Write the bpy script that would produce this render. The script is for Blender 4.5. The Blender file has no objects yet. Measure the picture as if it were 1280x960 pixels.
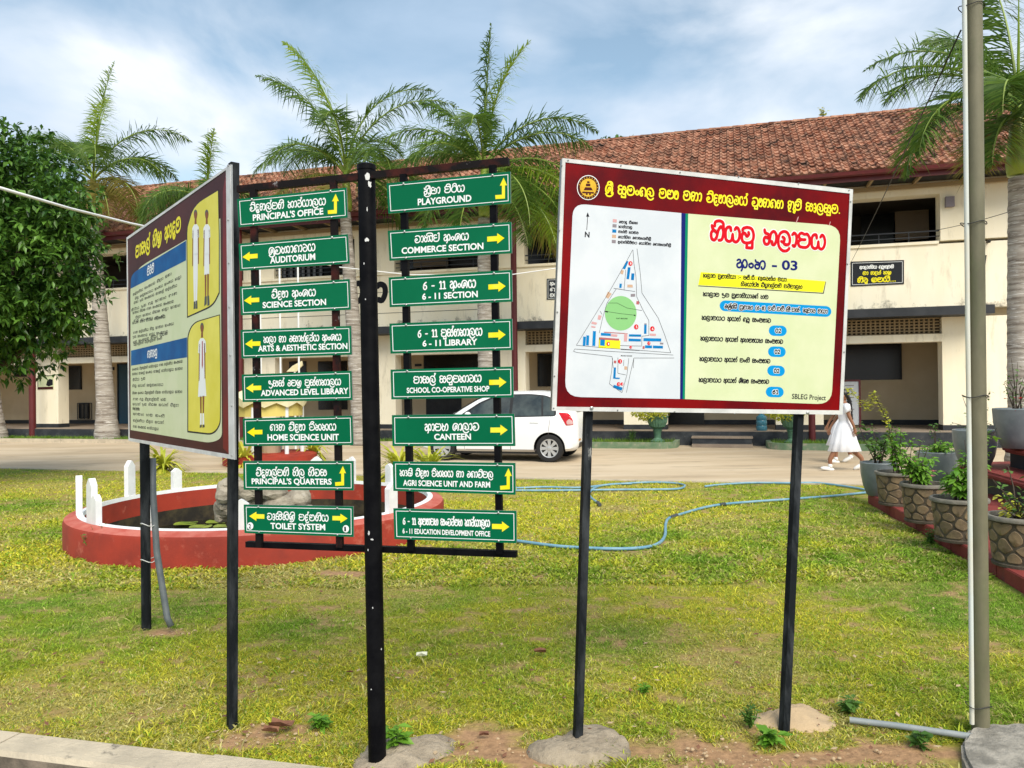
import bpy, math, random
import numpy as np
from mathutils import Vector, Matrix
from mathutils.bvhtree import BVHTree
R_=math.radians
random.seed(7); rng=np.random.default_rng(11)
scene=bpy.context.scene; COL=scene.collection
# ------------------------------------------------ camera
F_=960.0
cam=bpy.data.objects.new('camera',bpy.data.cameras.new('camera')); COL.objects.link(cam)
CM=Matrix.Rotation(math.pi/2+5/960,4,'X')@Matrix.Rotation(-0.012,4,'Z')
EYE=Vector((0,0,1.6))
cam.matrix_world=Matrix.Translation(EYE)@CM
cam.data.sensor_width=36; cam.data.lens=27.0; cam.data.clip_start=.05; cam.data.clip_end=2000
scene.camera=cam
# ------------------------------------------------ light
SUN_EL,SUN_AZ=R_(46),R_(160)      # azimuth clockwise from +Y: a veiled sun behind and to the right of the camera
sun=bpy.data.objects.new('sun',bpy.data.lights.new('sun','SUN')); COL.objects.link(sun)
sun.data.energy=2.5; sun.data.angle=R_(38.0); sun.data.color=(1,.93,.80)
sd=Vector((math.sin(SUN_AZ)*math.cos(SUN_EL),math.cos(SUN_AZ)*math.cos(SUN_EL),math.sin(SUN_EL)))
sun.rotation_euler=sd.to_track_quat('Z','Y').to_euler()
W=bpy.data.worlds.new('World'); scene.world=W; W.use_nodes=True
nt=W.node_tree; nt.nodes.clear()
out=nt.nodes.new('ShaderNodeOutputWorld'); bg=nt.nodes.new('ShaderNodeBackground'); bg.inputs[1].default_value=.117
sky=nt.nodes.new('ShaderNodeTexSky'); sky.sky_type='NISHITA'; sky.sun_disc=False; sky.sun_elevation=SUN_EL; sky.sun_rotation=SUN_AZ
sky.air_density=1.0; sky.dust_density=.6; sky.ozone_density=1.5
tc=nt.nodes.new('ShaderNodeTexCoord'); mp=nt.nodes.new('ShaderNodeMapping'); mp.inputs['Scale'].default_value=(1,1,2.0); mp.inputs['Location'].default_value=(.9,.35,.1)
n1=nt.nodes.new('ShaderNodeTexNoise'); n1.inputs['Scale'].default_value=2.9; n1.inputs['Detail'].default_value=7; n1.inputs['Roughness'].default_value=.52; n1.inputs['Distortion'].default_value=.35
cr=nt.nodes.new('ShaderNodeValToRGB'); cr.color_ramp.elements[0].position=.36; cr.color_ramp.elements[1].position=.58
n2=nt.nodes.new('ShaderNodeTexNoise'); n2.inputs['Scale'].default_value=2.6; n2.inputs['Detail'].default_value=5
c2=nt.nodes.new('ShaderNodeValToRGB'); c2.color_ramp.elements[0].position=.40; c2.color_ramp.elements[1].position=.62
c2.color_ramp.elements[0].color=(2.7,3.5,4.5,1); c2.color_ramp.elements[1].color=(4.9,5.2,5.6,1)
mx=nt.nodes.new('ShaderNodeMix'); mx.data_type='RGBA'
L=nt.links.new
L(tc.outputs['Generated'],mp.inputs['Vector']); L(mp.outputs[0],n1.inputs['Vector']); L(mp.outputs[0],n2.inputs['Vector'])
L(n1.outputs['Fac'],cr.inputs[0]); L(n2.outputs['Fac'],c2.inputs[0])
sk2=nt.nodes.new('ShaderNodeVectorMath'); sk2.operation='MULTIPLY_ADD'; sk2.inputs[1].default_value=(.92,.92,.82); sk2.inputs[2].default_value=(.45,.55,.5)
L(sky.outputs[0],sk2.inputs[0])
L(cr.outputs[0],mx.inputs[0]); L(sk2.outputs[0],mx.inputs[6]); L(c2.outputs[0],mx.inputs[7])
L(mx.outputs[2],bg.inputs[0]); L(bg.outputs[0],out.inputs[0])
scene.view_settings.view_transform='Standard'; scene.view_settings.look='None'; scene.view_settings.gamma=1; scene.view_settings.exposure=.79
# ------------------------------------------------ measuring helpers: rays of the photograph met with planes of the place
def ray(px,py): return (CM.to_3x3()@Vector(((px-640)/F_,(480-py)/F_,-1))).normalized()
def G(px,py,z=0.0):
    r=ray(px,py); return EYE+r*((z-EYE.z)/r.z)
def AtY(px,py,Y):
    r=ray(px,py); return EYE+r*(Y/r.y)
class Plane:
    def __init__(s,p,ex,ey):
        s.p=Vector(p); s.ex=Vector(ex).normalized(); s.n=s.ex.cross(Vector(ey)).normalized()
        if s.n.dot(EYE-s.p)<0: s.n=-s.n
        s.ey=s.n.cross(s.ex).normalized()
        if s.ey.z<0: s.ey=-s.ey
    def at(s,px,py,off=0.0):
        r=ray(px,py); p=s.p+s.n*off; return EYE+r*((p-EYE).dot(s.n)/r.dot(s.n))
# ------------------------------------------------ mesh builder
def off_of(o):
    v=Vector((0,0,0))
    while o is not None: v=v+Vector(o.location); o=o.parent
    return v
class MB:
    def __init__(s): s.v=[]; s.f=[]; s.m=[]
    def add(s,vs,fs,m=0):
        b=len(s.v); s.v+= [tuple(x) for x in vs]; s.f+=[tuple(i+b for i in f) for f in fs]; s.m+=[m]*len(fs); return s
    def box(s,c,d,R=None,m=0):
        c=Vector(c); h=[x/2 for x in d]
        vs=[Vector((sx*h[0],sy*h[1],sz*h[2])) for sz in(-1,1) for sy in(-1,1) for sx in(-1,1)]
        if R is not None: vs=[R@v for v in vs]
        return s.add([v+c for v in vs],[(0,2,3,1),(4,5,7,6),(0,1,5,4),(2,6,7,3),(0,4,6,2),(1,3,7,5)],m)
    def prism(s,poly,vec,m=0,m2=None):
        n=len(poly); vec=Vector(vec); a=[Vector(p) for p in poly]; b=[p+vec for p in a]
        s.add(a+b,[tuple(range(n-1,-1,-1))]+[(i,(i+1)%n,(i+1)%n+n,i+n) for i in range(n)],m)
        s.f.append(tuple(len(s.v)-n+i for i in range(n))); s.m.append(m if m2 is None else m2); return s
    def bar(s,a,b,w,h=None,up=(0,0,1),m=0):
        a=Vector(a); b=Vector(b); d=(b-a); L_=d.length; d.normalize(); up=Vector(up)
        x=d.cross(up)
        if x.length<1e-4: x=d.cross(Vector((1,0,0)))
        x.normalize(); y=x.cross(d); R=Matrix((x,d,y)).transposed()
        return s.box((a+b)/2,(w,L_,h if h else w),R,m)
    def tube(s,pts,r,n=8,m=0,cap=True):
        pts=[Vector(p) for p in pts]; k=len(pts); rs=r if isinstance(r,(list,tuple)) else [r]*k
        ref=None; b=len(s.v)
        for i,p in enumerate(pts):
            t=(pts[min(k-1,i+1)]-pts[max(0,i-1)]); t=t.normalized() if t.length>1e-9 else Vector((0,0,1))
            if ref is None:
                ref=Vector((1,0,0)) if abs(t.x)<.8 else Vector((0,1,0))
            x=(ref-t*ref.dot(t)).normalized(); ref=x; y=t.cross(x)
            for j in range(n):
                a=2*math.pi*j/n; s.v.append(tuple(p+(x*math.cos(a)+y*math.sin(a))*rs[i]))
        for i in range(k-1):
            for j in range(n):
                j2=(j+1)%n; s.f.append((b+i*n+j,b+i*n+j2,b+(i+1)*n+j2,b+(i+1)*n+j)); s.m.append(m)
        if cap:
            s.f.append(tuple(b+j for j in range(n-1,-1,-1))); s.m.append(m)
            s.f.append(tuple(b+(k-1)*n+j for j in range(n))); s.m.append(m)
        return s
    def lathe(s,prof,c=(0,0,0),n=24,m=0,sx=1,sy=1,cap=True):
        c=Vector(c); b=len(s.v)
        for (r,z) in prof:
            for j in range(n):
                a=2*math.pi*j/n; s.v.append((c.x+r*math.cos(a)*sx,c.y+r*math.sin(a)*sy,c.z+z))
        for i in range(len(prof)-1):
            for j in range(n):
                j2=(j+1)%n; s.f.append((b+i*n+j,b+i*n+j2,b+(i+1)*n+j2,b+(i+1)*n+j)); s.m.append(m)
        if cap:
            if prof[0][0]>1e-5: s.f.append(tuple(b+j for j in range(n-1,-1,-1))); s.m.append(m)
            if prof[-1][0]>1e-5: s.f.append(tuple(b+(len(prof)-1)*n+j for j in range(n))); s.m.append(m)
        return s
    def blob(s,c,d,seed=0,rough=.18,n=14,k=9,m=0,flat=False):
        rr=random.Random(seed); c=Vector(c); b=len(s.v)
        ph=[(Vector((rr.uniform(-1,1),rr.uniform(-1,1),rr.uniform(-1,1))).normalized(),rr.uniform(.3,1)) for _ in range(14)]
        for i in range(k+1):
            th=math.pi*i/k
            for j in range(n):
                a=2*math.pi*j/n; q=Vector((math.sin(th)*math.cos(a),math.sin(th)*math.sin(a),math.cos(th)))
                f=1+rough*sum(math.sin(3.3*q.dot(p)+5*w)*w for p,w in ph)/4.0
                s.v.append((c.x+q.x*d[0]*f,c.y+q.y*d[1]*f,c.z+q.z*d[2]*f))
        for i in range(k):
            for j in range(n):
                j2=(j+1)%n; s.f.append((b+i*n+j,b+(i+1)*n+j,b+(i+1)*n+j2,b+i*n+j2)); s.m.append(m)
        return s
    def build(s,name,mats,parent=None,smooth=False,auto=None,local=False):
        if not isinstance(mats,(list,tuple)): mats=[mats]
        me=bpy.data.meshes.new(name)
        o0=Vector((0,0,0)) if (parent is None or local) else off_of(parent)
        vs=s.v if o0.length==0 else [(x-o0.x,y-o0.y,z-o0.z) for x,y,z in s.v]
        me.from_pydata(vs,[],s.f)
        for q in mats: me.materials.append(q)
        if len(mats)>1: me.polygons.foreach_set('material_index',[min(i,len(mats)-1) for i in s.m])
        if smooth:
            me.polygons.foreach_set('use_smooth',[True]*len(me.polygons))
            if auto: me.set_sharp_from_angle(angle=R_(auto))
        me.update()
        o=bpy.data.objects.new(name,me); COL.objects.link(o); o.parent=parent
        return o
from mathutils import noise as mnoise
def craggy(mb,amp,fr):
    for i,v in enumerate(mb.v):
        p=Vector(v); a=mnoise.fractal(p*fr,.9,2.2,5); b=mnoise.fractal(p*fr+Vector((9,3,1)),.9,2.2,5); c=mnoise.fractal(p*fr*3,.9,2.2,4); mb.v[i]=(v[0]+amp*b,v[1]+amp*.8*a,v[2]+amp*.55*(a+.5*c))
def tag(o,label=None,cat=None,group=None,kind=None):
    if label: o['label']=label
    if cat: o['category']=cat
    if group: o['group']=group
    if kind: o['kind']=kind
    return o
def thing(name,loc,label,cat,group=None):
    o=bpy.data.objects.new(name,None); o.empty_display_size=.1; COL.objects.link(o); o.location=loc
    return tag(o,label,cat,group)
def copy_tree(o,parent=None):
    c=o.copy(); COL.objects.link(c); c.parent=parent
    for ch in list(o.children): copy_tree(ch,c)
    return c
def merged(me_obj):  # weld, recalc normals
    import bmesh
    bm=bmesh.new(); bm.from_mesh(me_obj.data); bmesh.ops.remove_doubles(bm,verts=bm.verts,dist=1e-4); bmesh.ops.recalc_face_normals(bm,faces=bm.faces); bm.to_mesh(me_obj.data); bm.free()
# ------------------------------------------------ materials
def mat(name,col,col2=None,scale=3.0,lo=.4,hi=.62,detail=6,rough=.8,bump=0,bscale=40,metal=0,spec=None,coord='obj',col3=None,scale3=8,lo3=.5,hi3=.6,stretch=(1,1,1),trans=0,alpha=1,emit=0,sss=0):
    m=bpy.data.materials.new(name); m.use_nodes=True; t=m.node_tree; P=t.nodes['Principled BSDF']
    P.inputs['Base Color'].default_value=(*col,1); P.inputs['Roughness'].default_value=rough; P.inputs['Metallic'].default_value=metal
    if spec is not None: P.inputs['Specular IOR Level'].default_value=spec
    if trans: P.inputs['Transmission Weight'].default_value=trans
    if alpha<1: P.inputs['Alpha'].default_value=alpha
    if coord=='pos':
        g=t.nodes.new('ShaderNodeNewGeometry'); src=g.outputs['Position']
    else:
        g=t.nodes.new('ShaderNodeTexCoord'); src=g.outputs['Object']
    mpn=t.nodes.new('ShaderNodeMapping'); mpn.inputs['Scale'].default_value=stretch; t.links.new(src,mpn.inputs[0]); src=mpn.outputs[0]
    def noise(sc,de=6,ro=.6):
        n=t.nodes.new('ShaderNodeTexNoise'); n.inputs['Scale'].default_value=sc; n.inputs['Detail'].default_value=de; n.inputs['Roughness'].default_value=ro; t.links.new(src,n.inputs['Vector']); return n.outputs['Fac']
    def mixin(prev,c,fac,lo,hi):
        r=t.nodes.new('ShaderNodeMapRange'); r.inputs[1].default_value=lo; r.inputs[2].default_value=hi; t.links.new(fac,r.inputs[0])
        x=t.nodes.new('ShaderNodeMix'); x.data_type='RGBA'; t.links.new(r.outputs[0],x.inputs[0])
        if prev is None: x.inputs[6].default_value=(*col,1)
        else: t.links.new(prev,x.inputs[6])
        x.inputs[7].default_value=(*c,1); return x.outputs[2]
    p=None
    if col2 is not None: p=mixin(p,col2,noise(scale,detail),lo,hi)
    if col3 is not None: p=mixin(p,col3,noise(scale3,8,.7),lo3,hi3)
    if p is not None: t.links.new(p,P.inputs['Base Color'])
    if bump:
        b=t.nodes.new('ShaderNodeBump'); b.inputs['Strength'].default_value=bump; b.inputs['Distance'].default_value=.02
        t.links.new(noise(bscale,8,.65),b.inputs['Height']); t.links.new(b.outputs[0],P.inputs['Normal'])
    m['_src']=1
    return m
def leafmat(name,c1,c2,rough=.45,scale=1.5,thin=.35):
    """leaf: noise between two greens plus a translucent share"""
    m=bpy.data.materials.new(name); m.use_nodes=True; t=m.node_tree; P=t.nodes['Principled BSDF']; P.inputs['Roughness'].default_value=rough
    P.inputs['Specular IOR Level'].default_value=.35
    g=t.nodes.new('ShaderNodeNewGeometry'); n=t.nodes.new('ShaderNodeTexNoise'); n.inputs['Scale'].default_value=scale; n.inputs['Detail'].default_value=3
    t.links.new(g.outputs['Position'],n.inputs['Vector'])
    add=t.nodes.new('ShaderNodeMath'); add.operation='MULTIPLY_ADD'; add.inputs[1].default_value=.45; t.links.new(g.outputs['Random Per Island'],add.inputs[0]); 
    sub=t.nodes.new('ShaderNodeMath'); sub.operation='SUBTRACT'; sub.inputs[1].default_value=.22; t.links.new(n.outputs['Fac'],sub.inputs[0]); t.links.new(sub.outputs[0],add.inputs[2])
    r=t.nodes.new('ShaderNodeMapRange'); r.inputs[1].default_value=.28; r.inputs[2].default_value=.72; t.links.new(add.outputs[0],r.inputs[0])
    x=t.nodes.new('ShaderNodeMix'); x.data_type='RGBA'; x.inputs[6].default_value=(*c1,1); x.inputs[7].default_value=(*c2,1); t.links.new(r.outputs[0],x.inputs[0]); t.links.new(x.outputs[2],P.inputs['Base Color'])
    tr=t.nodes.new('ShaderNodeBsdfTranslucent'); t.links.new(x.outputs[2],tr.inputs[0]); ms=t.nodes.new('ShaderNodeMixShader'); ms.inputs[0].default_value=thin
    t.links.new(P.outputs[0],ms.inputs[1]); t.links.new(tr.outputs[0],ms.inputs[2]); t.links.new(ms.outputs[0],t.nodes['Material Output'].inputs[0])
    return m
def attrmat(name,rough=.9,thin=0,bump=0,bscale=60,mul=None):
    m=bpy.data.materials.new(name); m.use_nodes=True; t=m.node_tree; P=t.nodes['Principled BSDF']; P.inputs['Roughness'].default_value=rough; P.inputs['Specular IOR Level'].default_value=.2
    a=t.nodes.new('ShaderNodeAttribute'); a.attribute_name='tint'; src=a.outputs['Color']
    if mul:
        g=t.nodes.new('ShaderNodeNewGeometry'); n=t.nodes.new('ShaderNodeTexNoise'); n.inputs['Scale'].default_value=mul; n.inputs['Detail'].default_value=9; n.inputs['Roughness'].default_value=.7; t.links.new(g.outputs['Position'],n.inputs['Vector'])
        r=t.nodes.new('ShaderNodeMapRange'); r.inputs[1].default_value=.3; r.inputs[2].default_value=.7; r.inputs[3].default_value=.62; r.inputs[4].default_value=1.3; t.links.new(n.outputs['Fac'],r.inputs[0])
        x=t.nodes.new('ShaderNodeVectorMath'); x.operation='SCALE'; t.links.new(src,x.inputs[0]); t.links.new(r.outputs[0],x.inputs['Scale']); src=x.outputs[0]
        if bump:
            b=t.nodes.new('ShaderNodeBump'); b.inputs['Strength'].default_value=bump; b.inputs['Distance'].default_value=.02; t.links.new(n.outputs['Fac'],b.inputs['Height']); t.links.new(b.outputs[0],P.inputs['Normal'])
    t.links.new(src,P.inputs['Base Color'])
    if thin:
        tr=t.nodes.new('ShaderNodeBsdfTranslucent'); t.links.new(src,tr.inputs[0]); ms=t.nodes.new('ShaderNodeMixShader'); ms.inputs[0].default_value=thin
        t.links.new(P.outputs[0],ms.inputs[1]); t.links.new(tr.outputs[0],ms.inputs[2]); t.links.new(ms.outputs[0],t.nodes['Material Output'].inputs[0])
    return m
def set_tint(me,cols):  # per vertex rgb
    a=me.color_attributes.new('tint','FLOAT_COLOR','POINT'); c=np.ones((len(me.vertices),4),dtype=np.float32); c[:,:3]=cols; a.data.foreach_set('color',c.ravel())
M={}
M['black_steel']=mat('black_painted_steel',(.003,.003,.004),(.007,.007,.008),scale=9,rough=.45,spec=.06,bump=.12,bscale=30,col3=(.42,.42,.42),scale3=9,lo3=.675,hi3=.685)
M['rust_steel']=mat('rusty_black_steel',(.010,.008,.008),(.055,.014,.011),scale=7,lo=.48,hi=.62,rough=.55,spec=.08,bump=.15,col3=(.30,.29,.29),scale3=6,lo3=.62,hi3=.66)
M['old_steel']=mat('weathered_dark_steel',(.009,.011,.013),(.05,.055,.06),scale=14,lo=.45,hi=.7,rough=.6,spec=.08,bump=.25,bscale=30,stretch=(1,1,.25),col3=(.3,.3,.28),scale3=20,lo3=.66,hi3=.72)
M['sign_green']=mat('green_sign_paint',(.0,.118,.048),(.001,.135,.056),scale=3,rough=.3,spec=.12)
M['sign_back']=mat('galvanised_sign_back',(.35,.36,.36),rough=.5,metal=.6)
M['white_print']=mat('white_sign_print',(.82,.84,.82),rough=.5,spec=.12)
M['yellow_print']=mat('yellow_sign_print',(.86,.72,.01),(.80,.74,.05),scale=20,rough=.5,spec=.12)
M['black_print']=mat('black_print',(.012,.012,.016),rough=.5,spec=.12)
M['maroon_print']=mat('maroon_print',(.075,.001,.004),(.20,.001,.002),scale=1.6,lo=.40,hi=.6,rough=.42,spec=.12)
M['brown_print']=mat('brown_maroon_print',(.045,.005,.006),(.075,.012,.010),scale=2,rough=.5,spec=.12)
M['board_white']=mat('board_white_print',(.58,.62,.66),(.65,.68,.71),scale=4,rough=.4,spec=.12)
M['board_cream']=mat('board_cream_print',(.58,.64,.38),(.63,.67,.43),scale=5,rough=.4,spec=.12)
M['board_yellow']=mat('board_yellow_print',(.70,.62,.05),(.78,.70,.10),scale=3,rough=.4,spec=.12)
M['bright_yellow']=mat('bright_yellow_print',(.82,.78,.0),rough=.5)
M['navy']=mat('navy_print',(.006,.012,.14),rough=.5,spec=.12)
M['teal_print']=mat('green_print',(.0,.22,.11),rough=.5,spec=.12)
M['blue_print']=mat('blue_print',(.0,.16,.42),(.0,.20,.50),scale=6,rough=.45,spec=.12)
M['sky_print']=mat('sky_blue_print',(.0,.27,.62),rough=.5,spec=.12)
M['deep_blue']=mat('deep_blue_print',(.0,.075,.25),(.0,.12,.34),scale=5,rough=.55,spec=.12)
M['red_print']=mat('red_print',(.62,.003,.012),rough=.5,spec=.12)
M['dull_red']=mat('dull_red_print',(.42,.10,.10),rough=.6)
M['pink_print']=mat('pink_print',(.60,.33,.33),rough=.6,spec=.12)
M['tan_print']=mat('tan_print',(.55,.36,.24),rough=.6,spec=.12)
M['grey_print']=mat('grey_print',(.25,.22,.24),rough=.6,spec=.12)
M['lawn_print']=mat('light_green_print',(.24,.52,.20),rough=.6,spec=.12)
M['gold_print']=mat('gold_print',(.72,.45,.04),(.62,.36,.03),scale=30,rough=.5,spec=.12)
M['skin_print']=mat('brown_skin_print',(.25,.09,.04),rough=.6,spec=.12)
M['alu']=mat('white_aluminium_trim',(.66,.66,.64),(.52,.52,.50),scale=9,rough=.5,metal=.0,bump=.05)
M['screw']=mat('screw_metal',(.45,.46,.45),rough=.35,metal=.8)
M['cream_wall']=mat('cream_wall_paint',(.87,.785,.59),(.90,.83,.66),scale=.9,rough=.85,bump=.06,bscale=60,coord='pos',col3=(.50,.44,.32),scale3=2.2,lo3=.55,hi3=.80,stretch=(1.6,1.6,.35))
M['dim_wall']=mat('shade_toned_interior',(.06,.05,.04),rough=.9)  # upper rooms' shade is put into this dark wall and ceiling colour
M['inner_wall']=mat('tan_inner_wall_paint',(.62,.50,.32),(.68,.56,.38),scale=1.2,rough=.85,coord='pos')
M['floor_cement']=mat('veranda_cement',(.22,.17,.13),(.30,.24,.18),scale=2,rough=.7,coord='pos')
M['plinth']=mat('dark_plinth_paint',(.018,.022,.028),(.06,.065,.07),scale=3,lo=.45,hi=.7,rough=.8,bump=.2,coord='pos',col3=(.22,.2,.17),scale3=4,lo3=.62,hi3=.72)
M['black_paint']=mat('black_wall_paint',(.012,.015,.02),(.025,.028,.034),scale=3,rough=.6,coord='pos')
M['dark_room']=mat('unlit_room_panel',(.008,.009,.011),rough=.25)  # near-black panels in windows and doorways stand in for unlit rooms behind
M['maroon_paint']=mat('maroon_paint',(.115,.012,.014),(.09,.01,.012),scale=4,rough=.5,coord='pos')
M['blue_door']=mat('blue_door_paint',(.01,.07,.12),rough=.5)
M['lattice']=mat('cement_lattice',(.33,.24,.13),rough=.9)
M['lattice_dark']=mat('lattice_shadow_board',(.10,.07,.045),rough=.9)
M['window_bar']=mat('white_window_bar',(.55,.56,.6),rough=.6)
M['tile']=mat('clay_roof_tile',(.24,.08,.042),(.48,.26,.17),scale=4.5,lo=.38,hi=.62,rough=.9,spec=.2,coord='pos',bump=.1,col3=(.028,.019,.015),scale3=2.6,lo3=.43,hi3=.66)
M['road']=mat('sandy_cement_road',(.47,.365,.24),(.57,.465,.33),scale=.7,rough=.95,bump=.15,bscale=25,coord='pos',col3=(.33,.26,.18),scale3=1.6,lo3=.52,hi3=.7,stretch=(.35,1.3,1))
M['near_road']=mat('near_road_tar',(.16,.15,.14),(.22,.21,.2),scale=5,rough=.95,bump=.4,coord='pos')
M['earth']=mat('bare_earth',(.30,.19,.10),rough=1,coord='pos',bump=.3)
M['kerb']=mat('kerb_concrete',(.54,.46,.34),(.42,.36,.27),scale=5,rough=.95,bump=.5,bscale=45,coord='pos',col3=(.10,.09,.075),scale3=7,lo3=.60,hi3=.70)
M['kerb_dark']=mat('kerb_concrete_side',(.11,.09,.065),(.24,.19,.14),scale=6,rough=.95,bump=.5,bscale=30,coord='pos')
M['rock']=mat('grey_stone',(.36,.32,.25),(.17,.145,.11),scale=6,rough=.95,bump=.6,bscale=22,coord='pos',col3=(.45,.42,.36),scale3=5,lo3=.55,hi3=.68)
M['footing']=mat('rough_concrete_footing',(.40,.33,.24),(.26,.21,.15),scale=9,rough=1,bump=1,bscale=30,coord='pos',col3=(.20,.17,.13),scale3=9,lo3=.56,hi3=.66)
M['footing_tan']=mat('sandy_concrete_footing',(.48,.35,.21),(.42,.31,.19),scale=7,rough=1,bump=.5,bscale=30,coord='pos')
M['slab']=mat('grey_weathered_slab',(.20,.185,.155),(.36,.33,.28),scale=12,rough=.95,bump=.8,bscale=35,coord='pos',col3=(.12,.115,.10),scale3=5,lo3=.55,hi3=.64)
M['pond_red']=mat('red_pond_paint',(.33,.030,.012),(.22,.022,.011),scale=2.4,lo=.42,hi=.66,rough=.75,bump=.12,bscale=25,coord='pos',col3=(.44,.11,.07),scale3=5,lo3=.58,hi3=.72)
M['pond_rim']=mat('faded_red_rim_paint',(.42,.075,.05),(.50,.15,.11),scale=6,rough=.8,coord='pos')
M['pond_inner']=mat('pond_inner_wall_paint',(.30,.05,.03),(.10,.055,.03),scale=2,rough=.85,coord='pos',col3=(.045,.035,.022),scale3=2,lo3=.48,hi3=.62)
M['white_paint']=mat('white_paint',(.78,.79,.80),(.70,.71,.72),scale=8,rough=.6)
M['moss_wall']=mat('mossy_wall_band',(.015,.012,.008),(.05,.038,.018),scale=7,rough=.95,coord='pos')
M['water']=mat('dark_pond_water',(.016,.016,.008),rough=.06)
M['pad']=mat('lily_pad_leaf',(.26,.34,.04),(.14,.22,.03),scale=5,rough=.4,coord='pos')
M['hose']=mat('blue_hose_plastic',(.12,.28,.40),(.22,.38,.48),scale=5,rough=.45,coord='pos')
M['hose_grey']=mat('hose_clamp_dark',(.05,.06,.07),rough=.5)
M['pvc']=mat('grey_pvc_pipe',(.22,.25,.26),(.30,.32,.32),scale=8,rough=.5,coord='pos')
M['pvc_dark']=mat('dark_pvc_pipe',(.085,.10,.11),(.13,.145,.15),scale=8,rough=.5,coord='pos')
M['pole']=mat('mossy_galvanised_pole',(.095,.09,.05),(.165,.15,.09),scale=5,rough=.65,bump=.08,bscale=90,coord='pos',stretch=(1,1,.4),col3=(.12,.13,.06),scale3=3,lo3=.5,hi3=.66)
M['conduit']=mat('pale_conduit',(.58,.62,.59),(.60,.58,.48),scale=3,rough=.9,coord='pos')
M['wire']=mat('black_wire',(.015,.015,.015),rough=.6)
M['white_wire']=mat('white_cable',(.75,.75,.76),rough=.5)
M['glazed']=mat('grey_glazed_pot',(.13,.155,.165),(.20,.23,.235),scale=3,rough=.35,bump=.04,spec=.5)
M['soil']=mat('potting_soil',(.06,.045,.03),rough=1,bump=.8)
M['pot_cement']=mat('brown_cement_pot',(.06,.048,.032),(.10,.082,.056),scale=12,rough=.9,bump=.4,coord='pos')
M['pot_rim']=mat('grey_cement_rim',(.15,.14,.115),(.22,.20,.165),scale=12,rough=.9,bump=.3,coord='pos')
M['pot_stone']=mat('tan_relief_stone',(.23,.165,.09),(.15,.11,.065),scale=9,rough=.85,bump=.25,coord='pos')
M['step_red']=mat('dark_red_step_paint',(.17,.018,.014),(.23,.034,.026),scale=4,rough=.75,bump=.15,coord='pos',col3=(.11,.03,.025),scale3=5,lo3=.55,hi3=.7)
M['step_riser']=mat('dark_blue_riser_paint',(.012,.017,.026),rough=.6)
M['green_kerb']=mat('faded_green_paint',(.12,.20,.11),(.20,.25,.16),scale=5,rough=.9,coord='pos',bump=.2,col3=(.32,.30,.22),scale3=5,lo3=.56,hi3=.66)
M['urn_green']=mat('green_urn_paint',(.09,.20,.12),(.06,.14,.09),scale=9,rough=.6)
M['trunk']=mat('palm_trunk_bark',(.40,.36,.31),(.14,.11,.085),scale=3,rough=.95,coord='pos',stretch=(.5,.5,6),bump=.8,bscale=6,col3=(.66,.63,.58),scale3=6,lo3=.52,hi3=.64)
M['trunk_base']=mat('palm_trunk_base',(.22,.16,.10),(.34,.29,.22),scale=6,rough=.95,coord='pos',bump=.4)
M['crownshaft']=mat('green_crownshaft',(.30,.40,.05),(.20,.30,.04),scale=2,rough=.4,coord='pos')
M['rachis']=mat('frond_rachis',(.22,.30,.05),rough=.5)
M['bark']=mat('dark_bark',(.06,.045,.03),rough=.95,bump=.5)
M['frond']=leafmat('palm_frond_leaf',(.055,.125,.02),(.15,.25,.038),thin=.42)
M['frond_fresh']=leafmat('fresh_palm_frond',(.16,.29,.025),(.34,.45,.04),thin=.45)
M['frond_old']=leafmat('yellowing_palm_frond',(.20,.19,.04),(.34,.28,.07),thin=.4)
M['leaf_dark']=leafmat('dark_tree_leaf',(.022,.07,.012),(.13,.27,.04),rough=.3,thin=.22)
M['leaf_fresh']=leafmat('fresh_green_leaf',(.10,.26,.02),(.20,.40,.04),thin=.35)
M['leaf_mid']=leafmat('mid_green_leaf',(.05,.13,.02),(.12,.24,.04),thin=.3)
M['leaf_yellow']=leafmat('yellow_green_leaf',(.42,.48,.04),(.62,.60,.08),thin=.35)
M['leaf_red']=leafmat('red_flower',(.55,.01,.02),(.7,.03,.04),thin=.2)
M['flower_pink']=leafmat('pink_flower',(.7,.2,.25),(.75,.35,.35),thin=.3)
M['grass_far']=leafmat('bed_grass_blade',(.10,.22,.02),(.20,.34,.03),thin=.3)
M['car_paint']=mat('white_car_paint',(.78,.79,.80),rough=.22,spec=.6)
M['car_glass']=mat('tinted_car_glass',(.018,.025,.025),(.06,.075,.07),scale=2.5,rough=.06,spec=.8)
M['car_trim']=mat('black_car_trim',(.01,.01,.011),rough=.5)
M['tyre']=mat('tyre_rubber',(.012,.012,.013),rough=.85)
M['rim']=mat('silver_wheel_cover',(.50,.51,.52),rough=.35,metal=.5)
M['tail_red']=mat('red_tail_light',(.50,.006,.012),rough=.12)
M['tail_clear']=mat('clear_lamp_plastic',(.55,.35,.34),rough=.15)
M['amber']=mat('amber_reflector',(.7,.28,.02),rough=.2)
M['skin']=mat('brown_skin',(.26,.115,.06),rough=.6)
M['dress']=mat('white_school_dress',(.74,.75,.80),(.80,.80,.84),scale=9,rough=.85)
M['hair']=mat('black_hair',(.008,.007,.007),rough=.4)
M['shoe']=mat('white_shoe',(.75,.75,.74),rough=.6)
M['canopy']=mat('cream_canopy_plaster',(.72,.66,.45),(.62,.54,.30),scale=3,rough=.8)
M['canopy_yellow']=mat('yellow_canopy_band',(.62,.50,.14),rough=.8)
M['shrine_stone']=mat('shrine_base_plaster',(.40,.30,.20),rough=.8)
M['bottle']=mat('blue_water_bottle',(.04,.16,.22),rough=.2)
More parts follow.
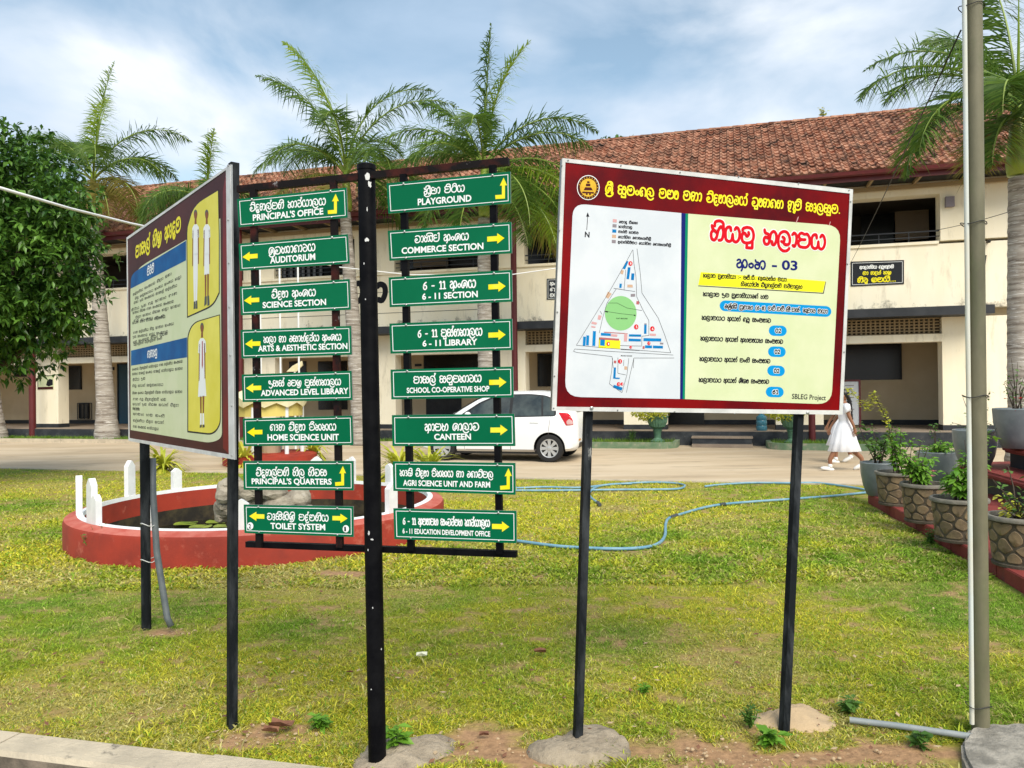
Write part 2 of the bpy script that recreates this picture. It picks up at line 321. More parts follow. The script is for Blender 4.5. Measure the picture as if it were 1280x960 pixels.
M['dead_leaf']=mat('dry_brown_leaf',(.14,.055,.03),(.22,.10,.05),scale=20,rough=.8)
M['paper']=mat('paper_scrap',(.7,.7,.55),rough=.8)
M['plaque']=mat('black_plaque',(.006,.008,.012),rough=.35)
# ---- hand drawn stroke alphabet (letter body 0..1) : glyph -> (width, strokes)
N_=[(.56,.96),(.26,1.02),(.06,.82),(.16,.60),(.38,.55),(.60,.58)]          # small hook at the top left of many letters
GL={
'ක':(1.22,[[(.08,1.02),(.16,.80),(.40,.74),(.56,.52)],[(.40,.45),(.16,.50),(.05,.28),(.18,.02),(.44,.04),(.56,.36),(.66,.78),(.90,.96),(1.12,.78),(1.15,.35),(1.0,.02),(.80,.04),(.76,.24)]]),
'ග':(1.0,[[(.36,.34),(.44,.10),(.24,.0),(.07,.22),(.08,.62),(.30,.95),(.62,.98),(.88,.78),(.94,.40),(.86,.0)],[(.07,.55),(.28,.50),(.42,.62)]]),
'ඛ':(1.12,[N_,[(.34,.56),(.08,.45),(.10,.12),(.35,.0),(.75,.0),(1.02,.2),(1.06,.6),(.88,.93),(.62,.9),(.58,.66),(.80,.55)]]),
'ච':(1.1,[[(.50,.52),(.22,.52),(.05,.30),(.22,.03),(.65,.0),(.98,.2),(1.04,.6),(.82,.95),(.45,.98),(.25,.80),(.08,.95)]]),
'ජ':(1.1,[N_,[(.34,.56),(.06,.42),(.12,.08),(.45,.0),(.80,.05),(1.0,.35),(1.02,.9),(1.02,1.3),(.80,1.22)]]),
'ට':(1.0,[[(.30,.85),(.08,.60),(.10,.18),(.40,.0),(.75,.05),(.95,.35),(.93,.75),(.72,.98),(.48,.95)]]),
'ඩ':(1.1,[N_,[(.34,.56),(.06,.42),(.12,.08),(.45,.0),(.85,.04),(1.04,.35),(1.0,.72),(.72,.80),(.62,.55),(.78,.40)]]),
'ණ':(1.65,[[(.10,.98),(.22,.80),(.45,.62)],[(.55,.55),(.35,.72),(.10,.60),(.05,.28),(.22,.03),(.45,.10),(.58,.45),(.76,.92),(.98,.80),(1.0,.45),(.90,.08),(.70,.12)],[(.98,.75),(1.18,.97),(1.45,.88),(1.56,.50),(1.45,.05),(1.22,.08),(1.2,.3)]]),
'ත':(1.15,[[(.40,.60),(.18,.66),(.05,.40),(.14,.06),(.38,.0),(.52,.25),(.60,.65),(.80,.97),(1.02,.85),(1.09,.48),(1.0,.10),(.80,.02)],[(.08,.62),(.18,.92),(.42,.92)]]),
'ද':(.75,[[(.62,.90),(.35,.98),(.10,.80),(.20,.55),(.50,.55)],[(.30,.55),(.06,.35),(.12,.05),(.40,.02),(.45,.22)],[(.12,.05),(.22,-.28),(.50,-.36),(.72,-.2)]]),
'ධ':(1.1,[[(.50,.50),(.22,.52),(.05,.30),(.22,.03),(.65,.0),(.98,.2),(1.04,.6),(.82,.95),(.62,.93),(.55,.72)],[(.15,.5),(.12,.85),(.34,.97),(.55,.78)]]),
'න':(1.15,[[(.10,1.0),(.18,.78),(.40,.62)],[(.46,.55),(.24,.68),(.06,.45),(.12,.08),(.36,.0),(.54,.25),(.66,.70),(.86,.97),(1.05,.80),(1.09,.45),(.98,.08),(.74,.0)]]),
'ප':(1.12,[[(.58,.94),(.26,1.02),(.06,.82),(.18,.60),(.40,.55),(.66,.57)],[(.34,.56),(.05,.40),(.12,.08),(.45,.0),(.82,.04),(1.04,.30),(1.04,.70),(.84,.97),(.62,.95)]]),
'බ':(1.1,[N_,[(.34,.56),(.06,.42),(.12,.08),(.45,.0),(.80,.04),(1.03,.32),(1.0,.75),(.78,.97),(.55,.85),(.55,.62)]]),
'භ':(1.12,[N_,[(.34,.56),(.08,.40),(.15,.06),(.38,.06),(.48,.35),(.60,.80),(.82,.97),(1.03,.78),(1.05,.35),(.92,.0)],[(.15,.06),(.2,-.25),(.5,-.3)]]),
'ම':(1.15,[[(.34,.62),(.50,.44),(.66,.60),(.62,.74)],[(.36,.62),(.16,.66),(.05,.38),(.18,.04),(.60,-.02),(.98,.16),(1.08,.58),(.90,.98),(.52,1.08),(.16,.98),(.10,.84)]]),
'ය':(1.32,[[(.50,.74),(.44,.98),(.20,.96),(.06,.76),(.04,.50),(.10,.12),(.34,-.02),(.58,.10),(.66,.50)],[(.66,.45),(.74,.08),(.98,-.02),(1.20,.18),(1.27,.58),(1.14,.92),(.96,1.0),(.84,.84)]]),
'ර':(.88,[[(.50,.56),(.22,.56),(.06,.32),(.20,.03),(.55,.0),(.80,.25),(.80,.62),(.58,.93),(.30,1.05),(.12,1.0)]]),
'ල':(1.15,[[(.40,.62),(.58,.50),(.50,.24),(.30,.30)],[(.62,.10),(.98,.14),(1.06,.52),(.85,.92),(.50,1.02),(.15,.82),(.02,.36),(.12,-.10),(.45,-.36),(.82,-.34),(1.04,-.16)],[(.50,.26),(.60,.10),(.80,.06)]]),
'ළ':(1.15,[[(.34,.56),(.52,.60),(.50,.30),(.22,.30)],[(.34,.98),(.10,.85),(.08,.40),(.28,.05),(.60,.05),(.72,.40),(.62,.75)],[(.62,.75),(.95,.85),(1.05,.40),(.80,-.15),(.40,-.32),(.15,-.2)]]),
'ව':(1.08,[[(.30,.30),(.46,.44),(.32,.60),(.12,.50),(.05,.28),(.22,.0),(.62,-.02),(.94,.18),(1.02,.6),(.80,.97),(.40,1.04),(.12,.92)]]),
'ශ':(1.1,[[(.36,.34),(.44,.10),(.24,.0),(.07,.22),(.08,.62),(.30,.95),(.68,.98),(.97,.78),(1.03,.40),(.92,.0)],[(.42,.25),(.50,.62),(.70,.66),(.76,.40),(.62,.25),(.50,.40)]]),
'ෂ':(1.12,[N_,[(.34,.56),(.06,.42),(.12,.08),(.45,.0),(.82,.03),(1.04,.28),(1.04,.68),(.84,.97)],[(.60,.0),(.62,.40),(.95,.50)]]),
'ස':(1.3,[N_,[(.34,.56),(.06,.42),(.10,.10),(.32,.0),(.56,.12),(.64,.52)],[(.64,.45),(.72,.10),(.95,.0),(1.18,.22),(1.2,.62),(1.0,.92),(.78,.85),(.80,.64),(1.18,.55)]]),
'හ':(1.15,[N_,[(.34,.56),(.06,.40),(.14,.04),(.38,.02),(.50,.32),(.62,.75),(.84,.97),(1.05,.80),(1.09,.42),(.98,.05),(.78,.02)]]),
'අ':(1.2,[[(.06,.86),(.24,.98),(.42,.84),(.30,.60),(.12,.52)],[(.30,.58),(.06,.42),(.08,.12),(.30,.02),(.52,.20),(.62,.60)],[(.50,.62),(.60,.30),(.62,-.10),(.52,-.34)],[(.60,.50),(.76,.92),(1.0,.92),(1.14,.52),(1.04,.10),(.80,.10),(.72,.34)]]),
'උ':(1.0,[[(.35,.62),(.50,.80),(.30,.98),(.10,.84),(.16,.52),(.50,.42),(.84,.42),(.94,.10),(.78,-.22),(.45,-.30),(.18,-.12)]]),
'ඉ':(1.05,[[(.15,.95),(.30,.70),(.60,.78),(.60,.50),(.30,.52)],[(.10,.60),(.08,.15),(.45,.0),(.88,.12),(.98,.55),(.80,.85)],[(.2,.1),(.3,-.3),(.7,-.3)]]),
'එ':(1.08,[[(.55,.50),(.28,.56),(.08,.34),(.18,.04),(.58,.0),(.95,.2),(1.0,.62),(.78,.95),(.40,1.0),(.10,.98),(.08,.72)]]),
'ඔ':(1.15,[[(.58,.45),(.32,.52),(.20,.32),(.36,.18),(.58,.28),(.72,.60)],[(.40,.98),(.10,.80),(.05,.35),(.25,.02),(.70,.0),(1.05,.25),(1.05,.70),(.80,.98),(.60,.85)]]),
'ා':(.50,[[(.04,.84),(.20,.98),(.40,.82),(.42,.40),(.28,.02),(.10,.08)]]),
'ැ':(.50,[[(.04,.84),(.20,.98),(.34,.82),(.34,.20),(.22,-.12),(.04,.02)],[(.34,.45),(.12,.40)]]),
'ෙ':(.85,[[(.42,.34),(.46,.56),(.22,.58),(.06,.32),(.18,.04),(.48,.0),(.74,.24),(.76,.64),(.56,.95),(.28,.98)]]),
'ං':(.62,[[(.34,.56),(.10,.48),(.10,.22),(.30,.08),(.50,.22),(.50,.48),(.30,.62)]]),
'ෘ':(.60,[[(.06,.92),(.30,.96),(.44,.74),(.20,.55),(.44,.48),(.46,.10),(.16,.02)]]),
'Y':(.62,[[(.02,.10),(.02,.70),(.16,.97),(.34,.80),(.20,.52)],[(.10,.05),(.36,.0),(.54,.20),(.56,.70),(.40,.96)]]),
'1':(.52,[[(.06,.84),(.30,1.0),(.30,.0)],[(.10,.0),(.50,.0)],[(.30,.98),(.31,.02)]]),
'6':(.72,[[(.60,.98),(.28,.80),(.10,.42),(.18,.06),(.44,.0),(.64,.22),(.56,.52),(.32,.58),(.13,.42)]]),
'0':(.80,[[(.38,1.0),(.12,.80),(.08,.40),(.24,.03),(.52,.0),(.70,.3),(.68,.75),(.38,1.0)]]),
'2':(.76,[[(.10,.75),(.25,.98),(.55,.92),(.60,.62),(.30,.25),(.08,.03)],[(.08,.03),(.66,.03)]]),
'3':(.76,[[(.10,.84),(.35,1.0),(.60,.80),(.50,.55),(.28,.53)],[(.45,.53),(.66,.30),(.48,.02),(.22,.0),(.06,.14)]]),
'8':(.76,[[(.38,.54),(.12,.75),(.36,1.0),(.62,.76),(.38,.54),(.08,.24),(.36,.0),(.68,.24),(.38,.54)]]),
'-':(.62,[[(.10,.45),(.50,.45)]]),'.':(.34,[[(.14,.04),(.17,.04)]]),',':(.34,[[(.16,.06),(.08,-.15)]]),
':':(.34,[[(.14,.14),(.17,.14)],[(.14,.66),(.17,.66)]]),'(':(.4,[[(.34,1.1),(.12,.6),(.14,.2),(.34,-.15)]]),')':(.4,[[(.06,1.1),(.28,.6),(.26,.2),(.06,-.15)]]),
' ':(.62,[]),
}
HAL='\u0dca';ZW='\u200d'
def shift(st,dx,dy=0,sx=1,sy=1):return [[(x*sx+dx,y*sy+dy) for x,y in s] for s in st]
def layout(text):
    """strokes of a whole line, pen moving right"""
    out=[];x=0.;i=0;n=len(text);rep=False
    marks='\u0dd2\u0dd3\u0dd4\u0dd6\u0dcf\u0dd0\u0dd9\u0dda\u0ddc\u0ddd\u0dde\u0dd8\u0d82'
    while i<n:
        c=text[i];i+=1
        if c not in GL and c!='ඒ' and c!='ආ' and c!='ඇ' and c!='ඤ':continue
        if c=='ර' and text[i:i+2]==HAL+ZW and i+2<n and text[i+2] not in 'යර':
            rep=True;i+=2;continue
        base=c;ra=False;ya=False;post=[];pre=False;above=None;below=None;hal=False
        if c=='ඒ':base='එ';hal=True
        if c=='ආ':base='අ';post.append('ා')
        if c=='ඇ':base='අ';post.append('ැ')
        while i<n:
            if text[i:i+3]==HAL+ZW+'ර':ra=True;i+=3
            elif text[i:i+3]==HAL+ZW+'ය':ya=True;i+=3
            elif text[i]==HAL:hal=True;i+=1
            elif text[i] in marks:
                m=text[i];i+=1
                if m in '\u0dd2\u0dd3':above=m
                elif m in '\u0dd4\u0dd6':below=m
                elif m=='\u0dd9':pre=True
                elif m=='\u0dda':pre=True;hal=True
                elif m in '\u0ddc\u0ddd\u0dde':
                    pre=True;post.append('ා')
                    if m=='\u0ddd':hal='post'
                elif m=='\u0dcf':post.append('ා')
                elif m=='\u0dd0':post.append('ැ')
                elif m=='\u0dd8':post.append('ෘ')
                elif m=='\u0d82':post.append('ං')
            elif text[i]==ZW:i+=1
            else:break
        if pre:
            w,st=GL['ෙ'];out+=shift(st,x);x+=w+.06
        w,st=GL[base];out+=shift(st,x)
        L=x;R=x+w
        if above:
            k=[(L+w*.30,.97),(L+w*.34,1.26),(L+w*.66,1.36),(R-.10,1.22),(R-.06,.80)]
            if above=='\u0dd3':k+=[(R-.2,1.0),(R-.3,1.2)]
            out.append(k)
        if below:
            if base in 'කගතභශ':out.append([(R-.14,.05),(R-.05,-.22),(R+.16,-.25),(R+.14,-.02)])
            else:
                out.append([(R-.16,.12),(R-.15,-.34)]);out.append([(R-.15,-.36),(L+w*.42,-.36)]);out.append([(L+w*.44,-.36),(L+w*.44,-.18)])
            if below=='\u0dd6':out.append([(R-.15,-.36),(R+.06,-.44),(R+.1,-.2)])
        if ra:out.append([(L+.06,-.10),(L+w*.3,-.36),(L+w*.72,-.36),(R,-.12),(R+.02,.1)])
        if rep:out.append([(L+.3,1.12),(L+.5,1.2),(L+.62,1.36),(L+.38,1.42),(L+.42,1.15),(L+.8,1.38)]);rep=False
        if hal is True:
            if base in 'චවමබටඩඑධඛ':out.append([(L+w*.35,.97),(L+w*.30,1.26),(L+w*.62,1.42),(L+w*.85,1.25),(L+w*.62,1.12)])
            else:out.append([(R-.28,.92),(R-.16,1.18),(R+.02,1.42),(R-.2,1.40)])
        x=R+.09
        if ya:
            w,st=GL['Y'];out+=shift(st,x);x+=w+.07
        for p in post:
            w,st=GL[p];out+=shift(st,x);x+=w+.07
            if hal=='post' and p=='ා':out.append([(x-.25,.92),(x-.15,1.2),(x,1.4),(x-.2,1.4)])
    return out,x-.09
def spline(p,n=5):
    if len(p)==2:return list(p)
    P=[p[0]]+list(p)+[p[-1]];o=[]
    for i in range(1,len(P)-2):
        a,b,c,d=P[i-1:i+3]
        for j in range(n):
            t=j/n;t2=t*t;t3=t2*t
            o.append(tuple(.5*(2*b[k]+(c[k]-a[k])*t+(2*a[k]-5*b[k]+4*c[k]-d[k])*t2+(3*b[k]-a[k]-3*c[k]+d[k])*t3) for k in (0,1)))
    o.append(p[-1]);return o
# ------------------------------------------------ lettering on planes
def ribbon(mb,pts2,w,fn,m,off):
    n=len(pts2); vs=[]; fs=[]
    for i,(x,y) in enumerate(pts2):
        a=pts2[max(0,i-1)]; c=pts2[min(n-1,i+1)]; dx,dy=c[0]-a[0],c[1]-a[1]; l=math.hypot(dx,dy) or 1; nx,ny=-dy/l*w,dx/l*w
        vs.append(fn(x+nx,y+ny,off)); vs.append(fn(x-nx,y-ny,off))
        if i: fs.append((2*i-2,2*i-1,2*i+1,2*i))
    for e,i0,sg in ((0,0,-1),(n-1,n-1,1)):      # round ends
        a=pts2[max(0,e-1)]; c=pts2[min(n-1,e+1)]; an=math.atan2(c[1]-a[1],c[0]-a[0]); b=len(vs); vs.append(fn(*pts2[e],off))
        k=3
        for j in range(k+1):
            t=an+(math.pi/2-math.pi*j/k)*sg if sg>0 else an+math.pi/2+math.pi*j/k
            vs.append(fn(pts2[e][0]+w*math.cos(t),pts2[e][1]+w*math.sin(t),off))
        for j in range(k): fs.append((b,b+1+j,b+2+j))
    mb.add(vs,fs,m)
def frame2(pl,p0,p1,hpx):
    a=pl.at(*p0); b=pl.at(*p1); ex=(b-a); W_=ex.length; ex.normalize(); up=pl.n.cross(ex); 
    if up.z<0: up=-up
    h=(pl.at((p0[0]+p1[0])/2,(p0[1]+p1[1])/2-hpx)-pl.at((p0[0]+p1[0])/2,(p0[1]+p1[1])/2)).dot(up)
    return (lambda x,y,o: a+ex*x+up*y+pl.n*o),W_,h
def sinhala(mb,pl,s,p0,p1,hpx,w=.10,m=0,off=.001,k=4):
    st,tw=layout(s); fn,W_,h=frame2(pl,p0,p1,hpx); sx=W_/tw
    for i,q in enumerate(st):
        ribbon(mb,[(x*sx,y*h) for x,y in spline(q,k)],w*h,fn,m,off+(i%7)*.00004)
def latin(mb,pl,s,p0,p1,hpx,m=0,off=.001,bold=.03):
    cu=bpy.data.curves.new('lettering','FONT'); cu.body=s; cu.resolution_u=3; cu.offset=bold; cu.fill_mode='FRONT'
    o=bpy.data.objects.new('lettering',cu); COL.objects.link(o)
    dg=bpy.context.evaluated_depsgraph_get(); me=bpy.data.meshes.new_from_object(o.evaluated_get(dg))
    xs=[v.co.x for v in me.vertices]; x0,x1=min(xs),max(xs); fn,W_,h=frame2(pl,p0,p1,hpx)
    H=.729; sx=W_/(x1-x0)
    mb.add([fn((v.co.x-x0)*sx,v.co.y/H*h,off) for v in me.vertices],[tuple(p.vertices) for p in me.polygons],m)
    bpy.data.objects.remove(o); bpy.data.curves.remove(cu); bpy.data.meshes.remove(me)
def poly(mb,pl,pts,off=.0008,m=0): mb.add([pl.at(x,y,off) for x,y in pts],[tuple(range(len(pts)))],m)
def line(mb,pl,pts,wpx,off=.0012,m=0):
    for a,b in zip(pts[:-1],pts[1:]):
        dx,dy=b[0]-a[0],b[1]-a[1]; l=math.hypot(dx,dy) or 1; nx,ny=-dy/l*wpx/2,dx/l*wpx/2
        poly(mb,pl,[(a[0]+nx,a[1]+ny),(b[0]+nx,b[1]+ny),(b[0]-nx,b[1]-ny),(a[0]-nx,a[1]-ny)],off,m)
def disc(c,rx,ry,n=24): return [(c[0]+rx*math.cos(2*math.pi*i/n),c[1]+ry*math.sin(2*math.pi*i/n)) for i in range(n)]
def rounded(c,r,n=5):
    o=[]; k=len(c)
    for i in range(k):
        if not r[i]: o.append(c[i]); continue
        p=Vector((*c[i],0)); a=(Vector((*c[i-1],0))-p); b=(Vector((*c[(i+1)%k],0))-p); rr=min(r[i],a.length/2,b.length/2); a.normalize(); b.normalize()
        for j in range(n+1):
            t=j/n; q=(1-t)**2*(p+a*rr)+2*t*(1-t)*p+t*t*(p+b*rr); o.append((q.x,q.y))
    return o
def screw(parent,pl,px,py,off=.002,r=.006,name='screw'):
    c=pl.at(px,py,off); mb=MB(); mb.tube([c,c+pl.n*.004,c+pl.n*.006],[r,r,r*.4],8); return mb.build(name,M['screw'],parent)
# ================================================ DIRECTION SIGNPOST
base=G(472,957); 
SP=Plane((-1.227,3.452,2.464),(0.96142,-0.27496,.008),(-.005,-.0207,1))     # plane of the sign faces
sign=thing('direction_signpost',base,'black steel direction signpost carrying sixteen green arrow signs in two columns','signpost')
yq=SP.ex.cross(Vector((0,0,1)))  # towards the back
back=-SP.n
top=SP.at(458,212,-.045); top.z+=.0
mb=MB(); mb.tube([base-Vector((0,0,.05)),base+(top-base)*.5,top],[.038]*3,20); mb.tube([top-Vector((0,0,.004)),top+Vector((0,0,.018)),top+Vector((0,0,.024))],[.041,.041,.03],20)
mb.build('pole',[M['black_steel']],sign,smooth=True,auto=40)
for (a,b,nm,mt,hh) in (((298,237),(636,202),'top_crossbar','rust_steel',.030),((309,680),(646,692.5),'bottom_crossbar','black_steel',.026)):
    mb=MB(); mb.bar(SP.at(*a,-.035),SP.at(*b,-.035),.028,hh); mb.build(nm,M[mt],sign)
for (a,b,nm) in (((317,237),(324.5,684),'upright'),((417,226),(425,684),'upright'),((504.5,218),(514,688),'upright'),((616,207),(625,692),'upright')):
    mb=MB(); mb.bar(SP.at(*a,-.018),SP.at(*b,-.018),.028,.022,up=SP.n); mb.build(nm,M['rust_steel' if a[0]<430 else 'black_steel'],sign)
SIGNS=[ # corners TL TR BR BL, sinhala (text,x0,x1,y0,y1,h), latin, arrows, label
 ([(296.5,249),(433,234.5),(434.6,272),(298.5,284)],("විදුහල්පති කාර්යාලය",312.8,407.5,264,255.8,7.6),("PRINCIPAL'S OFFICE",316.5,404.5,276,267.8,8),['u414'],'green sign to the principal\'s office with a yellow bent arrow, top of the left column'),
 ([(298.4,304.8),(434.9,292.8),(437,329.4),(300,338.5)],("ශ්‍රවණාගාරය",336.5,394.5,318.3,313,8),("AUDITORIUM",338,394.5,329.3,324.5,8),['l303'],'green auditorium sign with a yellow arrow to the left'),
 ([(299.8,358.2),(437,348.8),(438.4,387),(301.5,394)],("විද්‍යා අංශය",340,395,372.5,369.5,7.6),("SCIENCE SECTION",328.7,408,385,381,7.6),['l305'],'green science section sign with a yellow arrow to the left'),
 ([(301,412.4),(438.8,407.4),(439.8,443.3),(302,448)],("කලා හා සෞන්දර්ය අංශය",330,427,428.3,425,6.8),("ARTS & AESTHETIC SECTION",323,434.6,439.3,436,7.4),['l306.5'],'green arts and aesthetic section sign, fourth from the top on the left'),
 ([(302.4,468.2),(439.5,463.5),(440.5,500),(303.4,502.6)],("උසස් පෙළ පුස්තකාලය",336,426.5,483,481,6.8),("ADVANCED LEVEL LIBRARY",326.5,436,494.8,492,7.4),['l307.5'],'green advanced level library sign, fifth on the left'),
 ([(303.6,523.3),(440.5,519.3),(441.6,556.3),(304.5,557.7)],("ගෘහ විද්‍යා ඒකකය",338,420.5,538,537.5,7.2),("HOME SCIENCE UNIT",334.8,424,550.3,550,7.8),['l309'],'green home science unit sign, sixth on the left'),
 ([(304,576.3),(441.6,576.3),(442,613),(304.8,612.2)],("විදුහල්පති නිල නිවස",320.5,409,594.5,594.5,7.2),("PRINCIPAL'S QUARTERS",315,415,604.8,605.4,7.2),['u423'],'green sign to the principal\'s quarters with a yellow bent arrow, seventh on the left'),
 ([(304.8,630.8),(441.6,633),(441.9,671.3),(305.8,666.3)],("වැසිකිළි පද්ධතිය",334.3,411,649,651.3,7),("TOILET SYSTEM",338.6,407,660.7,662.5,7.6),['l311.5','r434.5','c2','c1'],'green toilet system sign with two yellow arrows and circled numbers, bottom of the left column'),
 ([(483.4,229.3),(638,214.5),(638.5,254.1),(485.5,267.2)],("ක්‍රීඩා පිටිය",530.2,581,243.2,239.2,7.4),("PLAYGROUND",522.5,589.5,256.6,251.5,8.2),['u624'],'green playground sign with a yellow bent arrow, top of the right column'),
 ([(484.8,288.6),(639.2,277.4),(639.9,316.5),(486.9,325.9)],("වාණිජ අංශය",518.8,586,303.3,299.5,7.6),("COMMERCE SECTION",502.3,604.5,317.3,311.3,8),['r630.5'],'green commerce section sign with a yellow arrow to the right'),
 ([(485.9,346.8),(639.8,337.4),(640.6,377),(487.2,384)],("6 - 11 අංශය",529,595,362,359,8.6),("6 - 11 SECTION",528,597.5,374.5,371.2,7.8),['r632'],'green 6 - 11 section sign, third from the top on the right'),
 ([(486.9,404.5),(640.2,398.4),(640.9,437.5),(488.3,442)],("6 - 11 පුස්තකාලය",522.5,603,421.5,419,8.2),("6 - 11 LIBRARY",528.5,597,432.9,430.8,7.6),['r632'],'green 6 - 11 library sign, fourth from the top on the right'),
 ([(488.3,462),(641.3,458.2),(642,496.7),(489.3,499.2)],("පාසල් සමුපකාරය",517.5,602,479,477,7.8),("SCHOOL CO-OPERATIVE SHOP",508.8,612,491.2,489,6.8),['r633'],'green school co-operative shop sign with a yellow arrow to the right'),
 ([(490,518.9),(643,517.2),(644,557.6),(490.7,557.6)],("ආපන ශාලාව",531.5,599,538.3,537.5,8),("CANTEEN",543,589,549.6,549.3,7.6),['r634.5'],'green canteen sign with a yellow arrow to the right'),
 ([(491,576.8),(644.1,578.7),(644.4,618.5),(491.8,613.6)],("කෘෂි විද්‍යා ඒකකය හා ගොවිපල",500.2,616.6,594.6,597,6.8),("AGRI SCIENCE UNIT AND FARM",504.2,613,606.7,609.2,7.2),['u630'],'green agri science unit and farm sign, seventh on the right'),
 ([(491.8,635.4),(645.4,638.6),(645.8,679),(493,673.8)],("6 - 11 අධ්‍යාපන සංවර්ධන කාර්යාලය",504,612.5,655,658,7.4),("6 - 11 EDUCATION DEVELOPMENT OFFICE",503.5,613,666.4,670.4,6.4),['r636.5'],'green 6 - 11 education development office sign, bottom of the right column')]
def lerp2(c,u,v):
    (ax,ay),(bx,by),(cx,cy),(dx,dy)=c
    return ((ax*(1-u)+bx*u)*(1-v)+(dx*(1-u)+cx*u)*v,(ay*(1-u)+by*u)*(1-v)+(dy*(1-u)+cy*u)*v)
for C_,si,la,ar,lab in SIGNS:
    P_=[SP.at(*c) for c in C_]
    mb=MB(); mb.prism(P_,back*.006,1,1)
    # rim folded back all round, and the painted face a hair in front
    mb.add([p+SP.n*.0012 for p in P_],[(0,1,2,3)],0)
    pan=mb.build('sign_panel',[M['sign_green'],M['sign_back']],sign); tag(pan,lab)
    mb=MB(); d=.0022; u0,u1,v0,v1=.018,.982,.075,.925; tu,tv=.0055,.021
    for (a,b,c,e) in ((u0,u1,v0,v0+tv),(u0,u1,v1-tv,v1),(u0,u0+tu,v0+tv,v1-tv),(u1-tu,u1,v0+tv,v1-tv)):
        poly(mb,SP,[lerp2(C_,a,c),lerp2(C_,b,c),lerp2(C_,b,e),lerp2(C_,a,e)],d)
    mb.build('border_line',M['white_print'],pan)
    mb=MB(); s,x0,x1,y0,y1,h=si; sinhala(mb,SP,s,(x0,y0),(x1,y1),h*1.05,w=.088,off=d); mb.build('sinhala_lettering',M['white_print'],pan)
    mb=MB(); s,x0,x1,y0,y1,h=la; latin(mb,SP,s,(x0,y0),(x1,y1),h,off=d,bold=.030); mb.build('english_lettering',M['white_print'],pan)
    sl=(C_[1][1]-C_[0][1])/(C_[1][0]-C_[0][0])*.5+(C_[2][1]-C_[3][1])/(C_[2][0]-C_[3][0])*.5
    for a in ar:
        mb=MB()
        if a[0] in 'lr':
            x=float(a[1:]); t=(x-C_[0][0])/(C_[1][0]-C_[0][0]); yc=lerp2(C_,t,.5)[1]
            if len(ar)>1: yc=lerp2(C_,t,.40)[1]
            q=-1 if a[0]=='l' else 1; L0,hh=(19,5.8) if x<450 else (21.5,6.6)
            A=[(0,0),(-9*1.0,hh),(-9,hh*.48),(-L0,hh*.48),(-L0,-hh*.48),(-9,-hh*.48),(-9,-hh)]
            poly(mb,SP,[(x+q*p[0]+(0),yc+p[1]+sl*q*p[0]) for p in A],d+.0002)
        elif a[0]=='u':
            x=float(a[1:])+5.5; t=(x-C_[0][0])/(C_[1][0]-C_[0][0]); y1=lerp2(C_,t,.83)[1]; y0=lerp2(C_,t,.17)[1]; k=(y1-y0)/24.5
            A=[(0,0),(4*k,9*k),(1.6*k,9*k),(1.6*k,24.5*k),(-9.5*k,25.2*k),(-9.8*k,20.6*k),(-2.0*k,20*k),(-2.0*k,9.2*k),(-4.4*k,9.4*k)]
            # concave outline: split into head and the two legs
            q=[(x+p[0],y0+p[1]) for p in A]
            poly(mb,SP,[q[0],q[1],q[8]],d+.0002); poly(mb,SP,[q[2],q[3],(x-2*k,y0+24.7*k),q[7]],d+.0002); poly(mb,SP,[(x-2*k,y0+24.7*k),q[4],q[5],q[6]],d+.0002)
        else:
            cc={'c2':(312.8,657.5),'c1':(432.3,661)}[a]
            poly(mb,SP,disc(cc,3.9,4.6),d+.0002,0)
            mb.build('number_disc',M['white_print'],pan); mb=MB(); latin(mb,SP,a[1],(cc[0]-1.5,cc[1]+2.7),(cc[0]+(1.5 if a=='c2' else .7),cc[1]+2.7),5.6,off=d+.0005); mb.build('number',M['black_print'],pan); continue
        mb.build('arrow',M['yellow_print'],pan)
    for u in (.135,.855):
        for v in (.06,.94): screw(pan,SP,*lerp2(C_,u,v),off=.002,r=.0045)
ua=(top-base)
def chip(cx,cy,rx,ry,seed):
    rr=random.Random(seed); mb=MB(); n=11; vs=[]
    for i in range(-1,n):
        a=2*math.pi*i/n; f=0 if i<0 else rr.uniform(.55,1.15); px=cx+rx*f*math.cos(a); py=cy+ry*f*math.sin(a)
        t=(958-py)/(958-212); ax_=base+ua*t; s=max(-.95,min(.95,(px-(472-14*t))/11.3)); vs.append(ax_+Vector((s,-math.sqrt(1-s*s),0))*.0386)
    mb.add(vs,[(0,i+1,(i+1)%n+1) for i in range(n)]); mb.build('paint_chip',M['alu'],sign)
for i,q in enumerate(((461,224,3.0,6),(464,233,2.2,5),(460.5,303.5,2.6,3),(457,333,.9,1.6),(459,378,.9,1.2),(463,668,1.4,2.6),(467,676,2,1.3),(462,689,1,2),(468,760,.8,1.4),(478,812,.7,1.5),(466,860,.8,1.1),(461,265,.8,3))): chip(*q,i)
# small lump of mortar around the foot
mb=MB(); mb.blob((base.x+.10,base.y+.05,-.04),(.29,.16,.085),3,.25,48,24); craggy(mb,.03,9); o=mb.build('concrete_footing',M['footing'],smooth=True); tag(o,'rough flat concrete footing at the foot of the black signpost','concrete footing')
# ================================================ ZONE PLAN BOARD (right)
ZP=Plane((.239,3.45,2.63),(0.96237,0.26978,-.0325),(.0525,-.0184,.9984))
zb=thing('plan_board',G(722,930),'maroon and cream zone plan board on two black posts with a printed map','sign board')
oc=[(703,198),(1066,237),(1053,518),(690,513)]
mb=MB(); P_=[ZP.at(*c,0) for c in oc]; mb.prism(P_,-ZP.n*.03,1,1); mb.add([p+ZP.n*.001 for p in P_],[(0,1,2,3)],0)
panel=mb.build('panel',[M['maroon_print'],M['sign_back']],zb)
